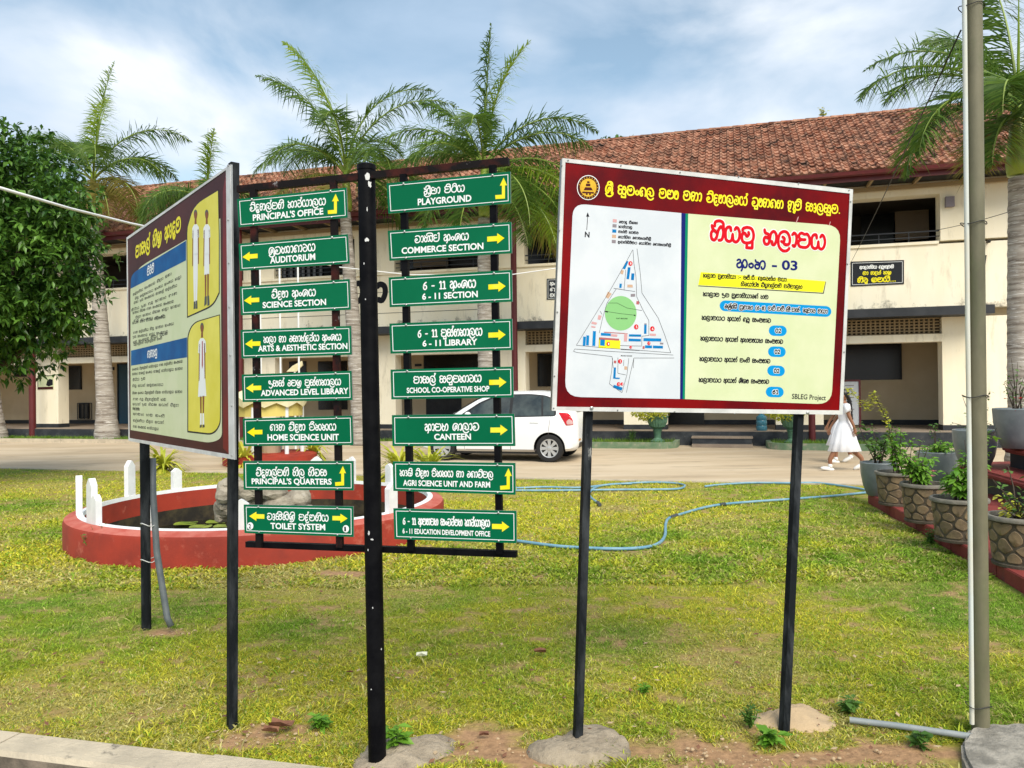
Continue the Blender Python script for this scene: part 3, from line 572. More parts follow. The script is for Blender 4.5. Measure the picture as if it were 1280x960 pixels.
# folded aluminium angle round the edge: face strip 6 px wide and a side lip
def trim(pl,a,b,c,e,parent,name='edge_trim',lip=-.034):
    mb=MB(); q=[pl.at(*a,.002),pl.at(*b,.002),pl.at(*c,.002),pl.at(*e,.002)]; mb.prism(q,pl.n*.0025); mb.prism([pl.at(*a,.0045),pl.at(*b,.0045),pl.at(*b,lip),pl.at(*a,lip)],(pl.at(*a)-pl.at(*e)).normalized()*.002); return mb.build(name,M['alu'],parent)
ic=[(706,202.5),(1061.5,241.8),(1049.5,513.5),(695.5,508)]
ic=[(706.5,203),(1062,242),(1049,513),(695.5,508.3)]
for i in range(4): trim(ZP,oc[i],oc[(i+1)%4],ic[(i+1)%4],ic[i],panel)
for (x,y) in ((710,200.5),(776,207),(850,215.5),(923,221),(998,229.5),(1061,237.8),(702,207),(699,288),(696.5,390),(693,470),(692,510),(1063,252),(1059,330),(1055,440),(772,512.5),(843,514.5),(918,517),(1045,518)): screw(panel,ZP,x,y,.0045,.0035)
for (x,y) in ((739.5,510),(1009.5,516)): screw(panel,ZP,x,y,.006,.0085,'bolt')
mb=MB(); poly(mb,ZP,rounded([(716.3,254.2),(851.7,266.3),(850,498.7),(705.8,496)],[16,0,0,20]),.0018); mb.build('map_field',M['board_white'],panel)
mb=MB(); poly(mb,ZP,[(851.7,266.3),(857,266.8),(853.4,498.8),(850,498.7)],.0018,0); poly(mb,ZP,[(857,266.8),(860.3,267.1),(856.2,498.9),(853.4,498.8)],.0018,1); line(mb,ZP,[(995,279),(998,271)],1,.002,2); line(mb,ZP,[(1036.5,282),(1038,277)],.8,.002,2); mb.build('divider_stripe',[M['navy'],M['teal_print'],M['pink_print']],panel)
mb=MB(); poly(mb,ZP,rounded([(860.3,267.1),(1051,282.3),(1039.3,505.5),(856.2,498.9)],[0,18,18,0]),.0018); mb.build('text_field',M['board_cream'],panel)
# header emblem and title
mb=MB(); c0=(735.3,234.5); poly(mb,ZP,disc(c0,14.2,15.6),.0020,0); poly(mb,ZP,disc(c0,13.3,14.7),.0022,1); poly(mb,ZP,disc(c0,10.4,11.4),.0024,2)
for i in range(22):
    if i in (5,6,7): continue
    a=math.pi/2+.35*0+2*math.pi*(i+.5)/22; poly(mb,ZP,disc((c0[0]+11.8*math.cos(a),c0[1]-13.0*math.sin(a)),.6,.7,6),.0025,2)
for q in ([(732.5,229.5),(738,229.8),(738,233),(732.3,232.8)],[(731.5,234),(739,234.2),(741,238),(729.5,237.8)],[(728,239.5),(742,240),(743,242),(727.5,241.5)],[(734,226.5),(736.8,226.6),(737,229),(733.8,229)]): poly(mb,ZP,q,.0026,1)
for (x,y) in ((730,240.4),(733.5,242.6),(737.5,242.8),(740.8,241)): poly(mb,ZP,disc((x,y),1.3,1.2,8),.0027,1)
mb.build('emblem',[M['white_print'],M['brown_print'],M['gold_print']],panel)
mb=MB(); sinhala(mb,ZP,"ශ්‍රී සුමංගල මධ්‍ය මහා විද්‍යාලයේ ව්‍යුහගත භූමි සැලසුම.",(756.5,241),(1050,267),10,w=.098,off=.0022); mb.build('title_lettering',M['yellow_print'],panel)
mb=MB(); 
for w,m,o in ((.185,0,.0022),(.115,1,.0034)): sinhala(mb,ZP,"නියමු කලාපය",(887.5,299.5),(1031,311.5),17.5,w=w,m=m,off=o,k=6)
mb.build('zone_name_lettering',[M['white_print'],M['red_print']],panel)
mb=MB(); sinhala(mb,ZP,"අංක",(920.5,334.5),(956.5,336.5),10.5,w=.12,m=0,off=.0022); latin(mb,ZP,"- 03",(964.5,336.2),(996.5,337.8),12,0,.0022,.03); mb.build('zone_number_lettering',M['navy'],panel)
def z4(x,y): return (860+x/6.4,330+y/6.4)
mb=MB(); poly(mb,ZP,[z4(84,172),z4(1080,231),z4(1085,238),z4(80,178)],.0020,1); poly(mb,ZP,[z4(1080,231),z4(1100,140),z4(1104,143),z4(1086,238)],.0020,1)
poly(mb,ZP,[z4(103,65),z4(1100,138),z4(1078,228),z4(82,168)],.0023,0); mb.build('yellow_banner',[M['bright_yellow'],M['black_print']],panel)
TX=[("කලාප ප්‍රධානියා :- ඩබ්.ඒ. ගුණරත්න මයා.",(118,106),(795,140),4.0,0),("නියෝජ්‍ය විදුහල්පති පරිපාලන",(420,175),(912,198),4.0,0),("කාලාප උප ප්‍රධානියාගේ නම",(118,255),(640,279),4.2,0),
 ("කලාපයට අයත් ගුරු සංඛ්‍යාව",(108,444),(660,468),4.4,0),("කලාපයට අයත් අනධ්‍යයන සංඛ්‍යාව",(98,610),(757,636),4.4,0),("කලාපයට අයත් පංති සංඛ්‍යාව",(90,774),(655,792),4.4,0),("කලාපයට අයත් ශිෂ්‍ය සංඛ්‍යාව",(84,942),(645,956),4.4,0)]
mb=MB()
for s,a,b,h,_ in TX: sinhala(mb,ZP,s,z4(*a),z4(*b),h,w=.135,off=.0026,k=3)
latin(mb,ZP,"SBLEG Project",(989.5,498.3),(1031.8,500.2),6.4,0,.0026,.012)
mb.build('text_lettering',M['black_print'],panel)
mb=MB()
def pill(a,b,r): # capsule outline in crop pixels
    ax,ay=a; bx,by=b; an=math.atan2(by-ay,bx-ax); o=[]
    for j in range(9): t=an+math.pi/2+math.pi*j/8; o.append(z4(ax+r*math.cos(t),ay+r*math.sin(t)))
    for j in range(9): t=an-math.pi/2+math.pi*j/8; o.append(z4(bx+r*math.cos(t),by+r*math.sin(t)))
    return o
poly(mb,ZP,pill((296,334),(1104,380),43),.0020)
P2=[((688,533),(748,535),'02'),((682,701),(740,703),'02'),((676,853),(733,856),'02'),((664,1023),(724,1025),'61')]
mb.build('blue_label',M['sky_print'],panel)
for a,b,_ in P2: mb=MB(); poly(mb,ZP,pill(a,b,42),.0020); mb.build('blue_label',M['sky_print'],panel)
mb=MB()
for w,m,o in ((.25,0,.0024),(.12,1,.0032)):
    sinhala(mb,ZP,"ශ්‍රේණි ප්‍රධාන (6-8) එච්.එම්.සී.එස්. කුමාර මයා",z4(290,352),z4(1112,395),4.4,w=w,m=m,off=o,k=3)
mb.build('label_lettering',[M['white_print'],M['black_print']],panel)
for a,b,s in P2:
    mb=MB()
    for w,m,o in ((.25,0,.0024),(.12,1,.0032)): sinhala(mb,ZP,s,z4(a[0]+8,a[1]+14),z4(b[0]-6,b[1]+14),4.6,w=w*1.1,m=m,off=o)
    mb.build('label_lettering',[M['white_print'],M['black_print']],panel)
# ---- the printed map
def z1(x,y): return (690+x/6.4,195+y/6.4)
def z3(x,y): return (690+x/6.4,310+y/6.4)
def z5(x,y): return (690+x/6.4,390+y/6.4)
mb=MB(); line(mb,ZP,[z1(278,592),z1(286,480)],.7,.0024); poly(mb,ZP,[z1(286,450),z1(299,486),z1(273,484)],.0024); latin(mb,ZP,"N",z1(260,648),z1(298,652),7,0,.0024,.03)
for i,s in enumerate(("පොදු ඒකක","කාර්යාල","පන්ති කාමර","යෝජිත ගොඩනැගිලි","ඉවත්කිරීමට යෝජිත ගොඩනැගිලි")):
    x0=(534,531,529,527,525)[i]; x1=(684,640,690,790,950)[i]; y=(536,574,614,656,696)[i]; sinhala(mb,ZP,s,z1(x0,y),z1(x1,y+(x1-x0)*.065),2.6,w=.15,off=.0024,k=3)
mb.build('legend_lettering',M['black_print'],panel)
mb=MB()
for x,y,m in ((503,518,0),(501,558,1),(499,600,2),(497,642,3),(495,684,1)): poly(mb,ZP,[z1(x-16,y-14),z1(x+16,y-11),z1(x+15,y+14),z1(x-17,y+12)],.0023,0); mb.build('legend_swatch',M[('pink_print','grey_print','blue_print','tan_print')[m]],panel); mb=MB()
mb=MB(); poly(mb,ZP,disc(z3(550,522),19.8,21.6,36),.0022); mb.build('playground_print',M['lawn_print'],panel)
mb=MB(); poly(mb,ZP,[z3(375,722),z3(548,738),z3(545,808),z3(372,800)],.0021); mb.build('highlight_print',M['bright_yellow'],panel)
mb=MB()
for L_ in ([(645,15),(600,100),(470,330),(195,778),(440,800),(700,818),(950,838),(900,690),(850,560),(720,360),(706,200),(680,5)],[(648,15),(655,120),(672,230),(678,390),(730,500),(775,580),(775,700),(720,705),(718,780)],[(590,175),(577,335),(515,325),(440,440),(405,560),(378,680)],[(493,322),(575,335),(665,348)],[(182,808),(172,826),(200,836),(480,868),(490,960)],[(182,808),(450,826),(970,856)],[(650,960),(655,880),(978,880)],[(445,440),(520,440),(600,480),(720,500)],[(420,505),(540,524),(665,538)],[(385,505),(400,530)],[(545,780),(640,783),(718,784)],[(550,812),(700,820)],[(380,715),(375,790)]):
    line(mb,ZP,[z3(*p) for p in L_],.42,.0025)
for L_ in ([(485,370),(478,470),(460,575),(560,645),(600,500),(615,370)],[(655,370),(625,500),(595,645)],[(528,365),(527,490),(590,503)],[(575,385),(572,430)]): line(mb,ZP,[z5(*p) for p in L_],.42,.0025)
poly(mb,ZP,[z3(425,503),z3(448,506),z3(447,516),z3(424,512)],.0026); poly(mb,ZP,[z3(655,533),z3(668,534),z3(668,544),z3(655,542)],.0026)
latin(mb,ZP,"PLAY GROUND",z3(513,568),z3(603,570),1.6,0,.0026,.02); latin(mb,ZP,"MAIN ROAD",z3(550,866),z3(640,868),1.5,0,.0026,.02)
mb.build('map_line',M['black_print'],panel)
mb=MB()
for q in ([(598,102),(612,108),(585,170),(566,164)],[(607,153),(629,155),(616,250),(596,247)],[(636,202),(660,204),(655,258),(632,255)],[(541,284),(559,286),(556,320),(538,318)],[(250,708),(272,710),(267,782),(246,780)],[(276,698),(298,700),(294,780),(272,778)],[(328,664),(352,666),(346,784),(322,782)],[(392,678),(470,684),(470,704),(390,700)],[(386,728),(424,732),(422,784),(384,780)],[(616,690),(714,692),(713,710),(615,708)],[(614,724),(712,728),(711,748),(613,746)],[(738,612),(757,613),(756,686),(736,686)],[(733,720),(874,724),(873,748),(731,745)],[(745,778),(800,780),(800,802),(744,800)],[(808,780),(888,783),(887,804),(808,802)]): (mb:=MB(),poly(mb,ZP,[z3(*p) for p in q],.0024,0),mb.build('map_building',M['blue_print'],panel))
for q in ([(495,443),(512,444),(508,534),(489,533)],[(508,524),(544,526),(541,536),(508,535)],[(495,582),(566,605),(556,630),(488,604)]): (mb:=MB(),poly(mb,ZP,[z5(*p) for p in q],.0024,0),mb.build('map_building',M['blue_print'],panel))
for q,m in (([(378,714),(538,726),(536,742),(376,732)],1),([(416,670),(605,682),(604,688),(416,677)],1),([(578,680),(604,682),(600,748),(575,746)],2),([(472,688),(524,692),(522,710),(470,706)],2),([(783,684),(832,686),(830,704),(782,702)],2),([(604,292),(645,294),(645,316),(602,314)],3),([(553,175),(575,180),(568,210),(548,206)],3),([(448,348),(478,366),(450,405),(428,392)],3),([(630,368),(665,366),(666,388),(630,390)],4),([(676,424),(697,426),(696,452),(674,450)],1),([(372,536),(398,542),(386,576),(364,570)],2),([(320,588),(362,598),(354,614),(314,606)],2),([(316,622),(350,628),(346,640),(312,634)],2),([(740,602),(757,603),(757,614),(739,613)],4),([(864,756),(892,758),(890,772),(864,770)],4),([(726,784),(742,786),(740,808),(724,806)],1)): (mb:=MB(),poly(mb,ZP,[z3(*p) for p in q],.0024,0),mb.build('map_building',M[('blue_print','dull_red','pink_print','tan_print','grey_print')[m]],panel))
for q,m in (([(495,388),(515,390),(514,410),(494,409)],1),([(580,434),(602,436),(600,462),(578,460)],3)): (mb:=MB(),poly(mb,ZP,[z5(*p) for p in q],.0024,0),mb.build('map_building',M[('blue_print','dull_red','pink_print','tan_print','grey_print')[m]],panel))
mb=MB()
NUM=[(z3(674,631),2.8,'5'),(z3(803,646),2.8,'6'),(z3(775,762),2.0,'7'),(z3(451,767),2.3,'1'),(z3(630,793),1.7,'4'),(z3(628,124),2.6,'8'),(z5(545,395),2.5,'2'),(z5(533,577),2.2,'3'),(z5(560,576),1.8,'4')]
for c,r,s in NUM: mb=MB(); poly(mb,ZP,disc(c,r,r*1.12,16),.0027,0); latin(mb,ZP,s,(c[0]-r*.33,c[1]+r*.55),(c[0]+r*.33,c[1]+r*.57),r*1.15,1,.0031,.01); mb.build('map_number',[M['red_print'],M['white_print']],panel)
for (a,b) in (((735.5,500),(722,930)),((999,505),(980,915))):
    p=G(*b); t=ZP.at(*a,-.048); d=(t-p).normalized(); mb=MB(); t2=t+d*.9; mb.bar(p-d*.03,t2,.036,.036,up=ZP.n); mb.build('post',M['old_steel'],zb)
p=G(722,938); mb=MB(); mb.blob((p.x-.0,p.y-.0,-.035),(.225,.17,.095),9,.3,56,28); craggy(mb,.035,8); o=mb.build('concrete_footing',M['footing'],smooth=True); tag(o,'rough grey concrete footing of the plan board\'s left post','concrete footing')
p=G(984,905); mb=MB(); mb.blob((p.x+.01,p.y+.03,-.04),(.23,.14,.08),12,.3,56,28); craggy(mb,.03,8); o=mb.build('concrete_footing',M['footing_tan'],smooth=True); tag(o,'sandy concrete footing of the plan board\'s right post','concrete footing')
# ================================================ UNIFORM BOARD (left)
LP=Plane((-1.313,3.6,2.66),(0.62741,-0.77868,.00486),(-.0266,.05626,.998))
ub=thing('uniform_board',G(291,912),'brown and yellow school uniform board seen at an angle, with pictures of three pupils','sign board')
oc=[(158.5,297),(288.5,205.5),(293.5,574.5),(161,551)]
mb=MB(); P_=[LP.at(*c,0) for c in oc]; mb.prism(P_,-LP.n*.008,1,1); mb.add([p+LP.n*.001 for p in P_],[(0,1,2,3)],0)
upan=mb.build('panel',[M['brown_print'],M['sign_back']],ub)
ic=[(159.6,299.5),(283,212.5),(286.6,568),(162,547.5)]
for i in range(4): trim(LP,oc[i],oc[(i+1)%4],ic[(i+1)%4],ic[i],upan,lip=-.004)
for (x,y) in ((285.5,207),(285.5,275),(286.5,329),(287,384),(288,444),(290,507),(290,569)): screw(upan,LP,x,y,.0045,.005)
def q7(x,y): return (150+x/4.8,200+y/4.8)
def q8(x,y): return (150+x/4.8,390+y/4.8)
mb=MB(); poly(mb,LP,rounded([q7(62,672),q7(402,470),q7(400,500),(277.5,262)][:0]+[q7(62,672),q7(398,478),q7(602,350),q8(612,760),q8(540,786),q8(64,708)],[24,0,0,30,10,0]),.0016)
mb.build('cream_field',M['board_cream'],upan)
mb=MB(); poly(mb,LP,[(278.5,240),(283,212.5),(286.6,568),(278.8,560)],.0014); mb.build('red_side_band',M['maroon_print'],upan)
mb=MB(); poly(mb,LP,rounded([q7(66,684),q7(396,484),q7(396,602),q7(64,772)],[22,0,0,0]),.0020); mb.build('blue_heading_band',M['deep_blue'],upan); mb=MB(); poly(mb,LP,[q8(66,232),q8(402,152),q8(402,272),q8(66,322)],.0020); mb.build('blue_heading_band',M['deep_blue'],upan)
mb=MB()
for pts,rr in (([q7(399,440),q7(402,400),q7(440,268),q7(592,178),q7(598,470),q7(598,800),q7(560,878),q7(402,948)],[0,0,30,0,0,0,22,0]),([q8(404,130),q8(440,60),q8(600,14),q8(606,400),q8(604,680),q8(560,740),q8(404,722)],[10,20,0,0,16,12,0])):
    poly(mb,LP,rounded(pts,rr),.0020,0)
    cx=sum(p[0] for p in pts)/len(pts); cy=sum(p[1] for p in pts)/len(pts)
    poly(mb,LP,rounded([(cx+(x-cx)*.95,cy+(y-cy)*.978-.4) for x,y in pts],rr),.0024,1); mb.build('picture_panel',[M['black_print'],M['board_yellow']],upan); mb=MB()
mb=MB()
def pupil(Q,cx,top,kind):
    # flat printed pupil: hair, face, arms, shirt, trousers or shorts or dress, legs, shoes (crop pixel coordinates)
    sc=1.0 if kind!='girl' else 1.03
    def p(pts,m,o=.0030): poly(mb,LP,[Q(cx+x,top+y*sc) for x,y in pts],o,m)
    e=[(13*math.cos(t),22+26*math.sin(t)) for t in [2*math.pi*i/14 for i in range(14)]]
    p([(x*.82,y*1.0-4) for x,y in e],1,.0030)
    p([(x*.68,y*.9+8) for x,y in e],0,.0034)
    p([(-5,50),(5,47),(6,78),(-6,80)],0)
    p([(-18,120),(-12,115),(-15,330),(-20,332)],0); p([(12,112),(19,112),(20,318),(15,320)],0)
    if kind=='girl':
        p([(-9,84),(9,82),(22,100),(24,165),(15,170),(14,235),(26,420),(-24,425),(-15,240),(-14,172),(-24,168),(-20,102)],2); p([(-1,100),(5,98),(6,240),(1,262),(-2,240)],3,.0034)
        p([(-13,418),(-3,418),(-3,535),(-10,535)],0); p([(3,418),(14,418),(10,533),(4,533)],0)
        p([(-11,520),(-2,520),(-2,590),(-12,594)],2,.0034); p([(3,520),(12,520),(14,590),(3,593)],2,.0034); p([(-13,588),(-2,586),(-2,600),(-14,604)],1,.0036); p([(3,586),(14,586),(16,600),(3,604)],1,.0036)
    else:
        p([(-8,82),(8,80),(20,98),(22,158),(14,162),(15,260),(-14,265),(-14,165),(-20,165),(-19,104)],2)
        if kind=='long': p([(-14,260),(14,256),(13,400),(9,555),(-1,558),(0,400),(-3,560),(-9,562),(-13,400)],2)
        else:
            p([(-14,258),(14,256),(16,378),(2,382),(-15,385)],2); p([(-12,380),(-2,380),(-3,520),(-10,522)],0); p([(3,378),(13,376),(11,518),(4,520)],0)
        p([(-10,545),(0,542),(0,585),(-12,590)] if kind=='long' else [(-12,515),(0,512),(-1,560),(-15,572)],1,.0034); p([(2,540),(10,538),(12,585),(2,588)] if kind=='long' else [(3,510),(14,508),(17,565),(4,570)],1,.0034)
PM=[M['skin_print'],M['hair'],M['white_print'],M['dull_red']]
for q_ in ((q7,453,305,'long'),(q7,520,305,'short'),(q8,492,72,'girl')): mb=MB(); pupil(*q_); mb.build('pupil_picture',PM,upan)
0 and mb.build('pupil_picture',[M['skin_print'],M['hair'],M['white_print'],M['dull_red']],upan)
mb=MB(); sinhala(mb,LP,"පාසල් නිළ ඇඳුම".replace('ඳ','ද'),(170,322),(226.5,287),14,w=.13,off=.0022); mb.build('title_lettering',M['yellow_print'],upan)
mb=MB(); sinhala(mb,LP,"පිරිමි",(184.5,344.5),(193,339.5),8,w=.11,off=.0026); sinhala(mb,LP,"ගැහැණු".replace('ණු','ණු'),(184.8,447),(197,444),8,w=.11,off=.0026); mb.build('heading_lettering',M['white_print'],upan)
WORDS="කලා පාසල් අංශය විද්‍යා සමුපකාරය ගෘහ නිවස පද්ධතිය ආපන සංඛ්‍යාව අයත් ගුරු මහා විදුහල්පති කාර්යාලය නිල පිටිය උප නම පංති".split()
LN=[(q7,80,808,312,682),(q7,92,832,370,700),(q7,85,858,345,752),(q7,70,902,345,798),(q7,95,945,365,870),(q7,78,918,325,848),(q7,84,965,270,938),(q8,76,66,275,28),(q8,82,125,325,70),(q8,78,150,290,118),(q8,80,182,288,128),(q8,84,196,255,156),
 (q8,76,345,378,296),(q8,76,372,378,338),(q8,78,408,154,398),(q8,76,443,262,436),(q8,76,486,376,478),(q8,80,522,278,526),(q8,78,552,355,560),(q8,78,578,120,584),(q8,80,610,270,626),(q8,80,650,265,664),(q8,80,686,234,702)]
mb=MB(); rw=random.Random(4)
for Q,x0,y0,x1,y1 in LN:
    n=max(2,int((x1-x0)/48)); s=' '.join(rw.choice(WORDS) for _ in range(n)); sinhala(mb,LP,s,Q(x0,y0+6),Q(x1,y1+6),2.5,w=.12,off=.0024,k=2)
mb.build('text_lettering',M['black_print'],upan)
for (a,b,dd) in (((291.5,560),(291,914),-.03),((181,540),(183,788),-.07)):
    p=G(*b); t=LP.at(*a,dd)
    if a[0]>200: p=G(290,911); t=AtY(292.3,204,3.665); 
    else: t=Vector((p.x+.0,p.y,2.3))
    mb=MB()
    if a[0]>200: mb.bar(p-Vector((0,0,.03)),t,.040,.040,up=LP.n)
    else: mb.tube([p-Vector((0,0,.03)),t],.031,14)
    mb.build('post',M['old_steel'] ,ub,smooth=a[0]<200,auto=40)
mb=MB(); a=AtY(187,620,5.16); mb.tube([a+Vector((-.0,.05,.25)),a+Vector((.01,.03,0)),AtY(196,690,5.12),AtY(209,772,5.08),AtY(214,783,5.07)],.021,12); o=mb.build('drain_pipe',M['pvc_dark'],smooth=True); tag(o,'dark plastic pipe leaning against the far post of the uniform board, tied with wire','pipe')
for y_,t in ((655,0),(700,0)):
    c=AtY(185,y_,5.14); mb=MB(); mb.tube([c+Vector((.045*math.cos(2*math.pi*i/12),.045*math.sin(2*math.pi*i/12),.012*math.sin(i))) for i in range(13)],.003,5); mb.build('tie_wire',M['alu'],o)
# ================================================ GROUND
FS=-.284; FA=math.atan(.284); U=Vector((math.cos(FA),-math.sin(FA),0)); Wv=Vector((-math.sin(FA),-math.cos(FA),0)); FO=Vector((0,22.04,0))
def B(u,w,z): return FO+U*u+Wv*w+Vector((0,0,z))
def uof(px,py,w):           # a facade coordinate seen at a pixel
    r=ray(px,py); n=Wv; p=FO+Wv*w; q=EYE+r*((p-EYE).dot(n)/r.dot(n)); return (q-FO).dot(U),q.z
def sheet(name,pts,m,label=None,kind='structure'):
    mb=MB(); mb.add(pts,[tuple(range(len(pts)))]); o=mb.build(name,m); return tag(o,kind=kind,label=label)
sheet('ground',[(-300,-100,-.5),(300,-100,-.5),(300,500,-.5),(-300,500,-.5)],M['earth'])
ra,rb=G(0,585.5),G(1080,606.5); RS=(rb.y-ra.y)/(rb.x-ra.x)
def roadY(x): return ra.y+RS*(x-ra.x)
sheet('road',[(-40,roadY(-40),0),(40,roadY(40),0),(40,22.3+FS*40,0),(-40,22.3+FS*-40,0)],M['road'])
mb=MB(); a=Vector((-40,roadY(-40),.0)); b=Vector((40,roadY(40),.0)); mb.bar(a+Vector((0,-.02,-.03)),b+Vector((0,-.02,-.03)),.10,.10); tag(mb.build('lawn_kerb',M['kerb']),kind='structure')
sheet('near_road',[(-40,-20,-.16),(40,-20,-.16),(40,2.2,-.16),(-40,6.5,-.16)],M['near_road'])
# value noise for turf patches
GR=rng.random((9,256,256))
def vn(x,y,s,k):
    x=x*s+100; y=y*s+100; xi=np.floor(x).astype(int); yi=np.floor(y).astype(int); fx=x-xi; fy=y-yi; fx=fx*fx*(3-2*fx); fy=fy*fy*(3-2*fy); g=GR[k]; A=lambda i,j:g[(xi+i)%256,(yi+j)%256]
    return (A(0,0)*(1-fx)+A(1,0)*fx)*(1-fy)+(A(0,1)*(1-fx)+A(1,1)*fx)*fy
DIRT=[(G(595,935),.26,.20),(G(850,935),.30,.16),(G(905,950),.25,.12),(G(335,922),.25,.13),(G(1000,948),.5,.10),(G(668,955),.15,.15),(G(210,792),.20,.10),(G(290,925),.15,.10),(G(420,718),.35,.09),(G(1110,945),.3,.12)]
PC=Vector((-2.88,8.97,0)); PR=2.06
def dirt(x,y):
    d=np.zeros_like(x)
    for c,rx,ry in DIRT: d=np.maximum(d,1.25-np.sqrt(((x-c.x)/rx)**2+((y-c.y)/ry)**2))
    d=np.clip(d*1.3+(vn(x,y,9,5)-.5)*1.3+(vn(x,y,28,4)-.5)*1.1,0,1)
    return d
def turf(x,y):
    """three weights: dry straw, yellow green, deep green"""
    a=.55*vn(x,y,.55,0)+.3*vn(x,y,1.7,1)+.15*vn(x,y,6,2); far=np.clip((y-4)/5,0,1)
    b=.5*vn(x+31,y,1.3,3)+.3*vn(x,y+9,4,4)+.2*vn(x,y,13,6)
    g=np.clip((a-.50)*3.4+.46-far*.46,0,1)
    for (px,py,rx,ry) in ((385,785,.55,.5),(85,665,.8,.7),(230,700,.9,.35),(250,640,0.8,.5),(775,800,.5,.5)):
        c=G(px,py); g=np.maximum(g,np.clip(1.3-np.sqrt(((x-c.x)/rx)**2+((y-c.y)/ry)**2),0,1)*.95)
    dry=np.clip((b-.50)*4.0,0,1)*(1-.6*g)
    dry=np.maximum(dry,dirt(x,y))
    return dry,g
C_DRY=np.array([.52,.44,.13]); C_YEL=np.array([.55,.53,.045]); C_GRN=np.array([.20,.34,.028]); C_DIRT=np.array([.36,.215,.115])
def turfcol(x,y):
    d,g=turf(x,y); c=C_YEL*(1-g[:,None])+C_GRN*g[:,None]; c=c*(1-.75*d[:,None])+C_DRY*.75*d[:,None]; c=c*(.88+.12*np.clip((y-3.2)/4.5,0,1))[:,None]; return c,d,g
def hgt(x,y): return .022*(vn(x,y,1.2,7)-.5)+.012*(vn(x,y,5,8)-.5)
def lawn_near(x): return 3.61-.253*(x+2.4) # line of the near kerb's back edge
nx,ny=260,200; xs=np.linspace(-14,9,nx); T=np.linspace(0,1,ny)**1.35
X=np.repeat(xs[:,None],ny,1); Y0=np.maximum(lawn_near(X),2.2); Y1=ra.y+RS*(X-ra.x)-.07; Y=Y0+(Y1-Y0)*T[None,:]
x=X.ravel(); y=Y.ravel(); z=hgt(x,y)*np.clip((Y1.ravel()-y)/.5,0,1)
idx=np.arange(nx*ny).reshape(nx,ny); q=np.stack([idx[:-1,:-1],idx[1:,:-1],idx[1:,1:],idx[:-1,1:]],-1).reshape(-1,4)
cx=x[q].mean(1); cy=y[q].mean(1); keep=(np.hypot(cx-PC.x,cy-PC.y)>PR-.12); q=q[keep]
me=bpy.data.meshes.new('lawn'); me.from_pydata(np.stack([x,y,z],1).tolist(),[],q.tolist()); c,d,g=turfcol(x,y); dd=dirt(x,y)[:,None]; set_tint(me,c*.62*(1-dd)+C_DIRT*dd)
me.materials.append(attrmat('lawn_soil',mul=30,bump=.6)); me.polygons.foreach_set('use_smooth',[True]*len(me.polygons)); o=bpy.data.objects.new('lawn',me); COL.objects.link(o); tag(o,kind='structure')
sheet('lawn_beyond',[(-40,2.2,-.02),(-13.9,2.2,-.02),(-13.9,roadY(-13.9)-.1,-.02),(-40,roadY(-40)-.1,-.02)],M['earth']); sheet('side_ground',[(8.9,2.2,-.02),(40,2.2,-.02),(40,roadY(40)-.1,-.02),(8.9,roadY(8.9)-.1,-.02)],M['earth'])
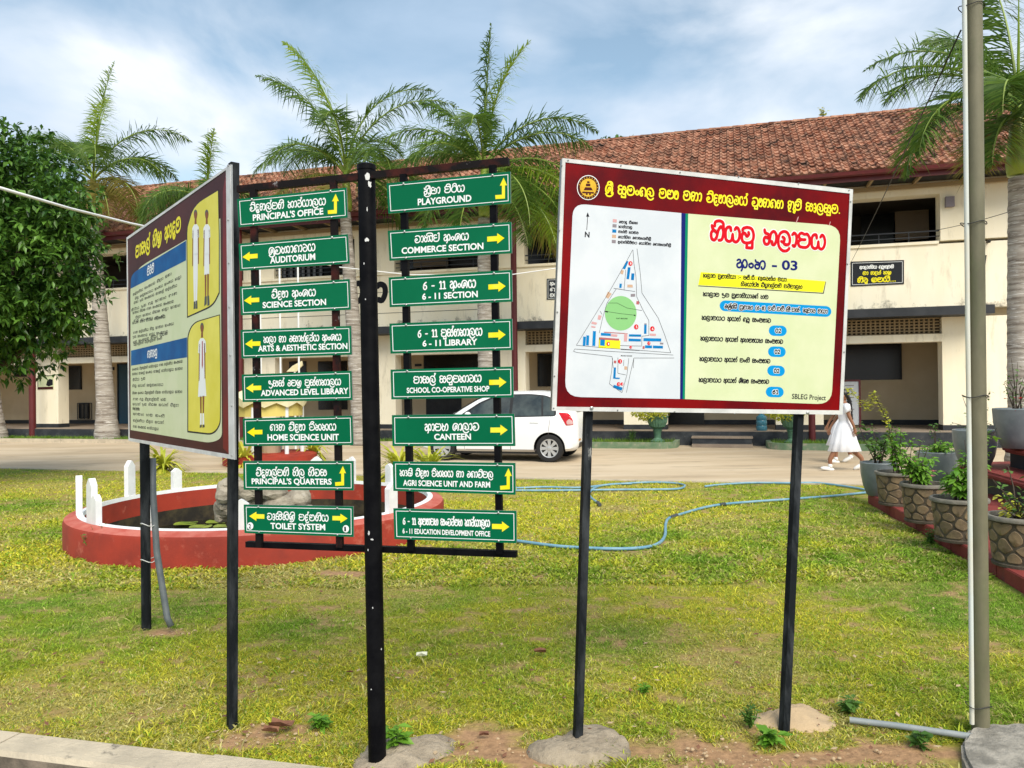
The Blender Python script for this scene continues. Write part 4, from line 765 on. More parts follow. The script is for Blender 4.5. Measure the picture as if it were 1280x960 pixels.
# blades of grass
def blades(n,y0,y1,hh,ww,seed,name,label,clump=None):
    r=np.random.default_rng(seed); m=int(n*1.0)
    t=r.random(m); yy=1/(1/y0+(1/y1-1/y0)*t)          # more of them close by
    xx=(r.random(m)-.5)*2*(.70*yy+.25)+0; k=(yy>np.maximum(lawn_near(xx),2.2)+.0)&(yy<ra.y+RS*(xx-ra.x)-.12)&(np.hypot(xx-PC.x,yy-PC.y)>PR+.01)&(xx<2.59+.206*yy)
    for (px,py,rr) in ((722,935,.17),(984,900,.14),(500,953,.16),(1260,950,.30)): cc=G(px,py); k&=(((xx-cc.x)/rr)**2+((yy-cc.y)/(rr*.6))**2>1)
    dr=dirt(xx,yy); k&=(r.random(m)>dr*1.15); 
    if clump: k&=(vn(xx,yy,2.3,8)*.6+vn(xx,yy,7,3)*.4>clump)
    xx=xx[k]; yy=yy[k]; m=len(xx)
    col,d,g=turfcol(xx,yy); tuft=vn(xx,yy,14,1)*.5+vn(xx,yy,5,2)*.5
    h=hh*(.45+.9*r.random(m))*(.6+.8*tuft)*(1-.35*d); w=ww*(.7+.6*r.random(m)); a=r.random(m)*2*np.pi; lean=h*(.5+1.3*r.random(m)); b=r.random(m)*2*np.pi
    cx_,sx_=np.cos(a)*w,np.sin(a)*w; z0=hgt(xx,yy)-.004; lx,ly=np.cos(b)*lean,np.sin(b)*lean
    V=np.empty((m,5,3),dtype=np.float32); V[:,0]=np.stack([xx-cx_*.6,yy-sx_*.6,z0],1); V[:,1]=np.stack([xx+cx_*.6,yy+sx_*.6,z0],1)
    V[:,2]=np.stack([xx+cx_+lx*.45,yy+sx_+ly*.45,z0+h*.62],1); V[:,3]=np.stack([xx-cx_+lx*.45,yy-sx_+ly*.45,z0+h*.62],1); V[:,4]=np.stack([xx+lx,yy+ly,z0+h*.8],1)
    me=bpy.data.meshes.new(name); me.vertices.add(m*5); me.vertices.foreach_set('co',V.ravel())
    b5=np.arange(m)*5; loops=np.stack([b5,b5+1,b5+2,b5+3,b5+3,b5+2,b5+4],1).ravel().astype(np.int32)
    me.loops.add(m*7); me.loops.foreach_set('vertex_index',loops); me.polygons.add(m*2); st=np.stack([np.arange(m)*7,np.arange(m)*7+4],1).ravel().astype(np.int32); me.polygons.foreach_set('loop_start',st)
    me.update(calc_edges=True)
    rv=(.62+.85*r.random((m,1))); straw=(r.random(m)<.07+.5*d)[:,None]; col=np.where(straw,np.array([.50,.46,.17])*(.6+.7*r.random((m,1))),col*rv)
    deep=(r.random(m)<.24)[:,None]; col=np.where(deep&~straw,C_GRN*rv*.9,col); set_tint(me,np.repeat(col,5,0))
    me.materials.append(GRASSMAT); o=bpy.data.objects.new(name,me); COL.objects.link(o); tag(o,label,'grass',kind='stuff')
GRASSMAT=attrmat('grass_blade',rough=.6,thin=.3)
blades(420000,2.5,6.5,.023,.0024,5,'lawn_grass','short patchy green and straw coloured turf of the near lawn')
blades(170000,6.2,16.5,.036,.0065,6,'lawn_grass','yellowish short turf of the far lawn beside the road')
blades(50000,2.5,9,.05,.0032,8,'long_grass','longer green tufts scattered over the lawn',clump=.64)
# near kerb
ka,kb=G(0,912,.04),G(410,960,.04); kc,kd=G(0,938,.04),G(165,960,.04)
dk=(kb-ka).normalized(); a0=ka-dk*6; a1=ka+dk*12
w_=((kc-ka)-dk*(kc-ka).dot(dk)); w_.z=0
kerb=thing('kerb',G(0,925,0),'pale worn concrete kerb crossing the bottom left corner','kerb'); kerb['kind']='structure'
del kerb['label']; del kerb['category']
s0=-6.; jr=random.Random(3)
while s0<12:
    L_=1.02; p=ka+dk*s0; q_=ka+dk*(s0+L_-.008); e=jr.uniform(-.004,.004)
    mb=MB(); pr=[(0,0),(0.0,-.22),(1.0,-.22),(1.0,-.022),(.93,0)]
    A=[p+w_*u+Vector((0,0,z+e)) for u,z in pr]; Bq=[q_+w_*u+Vector((0,0,z+e)) for u,z in pr]; n=5
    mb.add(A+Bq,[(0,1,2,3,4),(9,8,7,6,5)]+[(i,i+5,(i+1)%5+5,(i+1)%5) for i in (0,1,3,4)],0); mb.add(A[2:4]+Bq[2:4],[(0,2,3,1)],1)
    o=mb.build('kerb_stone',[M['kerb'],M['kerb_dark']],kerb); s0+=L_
# balcony wall paint: mould creeping up from the ledge
m_=M['cream_wall'].copy(); m_.name='stained_balcony_paint'; M['stained_wall']=m_; t=m_.node_tree; P=t.nodes['Principled BSDF']; src=P.inputs['Base Color'].links[0].from_socket
g=t.nodes.new('ShaderNodeNewGeometry'); sx=t.nodes.new('ShaderNodeSeparateXYZ'); t.links.new(g.outputs['Position'],sx.inputs[0]); r1=t.nodes.new('ShaderNodeMapRange'); r1.inputs[1].default_value=3.5; r1.inputs[2].default_value=4.15; r1.inputs[3].default_value=.20; r1.inputs[4].default_value=-.10; t.links.new(sx.outputs[2],r1.inputs[0])
nn=t.nodes.new('ShaderNodeTexNoise'); nn.inputs['Scale'].default_value=2.2; nn.inputs['Detail'].default_value=10; nn.inputs['Roughness'].default_value=.75; t.links.new(g.outputs['Position'],nn.inputs['Vector'])
ad=t.nodes.new('ShaderNodeMath'); t.links.new(nn.outputs['Fac'],ad.inputs[0]); t.links.new(r1.outputs[0],ad.inputs[1]); r2=t.nodes.new('ShaderNodeMapRange'); r2.inputs[1].default_value=.64; r2.inputs[2].default_value=.78; r2.inputs[4].default_value=.85; t.links.new(ad.outputs[0],r2.inputs[0])
x=t.nodes.new('ShaderNodeMix'); x.data_type='RGBA'; t.links.new(r2.outputs[0],x.inputs[0]); t.links.new(src,x.inputs[6]); x.inputs[7].default_value=(.05,.045,.035,1); t.links.new(x.outputs[2],P.inputs['Base Color'])
# ================================================ SCHOOL BUILDING
bd=thing('school_building',FO,'long two storey cream school building with a tiled roof behind the signs','building')
UL,UR=-24.,19.
def bbox(mb,u0,u1,w0,w1,z0,z1,m=0):
    p=[B(u,w,z) for z in (z0,z1) for w in (w0,w1) for u in (u0,u1)]
    return mb.add(p,[(0,2,3,1),(4,5,7,6),(0,1,5,4),(2,6,7,3),(0,4,6,2),(1,3,7,5)],m)
def bpart(name,m,*bs,parent=None,label=None):
    mb=MB()
    for b_ in bs: bbox(mb,*b_)
    o=mb.build(name,m,parent or bd)
    if label: o['label']=label
    return o
bpart('plinth',M['plinth'],(UL,UR,-3.9,0,-.4,.37))
bpart('veranda_floor',M['floor_cement'],(UL,UR,-3.55,-.01,.372,.385))
piers=[(-22.6,-21.5),(-18.0,-17.0),(-13.9,-12.8),(-9.35,-8.2),(-5.3,-3.95),(-.56,.22),(3.1,4.3),(7.2,8.4),(11.25,UR)]
W0,W1=-1.15,-.7
for a,b in piers:
    bpart('pier',M['cream_wall'],(a,b,W0,W1,.50,3.28)); bpart('pier_skirting',M['black_paint'],(a-.01,b+.01,W0-.01,W1+.012,.386,.52))
prev=UL
for a,b in piers:
    if a-prev>.5:
        bpart('lintel_beam',M['cream_wall'],(prev,a,W0,W1-.002,2.66,2.86))
        # pierced cement lattice above the beam
        mb=MB(); u=prev+.05; 
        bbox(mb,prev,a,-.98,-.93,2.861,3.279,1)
        n=int((a-prev-.1)/.115)
        for i in range(n+1): bbox(mb,prev+.05+i*.115-.02,prev+.05+i*.115+.02,-.90,-.82,2.87,3.27)
        for j in range(6): bbox(mb,prev,a,-.905,-.815,2.87+j*.078-.010,2.87+j*.078+.022)
        mb.build('lattice_panel',[M['lattice'],M['lattice_dark']],bd)
        bpart('upper_beam',M['cream_wall'],(prev,a,W0,W1-.002,6.45,6.78))
        # railing in the upper opening
        mb=MB(); mb.bar(B(prev,-.82,5.52),B(a,-.82,5.52),.03,.03); mb.bar(B(prev,-.82,5.38),B(a,-.82,5.38),.02,.02); 
        for i in range(1,4): uu=prev+(a-prev)*i/4; mb.bar(B(uu,-.82,5.24),B(uu,-.82,5.52),.02,.02)
        mb.build('railing',M['black_paint'],bd)
    bpart('upper_pier',M['cream_wall'],(a,b,W0,W1,5.24,6.78)); prev=b
bpart('balcony_wall',M['stained_wall'],(UL,UR,W0,W1+.003,3.50,5.16))
bpart('sill_moulding',M['cream_wall'],(UL,11.2,W0-.02,W1+.05,5.162,5.235))
uR,_=uof(1243,388,-.05)
bpart('sunshade_slab',M['black_paint'],(UL,uR,W1+.004,0.0,3.285,3.50))
bpart('upper_floor_slab',M['inner_wall'],(UL,UR,-3.9,W0-.001,3.282,3.498))
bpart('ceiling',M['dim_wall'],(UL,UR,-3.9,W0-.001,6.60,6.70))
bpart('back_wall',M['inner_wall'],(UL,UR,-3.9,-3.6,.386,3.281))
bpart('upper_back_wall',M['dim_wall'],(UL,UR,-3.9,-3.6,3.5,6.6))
bpart('wall_skirting',M['black_paint'],(UL,UR,-3.598,-3.57,.387,.53))
bpart('end_wall',M['cream_wall'],(UL-.3,UL-.001,-8.2,W1,-.3,6.78),(UR+.001,UR+.3,-8.2,W1,-.3,6.78)); bpart('rear_wall',M['cream_wall'],(UL,UR,-8.2,-7.9,-.3,6.78))
# groove lines on the balcony wall
bpart('cable_line',M['wire'],(-10.,-.6,W1+.004,W1+.012,4.62,4.632),(-10.,-.6,W1+.004,W1+.012,3.97,3.982))
def opening(px0,py0,px1,py1,m,name='window',w=-3.6,frame=None,dd=.04,label=None):
    u0,z1=uof(px0,(py0+0),w); u1,_=uof(px1,py0,w); _,z0=uof((px0+px1)/2,py1,w); z0=max(z0,.39) if z0<2 else z0
    mb=MB(); bbox(mb,u0,u1,w,w+dd,z0,z1); o=mb.build(name,m,bd)
    if label: o['label']=label
    if frame:
        f=MB(); t=.05
        for a in ((u0-t,u0,z0,z1),(u1,u1+t,z0,z1),(u0-t,u1+t,z1,z1+t)): bbox(f,a[0],a[1],w,w+dd+.03,a[2],a[3])
        f.build('frame',frame,o)
    return o
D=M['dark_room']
opening(84,459,101,487,D,frame=M['black_paint']); opening(20,456,32,471,D,frame=M['black_paint']); opening(119,455,127,469,D)
o=opening(101,505,111,523,D,'vent',frame=M['black_paint']); u0,z1=uof(97,504,-3.5); u1,z0=uof(115,524,-3.5)
mb=MB(); 
for i in range(5): bbox(mb,u0+(u1-u0)*i/4-.012,u0+(u1-u0)*i/4+.012,-3.5,-3.48,z0,z1)
for z in (z0,z1): bbox(mb,u0,u1,-3.501,-3.479,z-.012,z+.012)
mb.build('grille',M['black_paint'],o)
opening(149,456,162,531,M['blue_door'],'door',frame=M['black_paint'],label='blue veranda door at the left')
opening(137,459,143,463,M['plaque'],'plate'); opening(362,452,383,470,D); opening(398,452,434,512,D,'doorway'); opening(532,444,604,462,D,frame=M['black_paint']); opening(533,498,577,530,M['black_paint'],'doorway'); opening(519,455,527,458,M['plaque'],'plate')
opening(674,444,700,483,D,frame=M['black_paint']); opening(833,505,880,531,D,'doorway'); opening(1040,432,1124,475,D,frame=M['black_paint']); opening(740,440,790,485,D); opening(233,450,262,500,D)
for (a,b,c,d_) in ((353,322,416,345),(500,300,610,334),(655,280,690,333),(1075,240,1100,308),(1100,236,1168,308),(740,255,800,310),(880,255,940,310),(238,330,262,350)):
    opening(a,b,c,d_,D,w=-3.55)
opening(1118,236,1160,300,M['shrine_stone'],'door',label='brown door leaf in the upper opening',w=-3.4); opening(517,300,560,334,M['shrine_stone'],'door',w=-3.4)
mb=MB()
for x_ in (356,364,371,379,386,393,401): u_,z_=uof(x_,335,-3.45); bbox(mb,u_-.05,u_+.05,-3.46,-3.44,z_-.35,z_+.25)
mb.build('window_shutter',M['window_bar'],bd)
# drain pipes
for px in (40.5,303,645,1014.5):
    u_,_=uof(px,500,-.02); top_=6.75 if px in (303,645) else 3.3
    if px==40.5: top_=3.3
    mb=MB(); mb.tube([B(u_,-.02 if top_<4 else .06,.05),B(u_,-.02 if top_<4 else .06,3.28 if top_<4 else top_)],.085 if px!=40.5 else .11,12)
    mb.build('drain_pipe',M['maroon_paint'],bd,smooth=True,auto=40)
# eave
bpart('soffit',M['black_paint'],(UL-.4,UR+.4,-.69,.2,6.79,6.82)); bpart('fascia_board',M['maroon_paint'],(UL-.4,UR+.4,.201,.235,6.70,6.93))
mb=MB(); prof=[(.24,.0),(.26,-.07),(.33,-.09),(.38,-.06),(.40,.02),(.385,.02),(.365,-.045),(.33,-.07),(.27,-.055),(.255,0)]
A=[B(UL-.5,w,6.90+z) for w,z in prof]; mb.prism(A,B(UR+.5,0,0)-B(UL-.5,0,0)); mb.build('gutter',M['maroon_paint'],bd)
mb=MB(); bbox(mb,UL,UR,-.60,-.52,6.60,6.70); u=UL+.5
while u<UR: bbox(mb,u,u+.06,-.69,.19,6.705,6.785); u+=1.1
mb.build('eave_rafter',M['lattice'],bd)
# roof
EV=(.32,6.93); RG=(-4.05,9.72); sl=math.hypot(EV[0]-RG[0],RG[1]-EV[1]); sd_=((RG[0]-EV[0])/sl,(RG[1]-EV[1])/sl); nw=(-sd_[1]*-1,sd_[0]*-1)
nw=(sd_[1],-sd_[0])
if nw[1]<0: nw=(-nw[0],-nw[1])
mb=MB(); mb.prism([B(UL-.5,EV[0],EV[1]-.02),B(UR+.5,EV[0],EV[1]-.02),B(UR+.5,RG[0],RG[1]-.02),B(UL-.5,RG[0],RG[1]-.02)],Vector((0,0,-.06)))
mb.prism([B(UL-.5,RG[0],RG[1]-.02),B(UR+.5,RG[0],RG[1]-.02),B(UR+.5,2*RG[0]-EV[0],EV[1]-.02),B(UL-.5,2*RG[0]-EV[0],EV[1]-.02)],Vector((0,0,-.06)))
roof=mb.build('roof',M['tile'],bd)
TW,TL_=.20,.285
def tile_at(u,s,jit):
    # one interlocking clay tile: raised roll, pan, thick lower lip
    a,b_=s,s+TL_*1.12; o=[]
    prof=[(0,.010),(.030,.058),(.065,.064),(.095,.018),(.145,.006),(.18,.018),(.20,.012)]
    dz=jit
    def P(uu,ss,h): return B(u+uu,EV[0]+sd_[0]*ss+nw[0]*h,EV[1]+sd_[1]*ss+nw[1]*h)
    vs=[P(x,a,h+.036+dz) for x,h in prof]+[P(x,b_,h+.004) for x,h in prof]+[P(x,a+.004,-.01) for x,h in prof]
    n=7; fs=[(i,i+1,i+1+n,i+n) for i in range(n-1)]+[(i+1,i,i+2*n,i+1+2*n) for i in range(n-1)]
    return vs,fs
tiles=[]; jr=random.Random(9)
nr=int(sl/TL_)
for r in range(nr):
    u=UL-.4
    while u<UR+.3:
        tiles.append((u,r*TL_,jr.uniform(-.006,.010),)); u+=TW
def tdist(t):
    p=B(t[0],EV[0]+sd_[0]*t[1],EV[1]+sd_[1]*t[1]); d=(p-EYE); px=640+960*d.x/d.y; return d.length+(0 if (620<px<1290 and not (690<px<1075 and t[1]<1.1)) else 100)
tiles.sort(key=tdist)
for t in tiles[:290]:
    vs,fs=tile_at(*t); mb=MB(); mb.add(vs,fs); mb.build('roof_tile',M['tile'],roof)
mb=MB()
for t in tiles[290:]:
    vs,fs=tile_at(*t); mb.add(vs,fs)
tag(mb.build('roof_tile',M['tile'],roof),kind='stuff')
u=UL-.4; k=0
while u<UR+.4:
    mb=MB(); L_=.36; c=[]
    for e,rr in ((0,.125),(L_*1.08,.105)):
        for j in range(7): a=math.pi*j/6; c.append(B(u+e,RG[0]+rr*math.cos(a),RG[1]-.01+rr*.8*math.sin(a)))
    mb.add(c,[(i,i+1,i+8,i+7) for i in range(6)]+[(0,7,8,1)][:0]+[tuple(range(6,-1,-1))]); mb.build('ridge_tile',M['tile'],roof); u+=L_; k+=1
# writing on the balcony wall, half hidden behind the poles
WP=Plane(B(0,W1+.012,4),U,(0,0,1))
mb=MB(); sinhala(mb,WP,"ට",(438,377),(453.5,376.5),23,w=.15,off=.0); sinhala(mb,WP,"ා",(470,376),(483.5,375.5),21,w=.17,off=.0); sinhala(mb,WP,"ා",(286,378),(297.5,378),20,w=.17,off=.0); mb.build('wall_lettering',M['black_print'],bd)
# plaques
def plaque(px,py,m,label,w=W1+.02,name='wall_plaque',cat='plaque',th=.02,r=3):
    P=Plane(B(0,w,0),U,(0,0,1)); q=[P.at(*p) for p in px]; mb=MB(); mb.prism([p for p in q],Wv*-.02); o=mb.build(name,m); tag(o,label,cat); return P,o
P,o=plaque([(1063.5,327),(1130,325),(1130,355),(1063.5,358)],0,M['plaque'],'black wall plaque with yellow and white writing on the cream balcony wall')
mb=MB(); line(mb,P,[(1065.5,329),(1128,327),(1128,353),(1065.5,356),(1065.5,329)],.5,.004); sinhala(mb,P,"ආදරණිය ගුරුතුමනි",(1074.5,336),(1117,335),3.2,w=.13,off=.004); mb.build('white_lettering',M['white_print'],o)
mb=MB(); sinhala(mb,P,"මා හදන් කළ",(1078.5,343.5),(1114,342.5),3.6,w=.13,off=.004); sinhala(mb,P,"හිරු ඔබයි...",(1072,353),(1120,351.5),5,w=.14,off=.004); mb.build('yellow_lettering',M['yellow_print'],o)
P,o=plaque([(683.5,348.5),(722,347),(722,373),(683.5,374.5)],0,M['plaque'],'black wall plaque peeking out left of the plan board')
mb=MB(); line(mb,P,[(685,350),(721,348.6),(721,371.5),(685,373),(685,350)],.5,.004)
for i,s in enumerate(("අංක","ගුරු","මයා")): sinhala(mb,P,s,(687.5,356.5+i*7.2),(700,356+i*7.2),3.6,w=.14,off=.004)
mb.build('white_lettering',M['white_print'],o)
P,o=plaque([(47,470),(66.5,469.5),(66.5,486.5),(47,487)],0,M['board_cream'],'small picture plaque with a dark bird shape on the left pier')
mb=MB(); line(mb,P,[(47,470),(66.5,469.5)],.8,.004); line(mb,P,[(47.3,470),(47.3,487)],.8,.004); poly(mb,P,[(57.5,481.5),(59,476),(62,473.5),(65.8,474.5),(66,481),(61,483)],.004); poly(mb,P,[(47.3,484),(66.3,483.2),(66.3,486.3),(47.3,486.8)],.003,1); mb.build('picture',[M['black_print'],M['brown_print']],o)
# small fittings on the right wall
mb=MB(); u_,z_=uof(1187,252,W1+.05); bbox(mb,u_-.10,u_+.10,W1+.005,W1+.12,z_-.14,z_+.12); tag(mb.build('wall_speaker',M['grey_print']),'small grey box fixed on the cream wall beside the upper window','box')
mb=MB(); u_,z_=uof(1235,302,W1+.05); mb.tube([B(u_,W1,z_),B(u_,W1+.14,z_),B(u_,W1+.16,z_-.03)],.035,8); u2,z2=uof(1231,327,W1+.03); mb.bar(B(u2-.03,W1+.03,z2-.22),B(u2+.02,W1+.03,z2+.16),.04,.04); tag(mb.build('wall_bracket',M['wire']),'black bracket and stub on the right wall beside the palm','bracket')
# notice board on the veranda
u0,z1=uof(1056,477,-1.9); u1,z0=uof(1074,531,-1.9); nb=thing('notice_board',B((u0+u1)/2,-1.9,.39),'tall grey notice board in a maroon frame standing in the veranda behind the girls','notice board')
mb=MB(); bbox(mb,u0-.1,u1,-1.93,-1.90,z0,z1); mb.build('panel',M['board_white'],nb)
mb=MB(); 
for i in range(9): zz=z1-.12-i*.11; bbox(mb,u0,u1-.12-(i%3)*.05,-1.899,-1.897,zz,zz+.02)
mb.build('text_line',M['grey_print'],nb)
mb=MB(); bbox(mb,u1,u1+.05,-1.95,-1.88,.386,z1+.05); bbox(mb,u0-.15,u0-.1,-1.95,-1.88,.386,z1+.05); bbox(mb,u0-.1,u1,-1.95,-1.88,z1+.001,z1+.05); mb.build('frame',M['maroon_paint'],nb)
# water bottle
u_,_=uof(952,535,-.35); p=B(u_,-.35,.386); mb=MB(); mb.lathe([(.0,0),(.13,0),(.14,.03),(.14,.12),(.13,.135),(.14,.15),(.14,.26),(.13,.275),(.14,.29),(.135,.36),(.06,.43),(.035,.44),(.035,.49),(0,.49)],p,16)
tag(mb.build('water_bottle',M['bottle'],smooth=True,auto=40),'large blue water bottle standing on the veranda edge','water bottle')
# steps
st=thing('entrance_steps',B(uof(903,555,.4)[0],.3,0),'two low concrete steps up to the veranda right of the urn','steps')
ua,_=uof(865,553,.65); ub_,_=uof(941,553,.65)
bpart('lower_step',M['floor_cement'],(ua,ub_,.001,.75,.004,.08),parent=st); bpart('step_block',M['plinth'],(ua,ub_-.02,.002,.50,.08,.22),parent=st); bpart('upper_step',M['floor_cement'],(ua-.02,ub_+.01,.002,.52,.221,.26),parent=st)
# planted strips with kerbs
def bedkerb(name,px0,px1,m,label,depth=1.25,hh=.16,lf=True):
    u0,_=uof(px0,560,depth); u1,_=uof(px1,560,depth); t=thing(name,B((u0+u1)/2,depth/2,0),label,'flower bed')
    r=.5; out_=[]; inn=[]
    path=[(u0,.02),(u0,depth-r)]+[(u0+r-r*math.cos(a),depth-r+r*math.sin(a)) for a in [math.pi/2*i/5 for i in range(1,6)]]+[(u1-r+r*math.sin(a),depth-r+r*math.cos(a)) for a in [math.pi/2*i/5 for i in range(0,6)]]+[(u1,.02)]
    mb=MB(); pts=[B(u,w,hh/2) for u,w in path]
    n=len(path); cu=sum(p[0] for p in path)/n; vs=[]
    for i,(u,w) in enumerate(path):
        a=path[max(0,i-1)]; b=path[min(n-1,i+1)]; dx,dy=b[0]-a[0],b[1]-a[1]; l=math.hypot(dx,dy); nx,ny=-dy/l*.06,dx/l*.06
        vs+=[B(u+nx,w+ny,-.02),B(u+nx,w+ny,hh),B(u-nx,w-ny,hh),B(u-nx,w-ny,-.02)]
    fs=[]
    for i in range(n-1):
        for j in range(4): fs.append((i*4+j,i*4+(j+1)%4,(i+1)*4+(j+1)%4,(i+1)*4+j))
    fs+=[(3,2,1,0),(4*n-4,4*n-3,4*n-2,4*n-1)]
    mb.add(vs,fs); mb.build('kerb',m,t)
    mb=MB(); mb.add([B(u,w*.98,hh-.05) for u,w in path],[tuple(range(n))]); mb.build('soil',M['soil'],t)
    g=MB(); rr=random.Random(len(label))
    for i in range(int((u1-u0)*depth*420)):
        u=rr.uniform(u0+.06,u1-.06); w=rr.uniform(.05,depth-.1); h=rr.uniform(.05,.13); an=rr.uniform(0,6.28); p=B(u,w,hh-.05); d=Vector((math.cos(an),math.sin(an),0)); e=Vector((-d.y,d.x,0))*.008
        g.add([p-e,p+e,p+d*h*.3+Vector((0,0,h))],[(0,1,2)])
    tag(g.build('grass',M['grass_far'],t),kind='stuff')
    return u0,u1
bedkerb('flower_bed',712,843,M['green_kerb'],'low green kerbed bed under the urn beside the car')
bedkerb('flower_bed',963,1120,M['green_kerb'],'low green kerbed bed behind the walking girls')
bedkerb('flower_bed',-60,500,M['kerb'],'long low kerbed grass strip under the palms on the left',depth=1.15,hh=.12)
# urns with bushes
def leafpatch(mb,c,r,n,size,rr,flat=1.0,m=0,shape=.45,hollow=.3,fold=.12):
    for i in range(n):
        d=Vector((rr.gauss(0,1),rr.gauss(0,1),rr.gauss(0,1))).normalized()*r*(hollow+(1-hollow)*rr.random()**.5); d.z*=flat; p=Vector(c)+d
        a=Vector((rr.gauss(0,1)+d.x/r,rr.gauss(0,1)+d.y/r,rr.gauss(0,.7)+.1)).normalized(); b=a.cross(Vector((rr.gauss(0,1),rr.gauss(0,1),rr.gauss(0,1)))).normalized(); s=size*rr.uniform(.6,1.3); nn=a.cross(b)
        mb.add([p,p+a*s*.45+b*s*shape*.5+nn*s*fold,p+a*s-nn*s*.15,p+a*s*.45-b*s*shape*.5+nn*s*fold,p+a*s*.5],[(0,1,4),(1,2,4),(2,3,4),(3,0,4)],m)
def urn(px,lab,lab2):
    u,_=uof(px,555,.75); p=B(u,.75,.11); t=thing('garden_urn',p,lab,'urn','green garden urns')
    mb=MB(); mb.lathe([(.16,0),(.19,.02),(.19,.06),(.12,.10),(.09,.14),(.10,.30),(.13,.34),(.09,.37)],p,20); mb.build('foot',M['urn_green'],t,smooth=True,auto=35)
    mb=MB(); n=40; prof=[(.10,.37),(.20,.43),(.255,.55),(.27,.66),(.285,.68),(.285,.71),(.25,.71),(.24,.66),(0,.66)]; mb.lathe(prof,p,n)
    for k,v in enumerate(mb.v):
        i=k//n; j=k%n
        if i<4 and j%2: x=Vector(v)-p; x.x*=.93; x.y*=.93; mb.v[k]=tuple(p+x)
    mb.build('bowl',M['urn_green'],t)
    mb=MB(); leafpatch(mb,p+Vector((-.18,0,.83)),.48,900,.10,random.Random(px),.55)
    for i in range(9): a=i*.7; mb.tube([p+Vector((0,0,.6)),p+Vector((.12*math.cos(a),.12*math.sin(a),.8)),p+Vector((.3*math.cos(a),.3*math.sin(a),.95))],.008,4,1)
    tag(mb.build('leafy_bush',[M['leaf_yellow'],M['bark']]),lab2,'bush')
urn(822,'green ribbed garden urn beside the parked car','pale yellow bush growing in the urn beside the car'); urn(990,'green ribbed garden urn behind the right board post','pale yellow bush in the urn behind the right board post')
# ================================================ POND
pond=thing('garden_pond',PC,'round red walled garden pond with white inner rim and white pickets','pond')
H_=.29; n=96
mb=MB(); mb.lathe([(PR,-.3),(PR,H_-.03),(PR-.012,H_)],PC,n,cap=False); mb.build('outer_wall',M['pond_red'],pond,smooth=True,auto=50)
mb=MB(); mb.lathe([(PR-.012,H_),(PR-.13,H_+.035),],PC,n,cap=False); mb.build('rim',M['pond_rim'],pond,smooth=True,auto=50)
mb=MB(); mb.lathe([(PR-.13,H_+.035),(PR-.19,H_+.045),(PR-.197,H_)],PC,n,cap=False); mb.build('white_rim',M['white_paint'],pond,smooth=True,auto=50)
mb=MB(); mb.lathe([(PR-.197,H_),(PR-.20,.07)],PC,n,cap=False); mb.build('inner_wall',M['pond_red'],pond,smooth=True)
mb=MB(); mb.lathe([(PR-.202,.07),(PR-.204,-.30)],PC,n,cap=False); mb.build('wet_wall_band',M['moss_wall'],pond,smooth=True)
mb=MB(); mb.lathe([(0.001,0),(PR-.204,0)],PC+Vector((0,0,-.12)),n,cap=False); mb.build('water_surface',M['water'],pond)
jr=random.Random(5)
pads=[]
for i in range(2500):
    a=jr.uniform(0,6.28); r=(PR-.36)*math.sqrt(jr.random()); rr=jr.uniform(.11,.22); c=(PC.x+r*math.cos(a),PC.y+r*math.sin(a))
    if all(math.hypot(c[0]-p[0],c[1]-p[1])>(rr+p[2])*.93 for p in pads) and math.hypot(c[0]+2.95,c[1]-9.1)>.75: pads.append((*c,rr))
for k,(x_,y_,r) in enumerate(pads[:90]):
    mb=MB(); a0=jr.uniform(0,6.28); N=16; c=Vector((x_,y_,-.112+k*.0003)); vs=[c-Vector((0,0,.004))]
    for i in range(N+1): a=a0+.2+(6.283-.4)*i/N; vs.append(c+Vector((r*math.cos(a),r*math.sin(a),.006*math.sin(3*a))))
    mb.add(vs,[(0,i+1,i+2) for i in range(N)]); mb.build('lily_pad',M['pad'],pond)
for i,(px,py0,py1,w) in enumerate(((94,640,598,.085),(114.5,655,605,.12),(121,655,623,.10),(162,615,571,.12),(188,607+18,604,.09),(221,608,586,.12),(301.5,664,629,.14),(395,632,600,.15),(435.5,600,574,.11),(487,600,576,.11),(489,640,605,.13),(440,604,592,.1))):
    # pickets stand on the white rim: take the point of the rim under that pixel column
    best=None
    for k in range(360):
        a=math.radians(k); p=PC+Vector(((PR-.155)*math.cos(a),(PR-.155)*math.sin(a),H_+.035)); d=CM.to_3x3().inverted()@(p-EYE); qx=640-960*d.x/d.z; qy=480+960*d.y/d.z; e=abs(qx-px)*2+abs(qy-py1-(40 if i<5 else 26))*.4
        if best is None or e<best[0]: best=(e,p,a)
    p,a=best[1],best[2]; hgt_=(best[1]-EYE).length/960*max(24,(py0-py1)) if i not in (4,7,11) else .34
    hgt_=min(hgt_,.44); t=Vector((-math.sin(a),math.cos(a),0)); rd=Vector((math.cos(a),math.sin(a),0)); mb=MB(); h=hgt_; ww=w/2
    pr=[(-ww,0),(ww,0),(ww,h*.84),(ww*.2,h*.985),(0,h),(-ww*.2,h*.985),(-ww,h*.84)]
    mb.prism([p-rd*.03+t*x_+Vector((0,0,z_)) for x_,z_ in pr],rd*.06); mb.build('picket',M['white_paint'],pond)
ROCKL=['grey boulder at the top left of the pond rock pile','grey boulder below the top left one in the pond','lowest left boulder touching the pond water','boulder just right of the uniform board post, near the top of the pile','large central boulder seen between the lowest left signs','low central boulder half hidden by the toilet system sign','light boulder in the gap above the toilet system sign','right upper boulder of the pond rock pile','low right boulder behind the toilet system sign','rightmost boulder beside the white picket in the pond','middle left boulder behind the uniform board post']
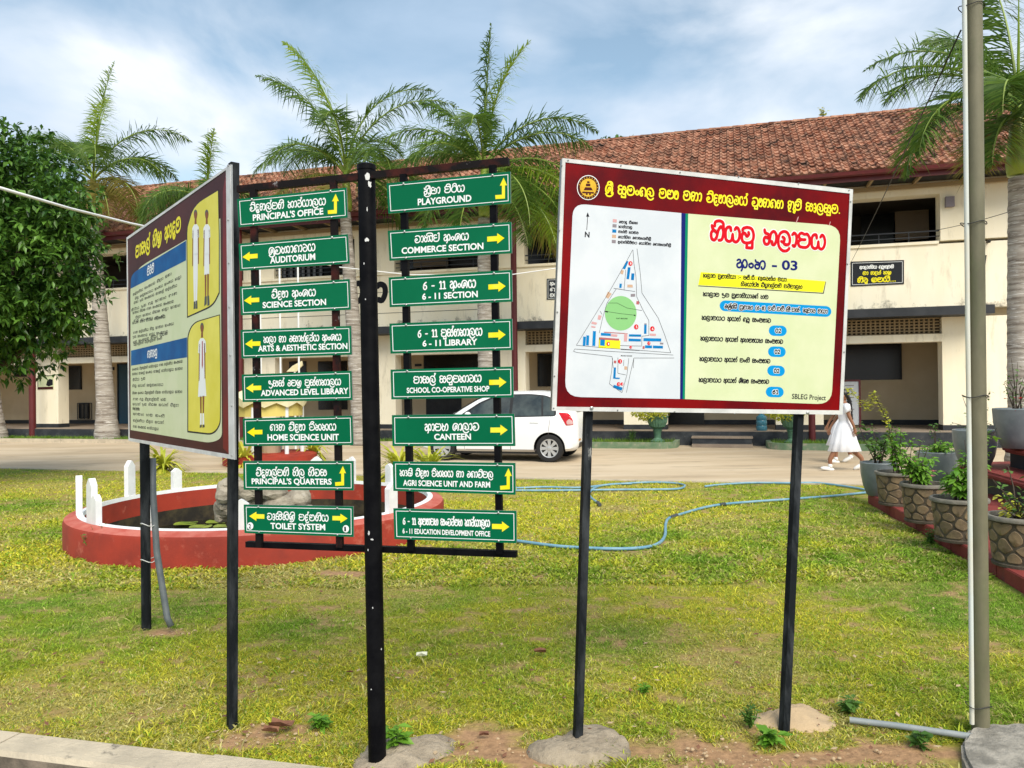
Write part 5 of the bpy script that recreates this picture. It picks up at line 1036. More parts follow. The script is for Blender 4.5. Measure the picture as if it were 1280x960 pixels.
for k,(px,py,z,s,sz) in enumerate(((286,604,.36,.23,1),(284,628,.18,.25,1),(296,640,.05,.22,1),(311,606,.34,.27,1),(335,612,.30,.31,1),(322,640,.1,.3,1),(352,626,.16,.25,1),(372,618,.2,.26,1),(360,644,.0,.28,1),(384,636,.06,.22,1),(300,625,.2,.3,1))):
    r=ray(px,py); p=EYE+r*(9.05/r.y+ (k%3)*.12); mb=MB(); mb.blob(p-Vector((0,0,.06)),(s*.66,s*.55,s*.5),k+20,.4,16,11); craggy(mb,.05,4); tag(mb.build('rock',M['rock']),ROCKL[k],'rock','boulders piled in the pond')
# weeds and small plants
def weed(px,py,h,n,m,label,name='weed',cat='weed',z=0,spread=.5,size=.05,P0=None,stem=True,droop=0.):
    p=P0 if P0 is not None else G(px,py,z); rr=random.Random(int(px*7+py)); mb=MB()
    for i in range(n):
        a=rr.uniform(0,6.28); l=h*rr.uniform(.5,1.05); e=p+Vector((math.cos(a)*h*spread*rr.random(),math.sin(a)*h*spread*rr.random(),l)); mid=(p+e)/2+Vector((rr.uniform(-.1,.1)*h,rr.uniform(-.1,.1)*h,0))
        if stem: mb.tube([p,mid,e],[.004*h/.2+.001,.003*h/.2+.001,.001],4,1,False)
        for j in range(7):
            t=rr.uniform(.25,1); q=(p*(1-t)**2+mid*2*t*(1-t)+e*t*t) ; b=rr.uniform(0,6.28); s=size*rr.uniform(.6,1.3)
            d=Vector((math.cos(b),math.sin(b),rr.uniform(-.2,.6)-droop)).normalized(); c=d.cross(Vector((rr.gauss(0,.3),rr.gauss(0,.3),1))).normalized()
            mb.add([q,q+d*s*.45+c*s*.25,q+d*s-Vector((0,0,s*.2)),q+d*s*.45-c*s*.25],[(0,1,2),(0,2,3)])
    return tag(mb.build(name,[m,M['bark'] if name!='weed' else M['leaf_mid']]),label,cat)
weed(125,702,.34,16,M['leaf_mid'],'small leafy weed growing against the red pond wall',size=.05)
weed(497,940,.12,9,M['leaf_fresh'],'green broad leaved weed right of the black signpost foot',size=.055)
weed(938,910,.12,18,M['leaf_mid'],'feathery weed left of the sandy footing',size=.022)
weed(965,932,.07,6,M['leaf_fresh'],'leafy weed in front of the sandy footing',size=.07)
weed(830,560,.45,10,M['leaf_mid'],'sapling in the green kerbed bed beside the urn',P0=B(uof(790,560,.8)[0],.8,.1),size=.06)
weed(520,900,.07,10,M['leaf_fresh'],'tuft of longer grass left of the signpost',P0=G(402,912),size=.05,stem=False)
weed(830,420,.05,7,M['leaf_fresh'],'tuft of bright grass between the two board posts',P0=G(806,868),size=.035,stem=False)
weed(505,640,.30,10,M['frond_old'],'dry weed on the pond rocks',P0=Vector((-3.05,10.2,.0)),size=.05)
weed(990,900,.09,8,M['leaf_mid'],'weeds beside the grey pipe',P0=G(1062,893),size=.05); weed(700,900,.08,8,M['leaf_mid'],'weeds left of the grey slab',P0=G(1150,935),size=.05)
def blade_plant(p,h,n,m,label,wd=.03,lean=.8,name='variegated_plant',cat='plant'):
    rr=random.Random(n); mb=MB()
    for i in range(n):
        a=rr.uniform(0,6.28); l=h*rr.uniform(.6,1.1); d=Vector((math.cos(a),math.sin(a),0)); s=Vector((-d.y,d.x,0))*wd; up=rr.uniform(.4,1.1); pts=[p+d*(l*lean*t*(.4+.6*t))+Vector((0,0,l*(up*t*1.3-.85*t*t*(1.4-up*.5)))) for t in (0,.25,.5,.75,1)]
        vs=[]
        for j,q in enumerate(pts): ww=(.6,1,.9,.6,.05)[j]; vs+=[q-s*ww,q+s*ww]
        mb.add(vs,[(2*j,2*j+1,2*j+3,2*j+2) for j in range(4)])
    return tag(mb.build(name,m),label,cat)
blade_plant(G(204,590),.85,120,M['leaf_yellow'],'bright yellow rosette plant on the far lawn behind the uniform board',.03)
blade_plant(G(500,597),.95,170,M['leaf_yellow'],'yellow green striped spider plant behind the black signpost',.03); blade_plant(G(537,596),.85,150,M['leaf_yellow'],'yellow green striped spider plant left of the car wheel',.03)
for px,py,wh_ in ((15,548,'beside the far left palm foot'),(60,548,'right of the left red drain pipe'),(165,552,'behind the uniform board'),(455,545,'behind the black signpost')): blade_plant(B(uof(px,py,.55)[0],.55,.06),.22,60,M['grass_far'],'tuft of long grass before the veranda, '+wh_,.012,name='grass_tuft',cat='grass tuft')
# hose
def hose(name,pts,r,label,m='hose'):
    P3=[Vector((*p,0)) for p in pts]; sp=spline([(p[0],p[1]) for p in pts],6); mb=MB(); mb.tube([G(x_,y_,.03) for x_,y_ in sp],r,8); o=mb.build(name,M[m],smooth=True); return tag(o,label,'hose')
h=thing('garden_hose',G(833,655),'pale blue garden hose lying in loops across the lawn','garden hose')
for pts in ([(560,607),(600,609),(644,610),(681,608.8),(725,609.5),(760,606),(802,603.2),(833,603.2),(851,605),(856,607.5),(848,611),(823,611.8),(782,612),(741,612.5),(700,613),(644,613),(560,612)],[(748,629),(738,621),(738,614),(748,608),(766,605.2),(790,604.5)],[(560,668),(600,671),(645,676),(700,683),(760,686),(800,685),(822,680),(831,670),(832,656),(836,648),(850,643),(880,634.5),(907,630),(950,626.5),(987,624),(1040,620),(1084,615.5)],[(881,608),(905,605.5),(940,603.5),(985,603.8),(1020,603.5),(1050,607),(1076,611),(1086,614)]):
    mb=MB(); mb.tube([G(x_,y_,.025) for x_,y_ in spline(pts,6)],.017,8); mb.build('tube',M['hose'],h,smooth=True)
for (a,b) in (((747,628),(750,631)),((838,647),(846,644)),((900,631),(906,630))): mb=MB(); mb.tube([G(*a,.026),G(*b,.026)],.024,8); mb.build('joiner',M['hose_grey'],h,smooth=True,auto=40)
mb=MB(); mb.tube([G(1062,900,.025),G(1120,907,.03),G(1216,921,.035)],.0145,12); o=mb.build('drain_pipe',M['pvc'],smooth=True,auto=40); tag(o,'grey plastic pipe lying on the ground left of the pole','pipe')
# utility pole
up_=thing('utility_pole',G(1226,919),'tall mossy grey metal pole on the right with a pale conduit strapped to it','pole')
a=G(1226,919); b=AtY(1216.5,-15,3.50); d=(b-a); mb=MB(); mb.tube([a-d*.02,a+d*.35,a+d*.7,b+d*.05],.0365,24); mb.build('pole',M['pole'],up_,smooth=True,auto=40)
cpts=[AtY(1215,905,3.48),AtY(1212.3,620,3.48),AtY(1209.5,400,3.48),AtY(1205.5,0,3.48),AtY(1205.3,-25,3.48)]
mb=MB(); mb.tube(cpts,.010,12); mb.build('conduit',M['conduit'],up_,smooth=True,auto=40)
for y_ in (9,281,497,881):
    t=(919-y_)/(919+15); c=a+d*t+Vector((-.009,-.0,0)); mb=MB(); mb.tube([c+Vector((.055*math.cos(2*math.pi*i/16),.044*math.sin(2*math.pi*i/16),.006*math.sin(i*1.1))) for i in range(17)],.0022,5); mb.build('tie_wire',M['wire'],up_)
# slab at the pole foot
mb=MB(); q=[G(*p,.0) for p in ((1196,937),(1216,921),(1236,917),(1290,912),(1330,935),(1330,1000),(1215,1000),(1204,960))]
mb.prism([p+Vector((0,0,-.03)) for p in q],Vector((0,0,.075)));o=mb.build('stone_slab',M['slab']); tag(o,'grey weathered slab in the bottom right corner at the pole foot','slab')
import bmesh
bm=bmesh.new(); bm.from_mesh(o.data); bmesh.ops.bevel(bm,geom=[e for e in bm.edges],offset=.015,segments=2,affect='EDGES'); bmesh.ops.triangulate(bm,faces=bm.faces); bmesh.ops.subdivide_edges(bm,edges=bm.edges,cuts=5,use_grid_fill=True)
for v in bm.verts: p=v.co*7; v.co+=Vector((mnoise.noise(p),mnoise.noise(p+Vector((5,0,0))),.55*mnoise.noise(p*1.6)))*.022
bm.to_mesh(o.data); bm.free()
# wires
def wire(name,pts,r,m,label):
    mb=MB(); mb.tube(pts,r,6); return tag(mb.build(name,m,smooth=True),label,'cable')
def sag(a,b,s,n=14): return [a+(b-a)*(i/n)-Vector((0,0,s*4*(i/n)*(1-i/n))) for i in range(n+1)]
A_=AtY(-20,229,5.6); B_=AtY(162,279,8.0); C_2=AtY(424,334,14.0); D_2=AtY(506,343,15.5); E_=AtY(641,343,18.); F_2=AtY(694,335.5,19.); H2=AtY(900,300,20.3)
wire('overhead_cable',[A_,A_+(B_-A_)*.5-Vector((0,0,.015)),B_,C_2,D_2,AtY(575,344.5,16.8),E_,F_2,H2],.0125,M['white_wire'],'white overhead cable running from upper left behind the signs')
wire('overhead_wire',sag(AtY(1201,38,3.5),AtY(1058,338,18.5),.05),.004,M['wire'],'thin black wire from the pole top down to the building')
wire('overhead_wire',sag(AtY(1168,288,19.3),AtY(1300,252,14.),.05),.007,M['wire'],'thin dark wire crossing the right wall towards the palm')
# litter
for (px,py,sx,nm,m,lab) in ((352,908,.075,'dead_leaf','dead_leaf','curled brown dead leaf in the dirt near the kerb'),(338,914,.05,'dead_leaf','dead_leaf','small brown dead leaf left of the larger one'),(527,820,.045,'paper_scrap','paper','pale paper scrap lying on the lawn right of the signpost'),(675,815,.05,'dead_leaf','dead_leaf','dark dead leaf on the lawn left of the plan board post'),(605,918,.03,'dead_leaf','dead_leaf','dead leaf on the bare dirt patch'),(437,840,.025,'dead_leaf','dead_leaf','brown leaf lying left of the signpost')):
    p=G(px,py,.035); mb=MB(); rr=random.Random(px); n=8; vs=[p]
    for i in range(n): a=2*math.pi*i/n; r_=sx*(1 if i%2 else .72)*(.6 if i in (2,6) else 1); vs.append(p+Vector((r_*math.cos(a),r_*.6*math.sin(a),.35*sx*abs(math.sin(a))+rr.uniform(-.1,.2)*sx)))
    mb.add(vs,[(0,i+1,(i+1)%n+1) for i in range(n)]); mb.add([v-Vector((0,0,.002)) for v in vs],[(0,(i+1)%n+1,i+1) for i in range(n)]); tag(mb.build(nm,M[m]),lab,nm.replace('_',' '))

rr=random.Random(77); mb=MB()
for i in range(900):
    y_=1/(1/2.6+(1/11-1/2.6)*rr.random()); x_=rr.uniform(-.68,.62)*y_
    if y_<lawn_near(x_) or math.hypot(x_-PC.x,y_-PC.y)<PR+.05 or x_>2.5+.2*y_: continue
    s_=rr.choice((.006,.009,.014,.02)); a=rr.uniform(0,6.28); p=Vector((x_,y_,.018+rr.uniform(0,.018))); d=Vector((math.cos(a),math.sin(a),rr.uniform(-.2,.3)))*s_; e=Vector((-math.sin(a),math.cos(a),rr.uniform(-.3,.3)))*s_*.5
    mb.add([p-d,p+e,p+d,p-e],[(0,1,2,3)],rr.choice((0,0,0,1)))
tag(mb.build('leaf_litter',[M['dead_leaf'],M['footing_tan'],M['paper']]),'scattered crumbs of dry leaf over the lawn','leaf litter',kind='stuff')
rr=random.Random(5); mb=MB()
for c,rx,ry in DIRT[:9]:
    for i in range(26):
        a=rr.uniform(0,6.28); q=rr.random()**.5; x_,y_=c.x+rx*q*math.cos(a),c.y+ry*q*math.sin(a); s_=rr.choice((.003,.004,.006,.010)); mb.blob((x_,y_,.006+s_*.3),(s_,s_*.8,s_*.6),i,.3,6,4)
tag(mb.build('pebbles',M['footing_tan']),'small clods and pebbles on the bare earth patches','pebbles',kind='stuff')
# ================================================ PALMS
def frond(parent,base,az,el,L_,droop,m,seed,nl=66,ll=.62,lw=.0140,stiff=.5):
    rr=random.Random(seed); mb=MB(); n=16; p=Vector(base); d0=Vector((math.cos(az),math.sin(az),0)); side=Vector((-d0.y,d0.x,0)); P=[p.copy()]; T=[]
    for i in range(n):
        t=(i+.5)/n; th=el-droop*t**1.4; v=d0*math.cos(th)+Vector((0,0,math.sin(th)))+side*.0; T.append(v); p=p+v*(L_/n); P.append(p.copy())
    T.append(T[-1]); mb.tube(P,[.034*(1-.9*i/n)+.003 for i in range(n+1)],5,1)
    for k in range(nl):
        t=.13+.87*k/(nl-1); x=t*n; i=min(n-1,int(x)); f=x-i; q=P[i]*(1-f)+P[i+1]*f; tv=T[i]*(1-f)+T[i+1]*f; l0=ll*(math.sin(math.pi*min(1,t*.93+.05))**.55)*(1.0 if t<.8 else 1-.5*(t-.8)/.2); up=side.cross(tv)*-1
        if up.z<0 and el-droop*t**1.4>-math.pi/2: up=-up
        for sg in (-1,1):
            for rep in (0,1,2):
                if rep and rr.random()<.55: continue
                an=rr.uniform(-.8,.85); fw=rr.uniform(.25,.65); l=l0*rr.uniform(.8,1.1); v=(side*sg*math.cos(an)+up*math.sin(an)*(.8)+tv*fw).normalized()
                w=tv.cross(v).normalized(); w=(w*.5+tv*.5).normalized()*lw; g=rr.uniform(.08,.42)*(1.3-stiff)
                a=q+v*l*.5-Vector((0,0,l*g*.4)); e=q+v*l*.94-Vector((0,0,l*g*1.7)); m1=q+v*l*.12
                mb.add([q,m1+w*.8,m1-w*.8,a+w,a-w,e],[(0,1,2),(1,3,4,2),(3,5,4)],0)
    o=mb.build('frond',[m,M['rachis']],parent); return o
def palm(x,y,zb,h,r0,r1,fr,label,shaft=1.15,lean=(0,0),seed=1,scale=1.0):
    b=Vector((x,y,zb)); t=thing('palm_tree',b,label,'palm tree','palms in front of the school building'); top=b+Vector((lean[0],lean[1],h)); n=26; pts=[];rs=[]
    for i in range(n+1):
        f=i/n; pts.append(b+(top-b)*f+Vector((.04*math.sin(3*f+seed),0,0))); rs.append(r1+(r0-r1)*(1-f)**1.0+r0*.35*max(0,1-f*7)+ (.006 if i%2 else 0))
    # trunk as a stack of faint rings
    P2=[];R2=[]
    for i in range(n):
        a,c=pts[i],pts[i+1]
        for k in range(3): f=k/3; P2.append(a*(1-f)+c*f); R2.append((rs[i]*(1-f)+rs[i+1]*f)*(1.035 if k==0 else 1))
    mb=MB(); mb.tube(P2,R2,14); mb.build('trunk',M['trunk'],t,smooth=True)
    mb=MB(); s=top-Vector((0,0,.02)); mb.tube([s,s+Vector((0,0,shaft*.15)),s+Vector((0,0,shaft*.5)),s+Vector((0,0,shaft))],[r1*1.0,r1*1.12,r1*.85,r1*.5],12); mb.build('crownshaft',M['crownshaft'],t,smooth=True)
    c=s+Vector((0,0,shaft*.93))
    for i,(az,el,L_,dr,kind) in enumerate(fr): frond(t,c-Vector((0,0,.02*i)),R_(az),R_(el),L_*scale,R_(dr),{'g':M['frond'],'y':M['frond_fresh'],'o':M['frond_old']}[kind],seed*50+i,ll=.82*scale)
    # spear leaf
    mb=MB(); mb.tube([c,c+Vector((.03,0,1.1*scale)),c+Vector((.05,0,2.2*scale))],[.035,.025,.004],6); mb.build('spear_leaf',M['frond_fresh'],t)
    return t
def at_strip(px,w=.6): u,_=uof(px,560,w); return B(u,w,0)
def zat(p,py): # height seen at pixel row py above ground point p
    d=p.y; hor=485-.012*(640+960*p.x/p.y-640); return 1.6+(hor-py)*d/960
pA=at_strip(133,.5); zc=zat(pA,216)
palm(pA.x,pA.y,0,zc-1.1,.30,.15,[(12,86,3.9,14,'y'),(95,80,3.4,30,'y'),(8,66,3.9,105,'g'),(175,62,3.6,100,'g'),(-10,40,3.1,110,'g'),(190,30,2.8,100,'g'),(150,70,3.2,100,'g'),(40,55,3.2,110,'g'),(300,50,3,120,'g'),(240,45,3,120,'g'),(-25,10,2.7,95,'o'),(215,0,2.6,80,'g'),(-50,-10,2.7,60,'o'),(300,-25,2.4,50,'o'),(350,-15,2.6,65,'o')],'ringed palm left of the uniform board, trunk between the dark tree and the board',1.1,(-.35,0),1)
pB=at_strip(446,.3); pB=Vector((-4.4,22.3,0)); zc=zat(pB,206)
palm(pB.x,pB.y,0,zc-1.3,.27,.15,[(160,80,4.7,42,'y'),(172,72,4.2,60,'g'),(30,80,4.4,85,'g'),(5,70,4.3,95,'g'),(178,42,3.2,105,'g'),(150,55,3.1,120,'g'),(-8,20,3.0,100,'g'),(60,65,3.3,100,'g'),(270,65,3.0,110,'g'),(230,40,3,110,'g'),(310,35,3,110,'g'),(215,0,2.7,70,'o'),(330,-5,2.6,75,'g'),(260,-20,2.4,50,'o'),(10,-20,2.4,50,'g')],'tall palm behind the black signpost whose crown rises above the left sign column',1.3,(-.35,0),2)
pC=Vector((-.62,20.2,0)); zc=zat(pC,198)
palm(pC.x,pC.y,0,zc-1.5,.25,.15,[(8,88,3.7,4,'g'),(15,84,3.7,36,'y'),(5,56,3.6,95,'g'),(-5,44,3.2,90,'g'),(176,52,3.3,95,'g'),(185,30,2.9,95,'g'),(165,72,2.8,60,'g'),(130,60,2.8,110,'g'),(265,55,2.8,110,'g'),(225,35,2.7,100,'g'),(-20,20,3.4,105,'g'),(-28,5,3.6,85,'y'),(-12,-5,3.4,70,'g'),(-40,-20,3.3,55,'y'),(-55,-30,3.0,45,'g'),(-35,-8,3.6,75,'g'),(-20,-28,3.4,50,'y'),(-60,0,3.2,90,'g'),(215,-15,2.5,60,'g'),(250,-25,2.4,50,'g'),(10,-25,3.0,50,'o')],'palm behind the right column of green signs, drooping fronds next to the plan board',1.5,(-.05,0),3)
pD=Vector((9.35,14.0,0)); zc=zat(pD,118)
palm(pD.x,pD.y,0,zc-1.45,.24,.19,[(80,82,3.1,30,'g'),(110,70,3,60,'g'),(165,60,3.1,95,'g'),(178,45,3.3,100,'g'),(187,38,2.9,90,'g'),(200,18,3.0,100,'g'),(188,10,2.9,95,'g'),(230,30,2.3,110,'g'),(260,20,2.2,110,'g'),(30,60,3,100,'g'),(0,40,3,110,'g'),(-40,30,2.8,110,'g'),(222,-8,2.0,70,'g'),(210,-20,1.7,60,'o'),(300,0,2.2,80,'g')],'palm at the right edge with a bright green crownshaft beside the mossy pole',1.4,(-.05,0),4)
pE=at_strip(-3,.7); palm(pE.x,pE.y,0,6.9,.28,.15,[(i*36,50-(i%3)*15,3.1,95,'g') for i in range(10)],'palm at the far left edge, partly hidden by the dark tree',1.2,(-.7,0),5)
pF=at_strip(262,.6); zc=zat(pF,243); palm(pF.x,pF.y,0,zc-1.1,.26,.14,[(5,87,2.2,8,'y'),(175,25,2.6,95,'g'),(190,10,2.7,95,'g'),(160,40,2.3,120,'g'),(10,30,2.4,110,'g'),(230,20,2.5,100,'g'),(300,30,2.5,110,'g'),(205,-5,2.5,85,'g')],'palm hidden behind the uniform board, only its crown showing over the top edge',1.1,(0,0),6)
# ================================================ BROAD LEAVED TREE
tb=Vector((-9.6,13.2,0)); tr=thing('broadleaf_tree',tb,'dense dark green broad leaved tree at the left edge','tree')
mb=MB(); mb.tube([tb,tb+Vector((.1,0,1.2)),tb+Vector((.3,0,2.4)),tb+Vector((.3,0,3.8))],[.2,.16,.14,.06],10)
for (ex,ey,ez) in ((1.7,.2,3.1),(-1.2,.4,3.4),(.6,-1.2,3.6),(.4,1.3,3.7),(1.6,-.6,4.2),(-.5,-.9,4.8)): s=tb+Vector((.3,0,1.7)); e=tb+Vector((ex,ey,ez)); mb.tube([s,(s+e)/2-Vector((0,0,.15)),e],[.09,.06,.02],7)
mb.build('trunk',M['bark'],tr,smooth=True)
mb=MB(); rr=random.Random(3)
LB=[(.0,0,4.55,1.55),(1.35,-.2,3.75,1.12),(1.45,-.1,4.95,.92),(-.9,.1,5.2,1.1),(.35,-.6,5.55,.95),(-1.6,0,4.2,1.3),(.7,-.8,3.35,.9),(1.0,.3,5.4,.8),(2.05,-.1,3.9,.62),(1.1,-.3,3.0,.7),(.3,-.2,2.85,.85),(-.6,-.5,2.8,1.0),(1.6,.1,3.1,.5),(-1.5,0,2.8,1.1),(.6,.3,3.1,1.2),(.2,.9,4.6,1.3),(-.3,-.9,3.2,.9),(2.0,-.3,4.6,.55),(1.75,0,3.1,.55),(-1.4,0,2.9,.9)]
for (x_,y_,z_,r_) in LB:
    for i in range(int(430*r_**1.7)):
        d=Vector((rr.gauss(0,1),rr.gauss(0,1),rr.gauss(0,1))).normalized(); p=tb+Vector((x_,y_,z_))+d*r_*(rr.uniform(.6,1.06) if rr.random()<.82 else rr.uniform(1.05,1.24))
        # a leaf cluster: 5 to 7 drooping leaves round a twig end
        ax=(d+Vector((0,0,-.35))+Vector((rr.gauss(0,.4),rr.gauss(0,.4),rr.gauss(0,.4)))).normalized(); s1=ax.cross(Vector((0,0,1))).normalized(); s2=ax.cross(s1)
        for j in range(6):
            a=2*math.pi*j/6+rr.uniform(-.4,.4); v=(ax*rr.uniform(.25,.9)+s1*math.cos(a)+s2*math.sin(a)*.8+Vector((0,0,-.15))).normalized(); l=rr.uniform(.09,.19); b=v.cross(Vector((rr.gauss(0,.35),rr.gauss(0,.35),1))).normalized()*l*.22; q=p+ax*rr.uniform(-.05,.05); nn=v.cross(b).normalized()*l*.05
            mb.add([q,q+v*l*.5+b-nn,q+v*l-Vector((0,0,l*.16)),q+v*l*.5-b-nn,q+v*l*.5],[(0,1,4),(1,2,4),(2,3,4),(3,0,4)])
mb.build('crown',M['leaf_dark'],tr)
# a treetop showing over the roof ridge and a weed rooted on it
p=B(1.4,-11,0); t=thing('distant_tree',p,'small light green treetop just showing over the roof ridge','tree'); mb=MB(); mb.tube([p,p+Vector((0,0,9.5))],[.2,.08],8); mb.build('trunk',M['bark'],t)
mb=MB(); leafpatch(mb,p+Vector((0,0,10.6)),1.5,1500,.25,random.Random(8)); mb.build('crown',M['leaf_mid'],t)
weed(1029,150,.32,8,M['leaf_yellow'],'tiny weed growing on the roof ridge',P0=B(uof(1029,150,-4.05)[0],-4.05,9.78),size=.10,spread=.5)
# ================================================ STEPPED STAGE AND POTS
KX=lambda y,o=0: 2.64+o+.206*y
stg=thing('stepped_platform',Vector((KX(8,1),8,0)),'dark red painted stepped platform on the right with dark risers, carrying potted plants','platform')
def slabpoly(name,pts,z0,z1,m,bev=.0,parent=stg):
    mb=MB(); mb.prism([Vector((x_,y_,z0)) for x_,y_ in pts],Vector((0,0,z1-z0))); o=mb.build(name,m,parent)
    if bev:
        bm=bmesh.new(); bm.from_mesh(o.data); bmesh.ops.bevel(bm,geom=[e for e in bm.edges if abs(e.verts[0].co.z-e.verts[1].co.z)<1e-4],offset=bev,segments=3,affect='EDGES'); bm.to_mesh(o.data); bm.free()
    return o
ys=[10.34,9.32,8.3,7.28,6.26,5.24,4.2]
for a,b in zip(ys[:-1],ys[1:]): slabpoly('kerb_slab',[(KX(a),a),(KX(b+.012),b+.012),(KX(b+.012,.5),b+.012),(KX(a,.5),a)],-.3,.125,M['step_red'],.008)
slabpoly('low_tread',[(KX(10.34,.505),10.34),(KX(4.2,.505),4.2),(KX(4.2,4),4.2),(KX(10.34,4),10.34)],-.3,.098,M['step_red'])
slabpoly('low_riser',[(KX(11.2,1.64),11.2),(KX(4.2,1.64),4.2),(KX(4.2,4),4.2),(KX(11.2,4),11.2)],.10,.33,M['step_riser'])
slabpoly('middle_tread',[(KX(11.35,1.56),11.30),(KX(11.2,1.5),11.1),(KX(4.2,1.5),4.2),(KX(4.2,4),4.2),(KX(11.45,4),11.45),(KX(11.45,1.75),11.45)],.331,.42,M['step_red'],.03)
slabpoly('upper_riser',[(KX(10.7,2.08),10.7),(KX(4.2,2.08),4.2),(KX(4.2,4),4.2),(KX(10.7,4),10.7)],.421,.63,M['step_riser'])
slabpoly('upper_tread',[(KX(10.8,1.98),10.75),(KX(10.65,1.93),10.6),(KX(4.2,1.93),4.2),(KX(4.2,4),4.2),(KX(10.9,4),10.9),(KX(10.9,2.1),10.9)],.631,.72,M['step_red'],.03)
def glazed(x,y,z,r,h,label):
    t=thing('glazed_pot',(x,y,z),label,'plant pot','grey glazed pots on the platform'); c=Vector((x,y,z)); mb=MB()
    mb.lathe([(r*.60,0),(r*.66,.01),(r*.85,h*.3),(r*.97,h*.65),(r*1.0,h*.92),(r*1.01,h)],c,32,cap=False); mb.lathe([(0,0),(r*.60,0)],c,32,cap=False); mb.build('body',M['glazed'],t,smooth=True)
    mb=MB(); mb.lathe([(r*1.01,h),(r*.99,h+.012),(r*.90,h+.010),(r*.88,h-.04)],c,32,cap=False); mb.build('rim',M['glazed'],t,smooth=True)
    mb=MB(); mb.lathe([(0,h-.035),(r*.89,h-.035)],c,24,cap=False); mb.build('soil',M['soil'],t); return c+Vector((0,0,h-.035))
def bush(c,h,r,n,m,label,leaf=.06,seed=0,stems=7,extra=None,name='potted_plant'):
    rr=random.Random(seed); mb=MB()
    for i in range(stems):
        a=rr.uniform(0,6.28); e=c+Vector((r*math.cos(a)*rr.uniform(.3,1),r*math.sin(a)*rr.uniform(.3,1),h*rr.uniform(.5,1))); mid=(c+e)/2+Vector((rr.uniform(-.04,.04),rr.uniform(-.04,.04),h*.08)); mb.tube([c+Vector((rr.uniform(-.05,.05),rr.uniform(-.05,.05),0)),mid,e],[.008,.006,.002],5,1,False)
        for j in range(int(n/stems)):
            t=rr.uniform(.2,1.0); q=c*(1-t)**2+mid*2*t*(1-t)+e*t*t; b=rr.uniform(0,6.28); s=leaf*rr.uniform(.6,1.3); d=Vector((math.cos(b),math.sin(b),rr.uniform(-.5,.5))).normalized(); w=d.cross(Vector((rr.gauss(0,.4),rr.gauss(0,.4),1))).normalized(); q=q+d*.02
            mb.add([q,q+d*s*.5+w*s*.26,q+d*s-Vector((0,0,s*.25)),q+d*s*.5-w*s*.26,q+d*s*.5+Vector((0,0,s*.04))],[(0,1,4),(1,2,4),(2,3,4),(3,0,4)],0)
    if extra:
        mt,k,zz=extra
        for i in range(k):
            q=c+Vector((rr.uniform(-r,r)*.8,rr.uniform(-r,r)*.8,h*rr.uniform(*zz)))
            for j in range(5): b=j*1.257; d=Vector((math.cos(b),math.sin(b),.4)).normalized(); w=d.cross(Vector((0,0,1))).normalized(); s=.035; mb.add([q,q+d*s*.6+w*s*.4,q+d*s*1.1,q+d*s*.6-w*s*.4],[(0,1,2),(0,2,3)],2)
    o=mb.build(name,[m,M['bark']]+([extra[0]] if extra else []),None); return tag(o,label,'plant')
def on(px,y,z): r=ray(px,500); return (r.x/r.y)*y
P1=glazed(on(1097,10.15,0),10.15,.125,.225,.43,'grey glazed pot at the far end of the red kerb, nearest the girls')
P2_=glazed(on(1170,11.9,0),11.9,0,.30,.53,'grey glazed pot on the ground behind the second stone patterned pot')
P3=glazed(on(1218,10.9,0),10.9,.42,.285,.50,'grey glazed pot on the middle tread, half behind the mossy pole')
P4=glazed(on(1273,10.2,0),10.2,.72,.30,.52,'grey glazed pot on the upper tread at the right edge')
def voronoi(nx_,ny_,w,h,seed,wrap=True):
    rr=random.Random(seed); S=[((i+.5+(.5 if j%2 else 0)+rr.uniform(-.3,.3))*w/nx_,(j+.5+rr.uniform(-.22,.22))*h/ny_) for j in range(ny_) for i in range(nx_)]
    A=S+[(x-w,y) for x,y in S]+[(x+w,y) for x,y in S]; out=[]
    for sx,sy in S:
        pg=[(sx-w/2,0),(sx+w/2,0),(sx+w/2,h),(sx-w/2,h)]
        for ox,oy in A:
            if (ox,oy)==(sx,sy) or abs(ox-sx)>3*w/nx_ or abs(oy-sy)>3*h/ny_: continue
            mx_,my=(sx+ox)/2,(sy+oy)/2; nx2,ny2=ox-sx,oy-sy; new=[]
            for i in range(len(pg)):
                a,b=pg[i],pg[(i+1)%len(pg)]; da=(a[0]-mx_)*nx2+(a[1]-my)*ny2; db=(b[0]-mx_)*nx2+(b[1]-my)*ny2
                if da<=0: new.append(a)
                if da*db<0: t=da/(da-db); new.append((a[0]+(b[0]-a[0])*t,a[1]+(b[1]-a[1])*t))
            pg=new
            if len(pg)<3: break
        if len(pg)>=3: out.append(((sx,sy),pg))
    return out
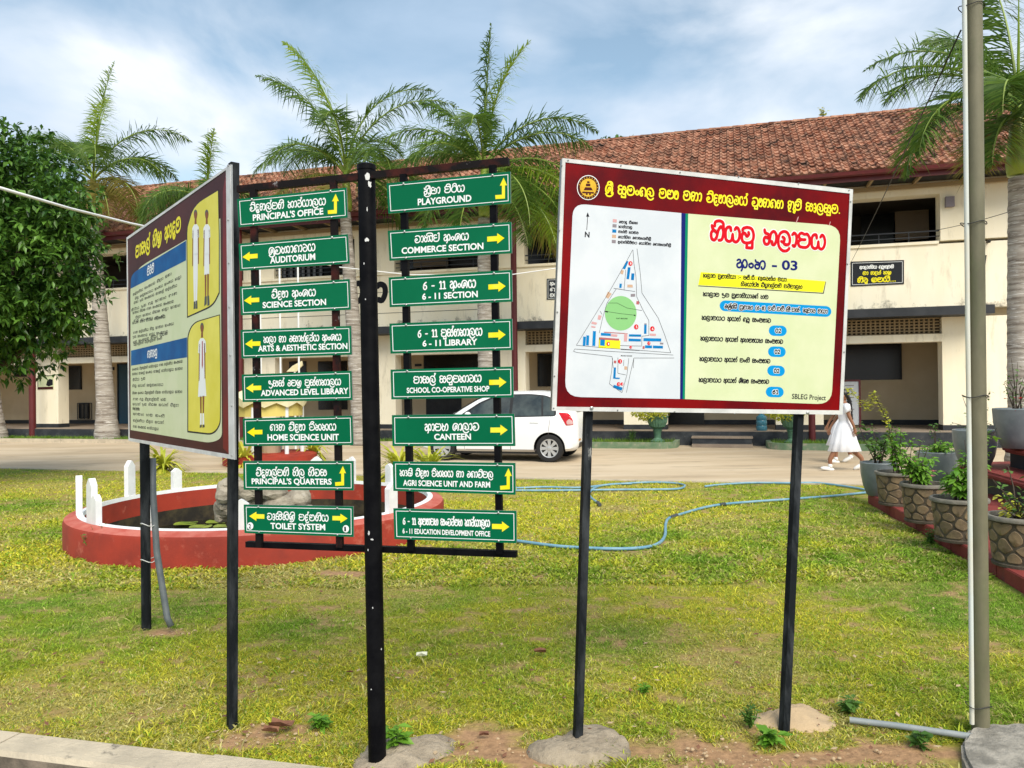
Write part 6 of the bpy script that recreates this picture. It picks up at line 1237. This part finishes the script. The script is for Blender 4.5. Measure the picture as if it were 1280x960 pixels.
def stonepot(x,y,z,r,h,seed,label):
    c=Vector((x,y,z)); t=thing('stone_patterned_pot',c,label,'plant pot','stone patterned cement pots on the red kerb'); k=.84; n=36
    def rad(zz): return r*(k+(1-k)*zz/h)*.97
    mb=MB(); mb.lathe([(0,0),(r*k*1.05,0),(r*k*1.06,.022),(rad(.03),.028),(rad(h),h*.9)],c,n,cap=False); mb.build('body',M['pot_cement'],t,smooth=True,auto=40)
    mb=MB(); mb.lathe([(r*.985,h*.9),(r*1.06,h*.915),(r*1.075,h*.96),(r*1.04,h),(r*.93,h),(r*.92,h-.05)],c,n,cap=False); mb.build('rim',M['pot_rim'],t,smooth=True,auto=50)
    mb=MB(); mb.lathe([(0,h-.035),(r*.92,h-.035)],c,n,cap=False); mb.build('soil',M['soil'],t)
    Wd=2*math.pi*r*.92; H2_=h*.84
    for (sx,sy),pg in voronoi(9,4,Wd,H2_,seed):
        cx_=sum(p[0] for p in pg)/len(pg); cy_=sum(p[1] for p in pg)/len(pg)
        def mp_(x_,y_,o): zz=.035+y_*.97; a=x_/Wd*2*math.pi; R1=rad(zz)+o; return c+Vector((R1*math.cos(a),R1*math.sin(a),zz))
        q=[]; m_=len(pg)
        rp=rounded([(cx_+(x_-cx_)*.9,cy_+(y_-cy_)*.9) for x_,y_ in pg],[.03]*m_,2)
        a=[mp_(x_,y_,-.002) for x_,y_ in rp]; b=[mp_(cx_+(x_-cx_)*.86,cy_+(y_-cy_)*.86,.009) for x_,y_ in rp]; m_=len(rp)
        mb=MB(); mb.add(a+b+[mp_(cx_,cy_,.0095)],[(i,(i+1)%m_,(i+1)%m_+m_,i+m_) for i in range(m_)]+[(i+m_,(i+1)%m_+m_,2*m_) for i in range(m_)]); mb.build('stone',M['pot_stone'],t,smooth=True,auto=50)
    return c+Vector((0,0,h-.035))
S1=stonepot(on(1121,9.38,0),9.38,.125,.25,.40,1,'stone patterned pot farthest along the red kerb, in front of the grey pot')
S2=stonepot(on(1154,8.2,0),8.2,.125,.225,.41,2,'second stone patterned pot on the red kerb')
S3=stonepot(on(1197,7.2,0),7.2,.125,.235,.40,3,'third stone patterned pot, partly hidden by the mossy pole')
S4=stonepot(on(1276,6.2,0),6.2,.125,.25,.40,4,'nearest stone patterned pot at the right edge')
bush(P1,.62,.28,260,M['leaf_mid'],'leafy shrub in the grey pot at the far end of the kerb',.075,1,9)
bush(P1+Vector((0,0,.0)),.01,.01,4,M['leaf_mid'],'x',.01,1,1) if False else None
# arching flowering stem of the same pot
c=P1; mb=MB(); pts=[c+Vector((.18,-.05,0)),c+Vector((.14,0,.55)),c+Vector((-.05,0,.95)),AtY(1085,512,10.1),AtY(1061,486,10.05)]; sp3=[]
for i in range(len(pts)-1):
    for j in range(8): t=j/8; sp3.append(pts[i]*(1-t)+pts[i+1]*t)
sp3.append(pts[-1]); mb.tube(sp3,[.008*(1-.8*i/len(sp3)) for i in range(len(sp3))],5,1); rr=random.Random(2)
for q in sp3[4:]:
    for j in range(9):
        b=rr.uniform(0,6.28); s=.06; d=Vector((math.cos(b),math.sin(b),rr.uniform(-.5,.6))).normalized(); w=d.cross(Vector((0,0,1))).normalized(); o_=q+Vector((rr.uniform(-.03,.03),rr.uniform(-.03,.03),rr.uniform(-.04,.04))); mb.add([o_,o_+d*s*.5+w*s*.3,o_+d*s,o_+d*s*.5-w*s*.3],[(0,1,2),(0,2,3)])
tag(mb.build('arching_plant',[M['leaf_yellow'],M['bark']]),'tall arching stem of small yellow green leaves leaning left in front of the notice board','plant')
bush(P2_,.22,.30,300,M['leaf_fresh'],'low fresh green plant filling the grey pot on the ground',.08,4,10)
bush(P2_,.50,.12,40,M['leaf_mid'],'thin upright shoot in the grey pot on the ground',.06,5,3)
bush(P3,.28,.30,80,M['leaf_mid'],'sparse plant in the grey pot on the middle tread',.055,6,7)
bush(P3,.72,.25,60,M['leaf_mid'],'tall thin plant behind the mossy pole',.05,16,5)
bush(P4,.75,.30,110,M['leaf_mid'],'thin stemmed plant with red flowers in the grey pot on the upper tread',.05,7,9,(M['leaf_red'],6,(.0,.25)))
bush(S1,.62,.24,280,M['leaf_fresh'],'leafy shrub in the farthest stone patterned pot',.075,8,7); 
bush(S2,.34,.26,420,M['leaf_fresh'],'bright green plant with a pink flower in the second stone patterned pot',.075,9,11,(M['flower_pink'],5,(.2,.9)))
bush(S2+Vector((-.12,0,0)),.55,.18,60,M['leaf_mid'],'thin wispy shoots in the second stone patterned pot',.05,19,6)
bush(S3,.40,.28,480,M['leaf_fresh'],'bushy bright green plant in the third stone patterned pot',.08,10,11)
bush(S3+Vector((.12,0,.1)),.62,.26,110,M['leaf_fresh'],'bright shoots showing right of the mossy pole',.08,20,4)
bush(S4,.42,.28,60,M['leaf_mid'],'woody stemmed sparse plant in the nearest stone patterned pot',.06,11,8); bush(S4,.20,.24,110,M['leaf_yellow'],'yellowish low growth in the nearest stone patterned pot',.06,12,8)
weed(1110,700,.16,14,M['leaf_mid'],'dry weeds at the edge of the red kerb',P0=Vector((KX(7.6,-.08),7.6,0)),size=.05)
# ================================================ CAR
cr_=G(687,578); cf=G(552,574.5); ax=Vector((-1,.30,0)).normalized(); wbm=2.50
car=thing('parked_car',(0,0,0),'white five door hatchback parked on the sandy road behind the green signs','car')
# local frame: +x forward, y to the side that faces the camera, z up, origin under the rear axle on the centre line
WB=2.46; hw=.845
# profile stations: x, underside, shoulder z, shoulder half width, roof z, roof half width
ST=[(-.61,.42,.70,.62,.80,.50),(-.59,.33,.86,.74,.93,.60),(-.54,.27,.95,.80,1.04,.62),(-.46,.23,.99,.825,1.27,.58),(-.32,.22,1.00,.838,1.42,.59),(-.10,.21,.99,.845,1.49,.60),(.4,.20,.98,.845,1.525,.61),(.95,.20,.96,.845,1.52,.61),(1.35,.20,.94,.845,1.48,.60),(1.70,.20,.93,.842,1.36,.58),(2.05,.20,.92,.838,1.17,.58),(2.32,.20,.91,.83,1.00,.60),(2.60,.20,.88,.815,.945,.62),(2.90,.22,.80,.78,.87,.58),(3.06,.26,.68,.70,.76,.50),(3.12,.32,.55,.60,.62,.42)]
mb=MB(); NS=18
def section(x,zb,zs,ws,zr,wr):
    p=[(0,zb),(ws*.55,zb),(ws*.90,zb+.015),(ws*.985,zb+.07),(ws*1.0,zb+(zs-zb)*.32),(ws*1.005,zb+(zs-zb)*.55),(ws*.995,zb+(zs-zb)*.8),(ws*.975,zs-.02),(ws*.955,zs)]
    for k in (.25,.5,.75,.92): p.append((ws*.955+(wr+.035-ws*.955)*k**1.1,zs+(zr-.045-zs)*k))
    p+=[(wr+.02,zr-.03),(wr-.05,zr-.008),(wr*.6,zr+.008),(wr*.3,zr+.013),(0,zr+.015)]
    return p
NP=len(section(*ST[0])); XS=[]
# resample the stations for a smooth skin
def interp(x):
    for i in range(len(ST)-1):
        if ST[i][0]<=x<=ST[i+1][0]:
            a=ST[max(0,i-1)];b=ST[i];c=ST[i+1];d=ST[min(len(ST)-1,i+2)]; t=(x-b[0])/(c[0]-b[0]); return [x]+[.5*(2*b[k]+(c[k]-a[k])*t*.9+(2*a[k]-5*b[k]+4*c[k]-d[k])*t*t*.0+0)*0+ (b[k]*(1-t)+c[k]*t) for k in range(1,6)]
xs_=[ST[0][0]]
for a,b in zip(ST[:-1],ST[1:]):
    m_=max(1,int((b[0]-a[0])/.09)); xs_+=[a[0]+(b[0]-a[0])*(j+1)/m_ for j in range(m_)]
secs=[section(*interp(min(max(x_,ST[0][0]),ST[-1][0]))) for x_ in xs_]
V_=[]; 
for x_,s_ in zip(xs_,secs):
    ring=[(x_,y_,z_) for y_,z_ in s_]+[(x_,-y_,z_) for y_,z_ in s_[-2:0:-1]]; V_.append(ring)
nr_=len(V_[0])
for rg in V_: mb.v+=rg
for i in range(len(V_)-1):
    for j in range(nr_): mb.f.append((i*nr_+j,i*nr_+(j+1)%nr_,(i+1)*nr_+(j+1)%nr_,(i+1)*nr_+j)); mb.m.append(0)
mb.f.append(tuple(range(nr_-1,-1,-1))); mb.m.append(0); mb.f.append(tuple((len(V_)-1)*nr_+j for j in range(nr_))); mb.m.append(0)
body=mb.build('body',[M['car_paint'],M['car_trim']],car,smooth=True,local=True,auto=38); merged(body)
# wheel arches cut out of the body
for wx in (0,WB):
    cut=MB(); cut.tube([(wx,-1.2,.30),(wx,1.2,.30)],.345,36); co=cut.build('cutter',M['car_trim'],None); merged(co)
    md=body.modifiers.new('arch','BOOLEAN'); md.object=co; md.operation='DIFFERENCE'; md.solver='EXACT'
    dg=bpy.context.evaluated_depsgraph_get(); nm=bpy.data.meshes.new_from_object(body.evaluated_get(dg)); body.modifiers.clear(); old=body.data; body.data=nm; bpy.data.objects.remove(co)
body.data.name='body'; body.data.polygons.foreach_set('use_smooth',[True]*len(body.data.polygons)); body.data.set_sharp_from_angle(angle=R_(35))
bvh=BVHTree.FromPolygons([v.co.copy() for v in body.data.vertices],[tuple(p.vertices) for p in body.data.polygons])
# dark inner arch
mb=MB()
for wx in (0,WB):
    for sy in (-1,1): 
        pts=[(wx+.335*math.cos(a),.30+.335*math.sin(a)) for a in [math.pi*i/16 for i in range(17)]]; 
        mb.add([(x_,sy*.80,z_) for x_,z_ in pts]+[(x_,sy*.45,z_) for x_,z_ in pts],[(i,i+1,i+18,i+17) for i in range(16)]); mb.add([(wx,sy*.45,.3)]+[(x_,sy*.45,z_) for x_,z_ in pts],[(0,i+1,i+2) for i in range(16)])
mb.build('wheel_arch_liner',M['car_trim'],car,local=True)
mb=MB(); mb.box((1.23,0,.23),(2.0,1.5,.12)); mb.build('underbody',M['car_trim'],car,local=True)
def patch(name,poly2,m,side=1,off=.006,view='side',parent=car,step=.05):
    """panel laid on the body: outline in (x,z) seen from the side, or (y,z) seen from the rear"""
    xs2=[p[0] for p in poly2]; ys2=[p[1] for p in poly2]; mb=MB(); 
    # fan of strips between the outline and its centre, subdivided
    n=len(poly2); c=(sum(xs2)/n,sum(ys2)/n); rings=[]; K=5
    per=[]
    for i in range(n):
        a,b=poly2[i],poly2[(i+1)%n]; m_=max(1,int(math.hypot(b[0]-a[0],b[1]-a[1])/step)); per+=[(a[0]+(b[0]-a[0])*j/m_,a[1]+(b[1]-a[1])*j/m_) for j in range(m_)]
    def hit(x_,z_):
        if view=='side': o_=Vector((x_,2*side,z_)); d=Vector((0,-side,0))
        else: o_=Vector((-3,x_,z_)); d=Vector((1,0,0))
        h,nn,_,_=bvh.ray_cast(o_,d)
        if h is None: return o_*0+Vector((x_,side*hw*.95,z_)) if view=='side' else Vector((-.6,x_,z_))
        if nn.dot(d)>0: nn=-nn
        return h+nn*off
    for k in range(K+1): f=1-k/K; rings.append([hit(c[0]+(p[0]-c[0])*f,c[1]+(p[1]-c[1])*f) for p in per] if k<K else [hit(*c)])
    m_=len(per); vs=[p for r_ in rings[:-1] for p in r_]+rings[-1]; fs=[]
    for k in range(K-1):
        for i in range(m_): fs.append((k*m_+i,k*m_+(i+1)%m_,(k+1)*m_+(i+1)%m_,(k+1)*m_+i))
    for i in range(m_): fs.append(((K-1)*m_+i,(K-1)*m_+(i+1)%m_,K*m_))
    mb.add(vs,fs); return mb.build(name,m,parent,smooth=True,local=True)
for sd in (1,-1):
    patch('window_surround',rounded([(-.17,.985),(-.07,1.36),(.10,1.43),(.45,1.465),(.95,1.46),(1.30,1.415),(1.62,1.29),(2.03,1.03),(2.05,.945),(1.1,.955)],[.09]*10,3),M['car_trim'],sd,.004)
    patch('side_window',rounded([(-.12,1.005),(-.03,1.34),(.12,1.405),(.16,1.41),(.13,.995)],[.04,.05,.02,.01,.01],3),M['car_glass'],sd,.009)
    patch('side_window',rounded([(.17,.995),(.20,1.415),(.50,1.435),(.82,1.435),(.84,.985)],[.01,.01,.02,.01,.01],3),M['car_glass'],sd,.009)
    patch('side_window',rounded([(.90,.98),(.89,1.43),(1.27,1.385),(1.57,1.265),(1.80,1.12),(1.84,.97)],[.01]*6,3),M['car_glass'],sd,.009)
    for pl_ in ([(.12,.30),(.02,.62),(-.03,.98)],[(.865,.27),(.87,.98)],[(1.93,.27),(1.92,.94)],[(.20,.26),(1.90,.26)]):
        for a,b in zip(pl_[:-1],pl_[1:]):
            dx,dy=b[0]-a[0],b[1]-a[1]; l=math.hypot(dx,dy); nx_,ny_=-dy/l*.005,dx/l*.005; patch('panel_gap',[(a[0]+nx_,a[1]+ny_),(b[0]+nx_,b[1]+ny_),(b[0]-nx_,b[1]-ny_),(a[0]-nx_,a[1]-ny_)],M['grey_print'],sd,.0015)
    for x_ in (.22,1.06): patch('door_handle',rounded([(x_,.845),(x_+.20,.85),(x_+.20,.885),(x_,.88)],[.015]*4,3),M['car_paint'],sd,.022)
    patch('tail_light',rounded([(-.20,1.06),(-.40,1.05),(-.47,.99),(-.52,.88),(-.525,.80),(-.37,.79),(-.31,.90)],[.02]*7,3),M['tail_red'],sd,.008)
    patch('tail_light_lens',rounded([(-.515,.81),(-.51,.88),(-.44,.93),(-.38,.88),(-.39,.81)],[.02]*5,3),M['tail_clear'],sd,.012)
    patch('headlight',rounded([(2.72,.66),(2.62,.80),(2.88,.76),(3.04,.62),(2.98,.58)],[.02]*5,3),M['tail_clear'],sd,.006)
    mb=MB(); mb.blob((1.80,sd*.955,1.02),(.075,.09,.07),2,.05,12,8); mb.bar((1.82,sd*.84,.97),(1.82,sd*.90,.99),.05,.03); mb.build('wing_mirror',M['car_paint'],car,smooth=True,local=True)
    for wx in (0,WB):
        wh=bpy.data.objects.new('wheel',None); COL.objects.link(wh); wh.parent=car; wh.location=(wx,sd*.745,.298)
        bm_=bmesh.new(); 
        def lat(prof,mt,nm,n=40):
            m2=MB()
            for (r_,y_) in prof:
                for j in range(n): a=2*math.pi*j/n; m2.v.append((r_*math.cos(a),sd*y_,r_*math.sin(a)))
            for i in range(len(prof)-1):
                for j in range(n): m2.f.append((i*n+j,i*n+(j+1)%n,(i+1)*n+(j+1)%n,(i+1)*n+j)); m2.m.append(0)
            return m2.build(nm,mt,wh,smooth=True,local=True,auto=40)
        bm_.free()
        lat([(.19,-.09),(.275,-.095),(.298,-.07),(.298,.07),(.285,.092),(.25,.10),(.205,.092)],M['tyre'],'tyre')
        lat([(.208,.088),(.200,.096),(.188,.080),(.180,.02),(0.001,.02)],M['car_trim'],'rim_well'); lat([(.205,.090),(.198,.100),(.180,.094),(.178,.05)],M['rim'],'rim')
        m2=MB()
        for k in range(8):
            a=2*math.pi*k/8; d=Vector((math.cos(a),0,math.sin(a))); s_=Vector((-math.sin(a),0,math.cos(a))); q=[]
            pr=[(d*.035+s_*.022,.088),(d*.185+s_*.040,.094),(d*.185-s_*.040,.094),(d*.035-s_*.022,.088)]
            m2.prism([v+Vector((0,sd*y_,0)) for v,y_ in pr],Vector((0,-sd*.03,0)))
        m2.tube([(0,sd*.05,0),(0,sd*.098,0),(0,sd*.102,0)],[.05,.045,.03],16); m2.build('wheel_cover',M['rim'],wh,local=True)
patch('rear_window',rounded([(-.50,1.06),(-.46,1.36),(.46,1.36),(.50,1.06)],[.06]*4,3),M['car_glass'],1,.006,'rear')
patch('number_plate',[(-.22,.74),(-.22,.84),(.22,.84),(.22,.74)],M['board_yellow'],1,.012,'rear'); patch('rear_reflector',[(.50,.46),(.50,.50),(.66,.50),(.66,.46)],M['amber'],1,.01,'rear')
patch('bumper_trim',[(-.55,.30),(-.60,.42),(.60,.42),(.55,.30)],M['car_trim'],1,.008,'rear')
mb=MB(); mb.prism([(-.47,-.50,1.30),(-.60,-.46,1.335),(-.60,.46,1.335),(-.47,.50,1.30)],Vector((.02,0,.03))); mb.build('roof_spoiler',M['car_paint'],car,local=True)
patch('windscreen',rounded([(-.5,1.02),(-.45,1.38),(.45,1.38),(.5,1.02)],[.05]*4,3),M['car_glass'],1,.006,'rear') if False else None
mb=MB(); g=[(1.66,1.375),(2.28,1.02)]
mb.add([(g[0][0]+.02,-.50,g[0][1]+.02),(g[0][0]+.02,.50,g[0][1]+.02),(g[1][0]+.02,.56,g[1][1]+.02),(g[1][0]+.02,-.56,g[1][1]+.02)],[(0,1,2,3)]); mb.build('windscreen',M['car_glass'],car,local=True)
sidev=Vector((ax.y,-ax.x,0))
sidev=sidev if sidev.y<0 else -sidev     # towards the camera
# local axes: x=ax, y must be right handed: y = z cross x
yl=Vector((0,0,1)).cross(ax); org=cr_-sidev*.82
car.matrix_world=Matrix.Translation(org)@Matrix((ax,yl,Vector((0,0,1)))).transposed().to_4x4()@Matrix.Diagonal((wbm/WB,1,1.0,1))
car.scale=(1,1,1)
# ================================================ PEOPLE
def skinmesh(name,nodes,edges,m,parent,sub=2):
    """one continuous surface grown over connected joints with a radius each"""
    me=bpy.data.meshes.new(name); me.from_pydata([n[0] for n in nodes],edges,[]); o=bpy.data.objects.new(name,me); COL.objects.link(o); o.parent=parent
    md=o.modifiers.new('s','SKIN'); md.use_smooth_shade=True
    for i,n in enumerate(nodes):
        r=n[1]; me.skin_vertices[0].data[i].radius=r if isinstance(r,tuple) else (r,r)
    me.skin_vertices[0].data[0].use_root=True
    s=o.modifiers.new('u','SUBSURF'); s.levels=sub; s.render_levels=sub
    dg=bpy.context.evaluated_depsgraph_get(); nm=bpy.data.meshes.new_from_object(o.evaluated_get(dg)); o.modifiers.clear(); o.data=nm; nm.materials.clear(); nm.materials.append(m); nm.name=name
    nm.polygons.foreach_set('use_smooth',[True]*len(nm.polygons)); return o
def girl(loc,head,label,st,plaits,seed):
    """x forward, y left, z up; 1.5 m tall; st = stride of the left leg forward"""
    t=thing('person',(0,0,0),label,'person','girls walking past the school')
    hipz=.74
    def leg(s,fx,lift):
        kx,kz=fx*.45+.04,.41+lift*.4; return [((0.0,s*.075,.68),.075),((kx,s*.078,kz),.052),((fx-.02,s*.075,.20+lift),.045),((fx-.04,s*.07,.07+lift),.032)]
    N=[((0,0,.80),(.10,.12)),((0,0,.95),(.085,.11)),((.01,0,1.10),(.09,.13)),((.0,0,1.20),(.075,.11)),((.0,0,1.265),.042),((.015,0,1.31),.043),((.025,0,1.37),(.085,.072)),((.02,0,1.44),(.078,.068))]
    E=[(i,i+1) for i in range(7)]
    for s,fx,lift in ((1,st,0),(-1,-st*.95,.03)):
        b=len(N); N+=leg(s,fx,lift); E+=[(0,b),(b,b+1),(b+1,b+2),(b+2,b+3)]
    for s,sw in ((1,-.10),(-1,.16)):
        b=len(N); N+=[((0,s*.135,1.19),.043),((sw*.4,s*.175,1.0),.034),((sw*1.05,s*.18,.85),.027),((sw*1.35,s*.175,.76),.021),((sw*1.42,s*.172,.72),(.014,.03))]; E+=[(3,b),(b,b+1),(b+1,b+2),(b+2,b+3),(b+3,b+4)]
        for k,(dx,dz) in enumerate(((.028,-.070),(.010,-.085),(-.008,-.082),(-.026,-.068))):
            h=len(N); N+=[((sw*1.42+dx*.7,s*.172,.70),.008),((sw*1.42+dx,s*.168,.72+dz*.62),.0075),((sw*1.42+dx*1.1-.0,s*.158,.72+dz),.006)]; E+=[(b+4,h),(h,h+1),(h+1,h+2)]
        h=len(N); N+=[((sw*1.42+.035,s*.165,.715),.009),((sw*1.42+.048,s*.155,.685),.007)]; E+=[(b+3,h),(h,h+1)]
    bd_=skinmesh('body',N,E,M['skin'],t,2)
    # head details
    mb=MB(); mb.blob((.025,0,1.385),(.088,.074,.105),1,.02,18,14); mb.blob((.112,0,1.372),(.016,.012,.018),2,.02,8,6); 
    for s in (-1,1): mb.blob((.02,s*.076,1.38),(.018,.008,.028),3,.02,8,6)
    mb.build('head',M['skin'],t,smooth=True,local=True)
    mb=MB()
    for s in (-1,1): mb.blob((.104,s*.028,1.395),(.006,.011,.006),4,.0,8,6)
    mb.build('eyes',M['hair'],t,smooth=True,local=True); mb=MB(); mb.blob((.106,0,1.338),(.006,.022,.006),4,.0,8,6); mb.build('mouth',M['dull_red'],t,smooth=True,local=True)
    mb=MB(); mb.blob((-.005,0,1.412),(.094,.084,.098),5,.05,20,14)
    mb.build('hair',M['hair'],t,smooth=True,local=True)
    if plaits:
        for s in (-1,1):
            mb=MB(); p=[(-.05,s*.05,1.40),(-.09,s*.065,1.30),(-.105,s*.07,1.18),(-.11,s*.075,1.05),(-.115,s*.08,.98)]; q=[]; r_=[]
            for i in range(len(p)-1):
                for k in range(5): f=k/5; q.append(tuple(p[i][j]*(1-f)+p[i+1][j]*f for j in range(3))); r_.append(.021+(.006 if k%2 else 0)-.002*i)
            mb.tube(q,r_,8); mb.blob((-.115,s*.08,.965),(.022,.022,.035),6,.1,8,6); mb.build('plait',M['hair'],t,smooth=True,local=True)
    # dress: bodice and flared pleated skirt, moved by the stride
    mb=MB(); n=48; prof=[(1.245,.06,.075),(1.225,.10,.135),(1.16,.112,.150),(1.05,.108,.135),(.94,.098,.118),(.90,.097,.116),(.86,.12,.135),(.72,.17,.165),(.56,.20,.18),(.36,.25,.205),(.355,.245,.20)]
    for z_,rx,ry in prof:
        fl=max(0,(.9-z_)/.44)
        for j in range(n):
            a=2*math.pi*j/n; w=1+.055*fl*math.sin(a*11+seed)+.02*fl*math.sin(a*5); mb.v.append((rx*w*math.cos(a)*(1+.10*fl)+.01*fl,ry*w*math.sin(a),z_))
    for i in range(len(prof)-1):
        for j in range(n): mb.f.append((i*n+j,(i+1)*n+j,(i+1)*n+(j+1)%n,i*n+(j+1)%n)); mb.m.append(0)
    mb.build('dress',M['dress'],t,smooth=True,local=True)
    for s,sw in ((1,-.10),(-1,.16)):
        mb=MB(); mb.tube([(0,s*.10,1.205),(.0,s*.145,1.185),(sw*.22,s*.168,1.09),(sw*.24,s*.17,1.085)],[.05,.058,.060,.056],14); mb.build('sleeve',M['dress'],t,smooth=True,local=True)
    for s,fx,lift in ((1,st,0),(-1,-st*.95,.03)):
        rot=Matrix.Rotation(R_(-8 if fx>0 else 28),3,'Y'); mb=MB(); mb.blob((0,0,0),(.125,.043,.040),7,.03,16,10)
        for i,v in enumerate(mb.v):
            v=Vector(v)
            if v.z<-.02: v.z=-.03
            mb.v[i]=tuple(rot@v+Vector((fx+.02,s*.07,.036+lift*1.2)))
        mb.tube([(fx-.035,s*.07,.05+lift),(fx-.03,s*.072,.13+lift)],[.037,.036],10); mb.build('shoe',M['shoe'],t,smooth=True,local=True)
    t.location=loc; t.rotation_euler=(0,0,head); return t
g1=G(1055,588); girl((g1.x+.02,g1.y,0),R_(172),'girl in a white dress with two long black plaits, walking left past the notice board',.31,True,1)
g2=G(1061,580); girl((g2.x-.03,g2.y+.25,0),R_(176),'second girl in a white dress walking beside her, mostly hidden behind the first',.17,False,3)
# ================================================ FLAGPOLES, SHRINE, URN ACROSS THE ROAD
for i,(px,top_) in enumerate(((327,318),(351.5,318),(374.5,318))):
    p=AtY(px,540,17.5+.2*i); p.z=0; tz=AtY(px,top_,p.y).z; mb=MB(); mb.tube([p,Vector((p.x,p.y,tz))],.022,8); mb.lathe([(.0,0),(.035,.02),(.0,.05)],Vector((p.x,p.y,tz)),8)
    tag(mb.build('flagpole',M['white_paint'],smooth=True,auto=40),('left','middle','right')[i]+' thin white flagpole of the three behind the left sign column','flagpole','flagpoles')
sp=AtY(338,556,17.0); sp.z=0; sh=thing('garden_shrine',sp,'small round garden shrine with a scalloped cream canopy behind the left sign column','shrine')
mb=MB(); mb.lathe([(1.0,0),(1.0,.20),(.90,.24),(0,.24)],sp,40); mb.build('red_base',M['pond_red'],sh,smooth=True,auto=40)
cz=AtY(338,497,17).z; mb=MB(); n=40
prof=[(0,.34),(.25,.30),(.55,.18),(.80,.02)]
mb.lathe(prof,sp+Vector((0,0,cz)),n,cap=False)
for i in range(len(prof)*n-n,len(prof)*n): x_,y_,z_=mb.v[i]; j=i%n; mb.v[i]=(x_,y_,z_+.06*math.sin(j*2*math.pi/n*10))
b=len(mb.v); 
for j in range(n): a=2*math.pi*j/n; mb.v.append((sp.x+.78*math.cos(a),sp.y+.78*math.sin(a),sp.z+cz-.16+.05*math.sin(j*2*math.pi/n*10)))
for j in range(n): mb.f.append((3*n+j,3*n+(j+1)%n,b+(j+1)%n,b+j)); mb.m.append(0)
mb.build('canopy',M['canopy'],sh); mb=MB(); mb.lathe([(.70,cz-.40),(.70,cz-.05)],sp,24,cap=False); mb.build('canopy_band',M['canopy_yellow'],sh)
for i in range(6): a=i*math.pi/3+.3; mb=MB(); q=sp+Vector((.68*math.cos(a),.68*math.sin(a),.24)); mb.tube([q,q+Vector((0,0,cz-.44))],.045,8); mb.build('column',M['white_paint'],sh,smooth=True,auto=40)
mb=MB(); mb.lathe([(.22,.24),(.22,.6),(.16,.65),(.0,.65)],sp,16); mb.build('pedestal',M['shrine_stone'],sh)
p=AtY(338.5,574,14.6); p.z=0.0; p=G(338.5,578); mb=MB(); mb.lathe([(.08,0),(.14,.03),(.16,.12),(.155,.2),(.11,.27),(.12,.3),(.0,.3)],p,20); 
for k,v in enumerate(mb.v):
    if (k%20)%2: x=Vector(v)-p; x.x*=.9; x.y*=.9; mb.v[k]=tuple(p+x)
tag(mb.build('garden_urn',M['canopy']),'cream ribbed urn on the road edge seen between the home science and principal\'s quarters signs','urn')
blade_plant(AtY(305,530,16.2)*1-Vector((0,0,AtY(305,530,16.2).z)),1.0,60,M['leaf_yellow'],'striped yellow green plant left of the garden shrine',.035,.6); q=AtY(392,540,17.5); q.z=0; blade_plant(q,1.25,60,M['leaf_yellow'],'striped yellow green plant right of the garden shrine',.035,.5)
p=AtY(368,459,21.0); mb=MB(); mb.prism([p+Vector((-.22,0,-.12)),p+Vector((-.05,0,.04)),p+Vector((.2,0,.17)),p+Vector((.22,0,.05)),p+Vector((.05,0,-.12))],Vector((0,.08,0))); bpart_=mb.build('statue_wing',M['canopy']); bpart_.name='white_ornament'; tag(bpart_,'pale leaf shaped ornament on a thin stand between the arts and library signs','ornament')
mb=MB(); mb.tube([Vector((p.x,p.y+.04,0)),Vector((p.x,p.y+.04,p.z-.12))],.03,8); s_=mb.build('stand',M['white_paint'],bpart_,local=True);
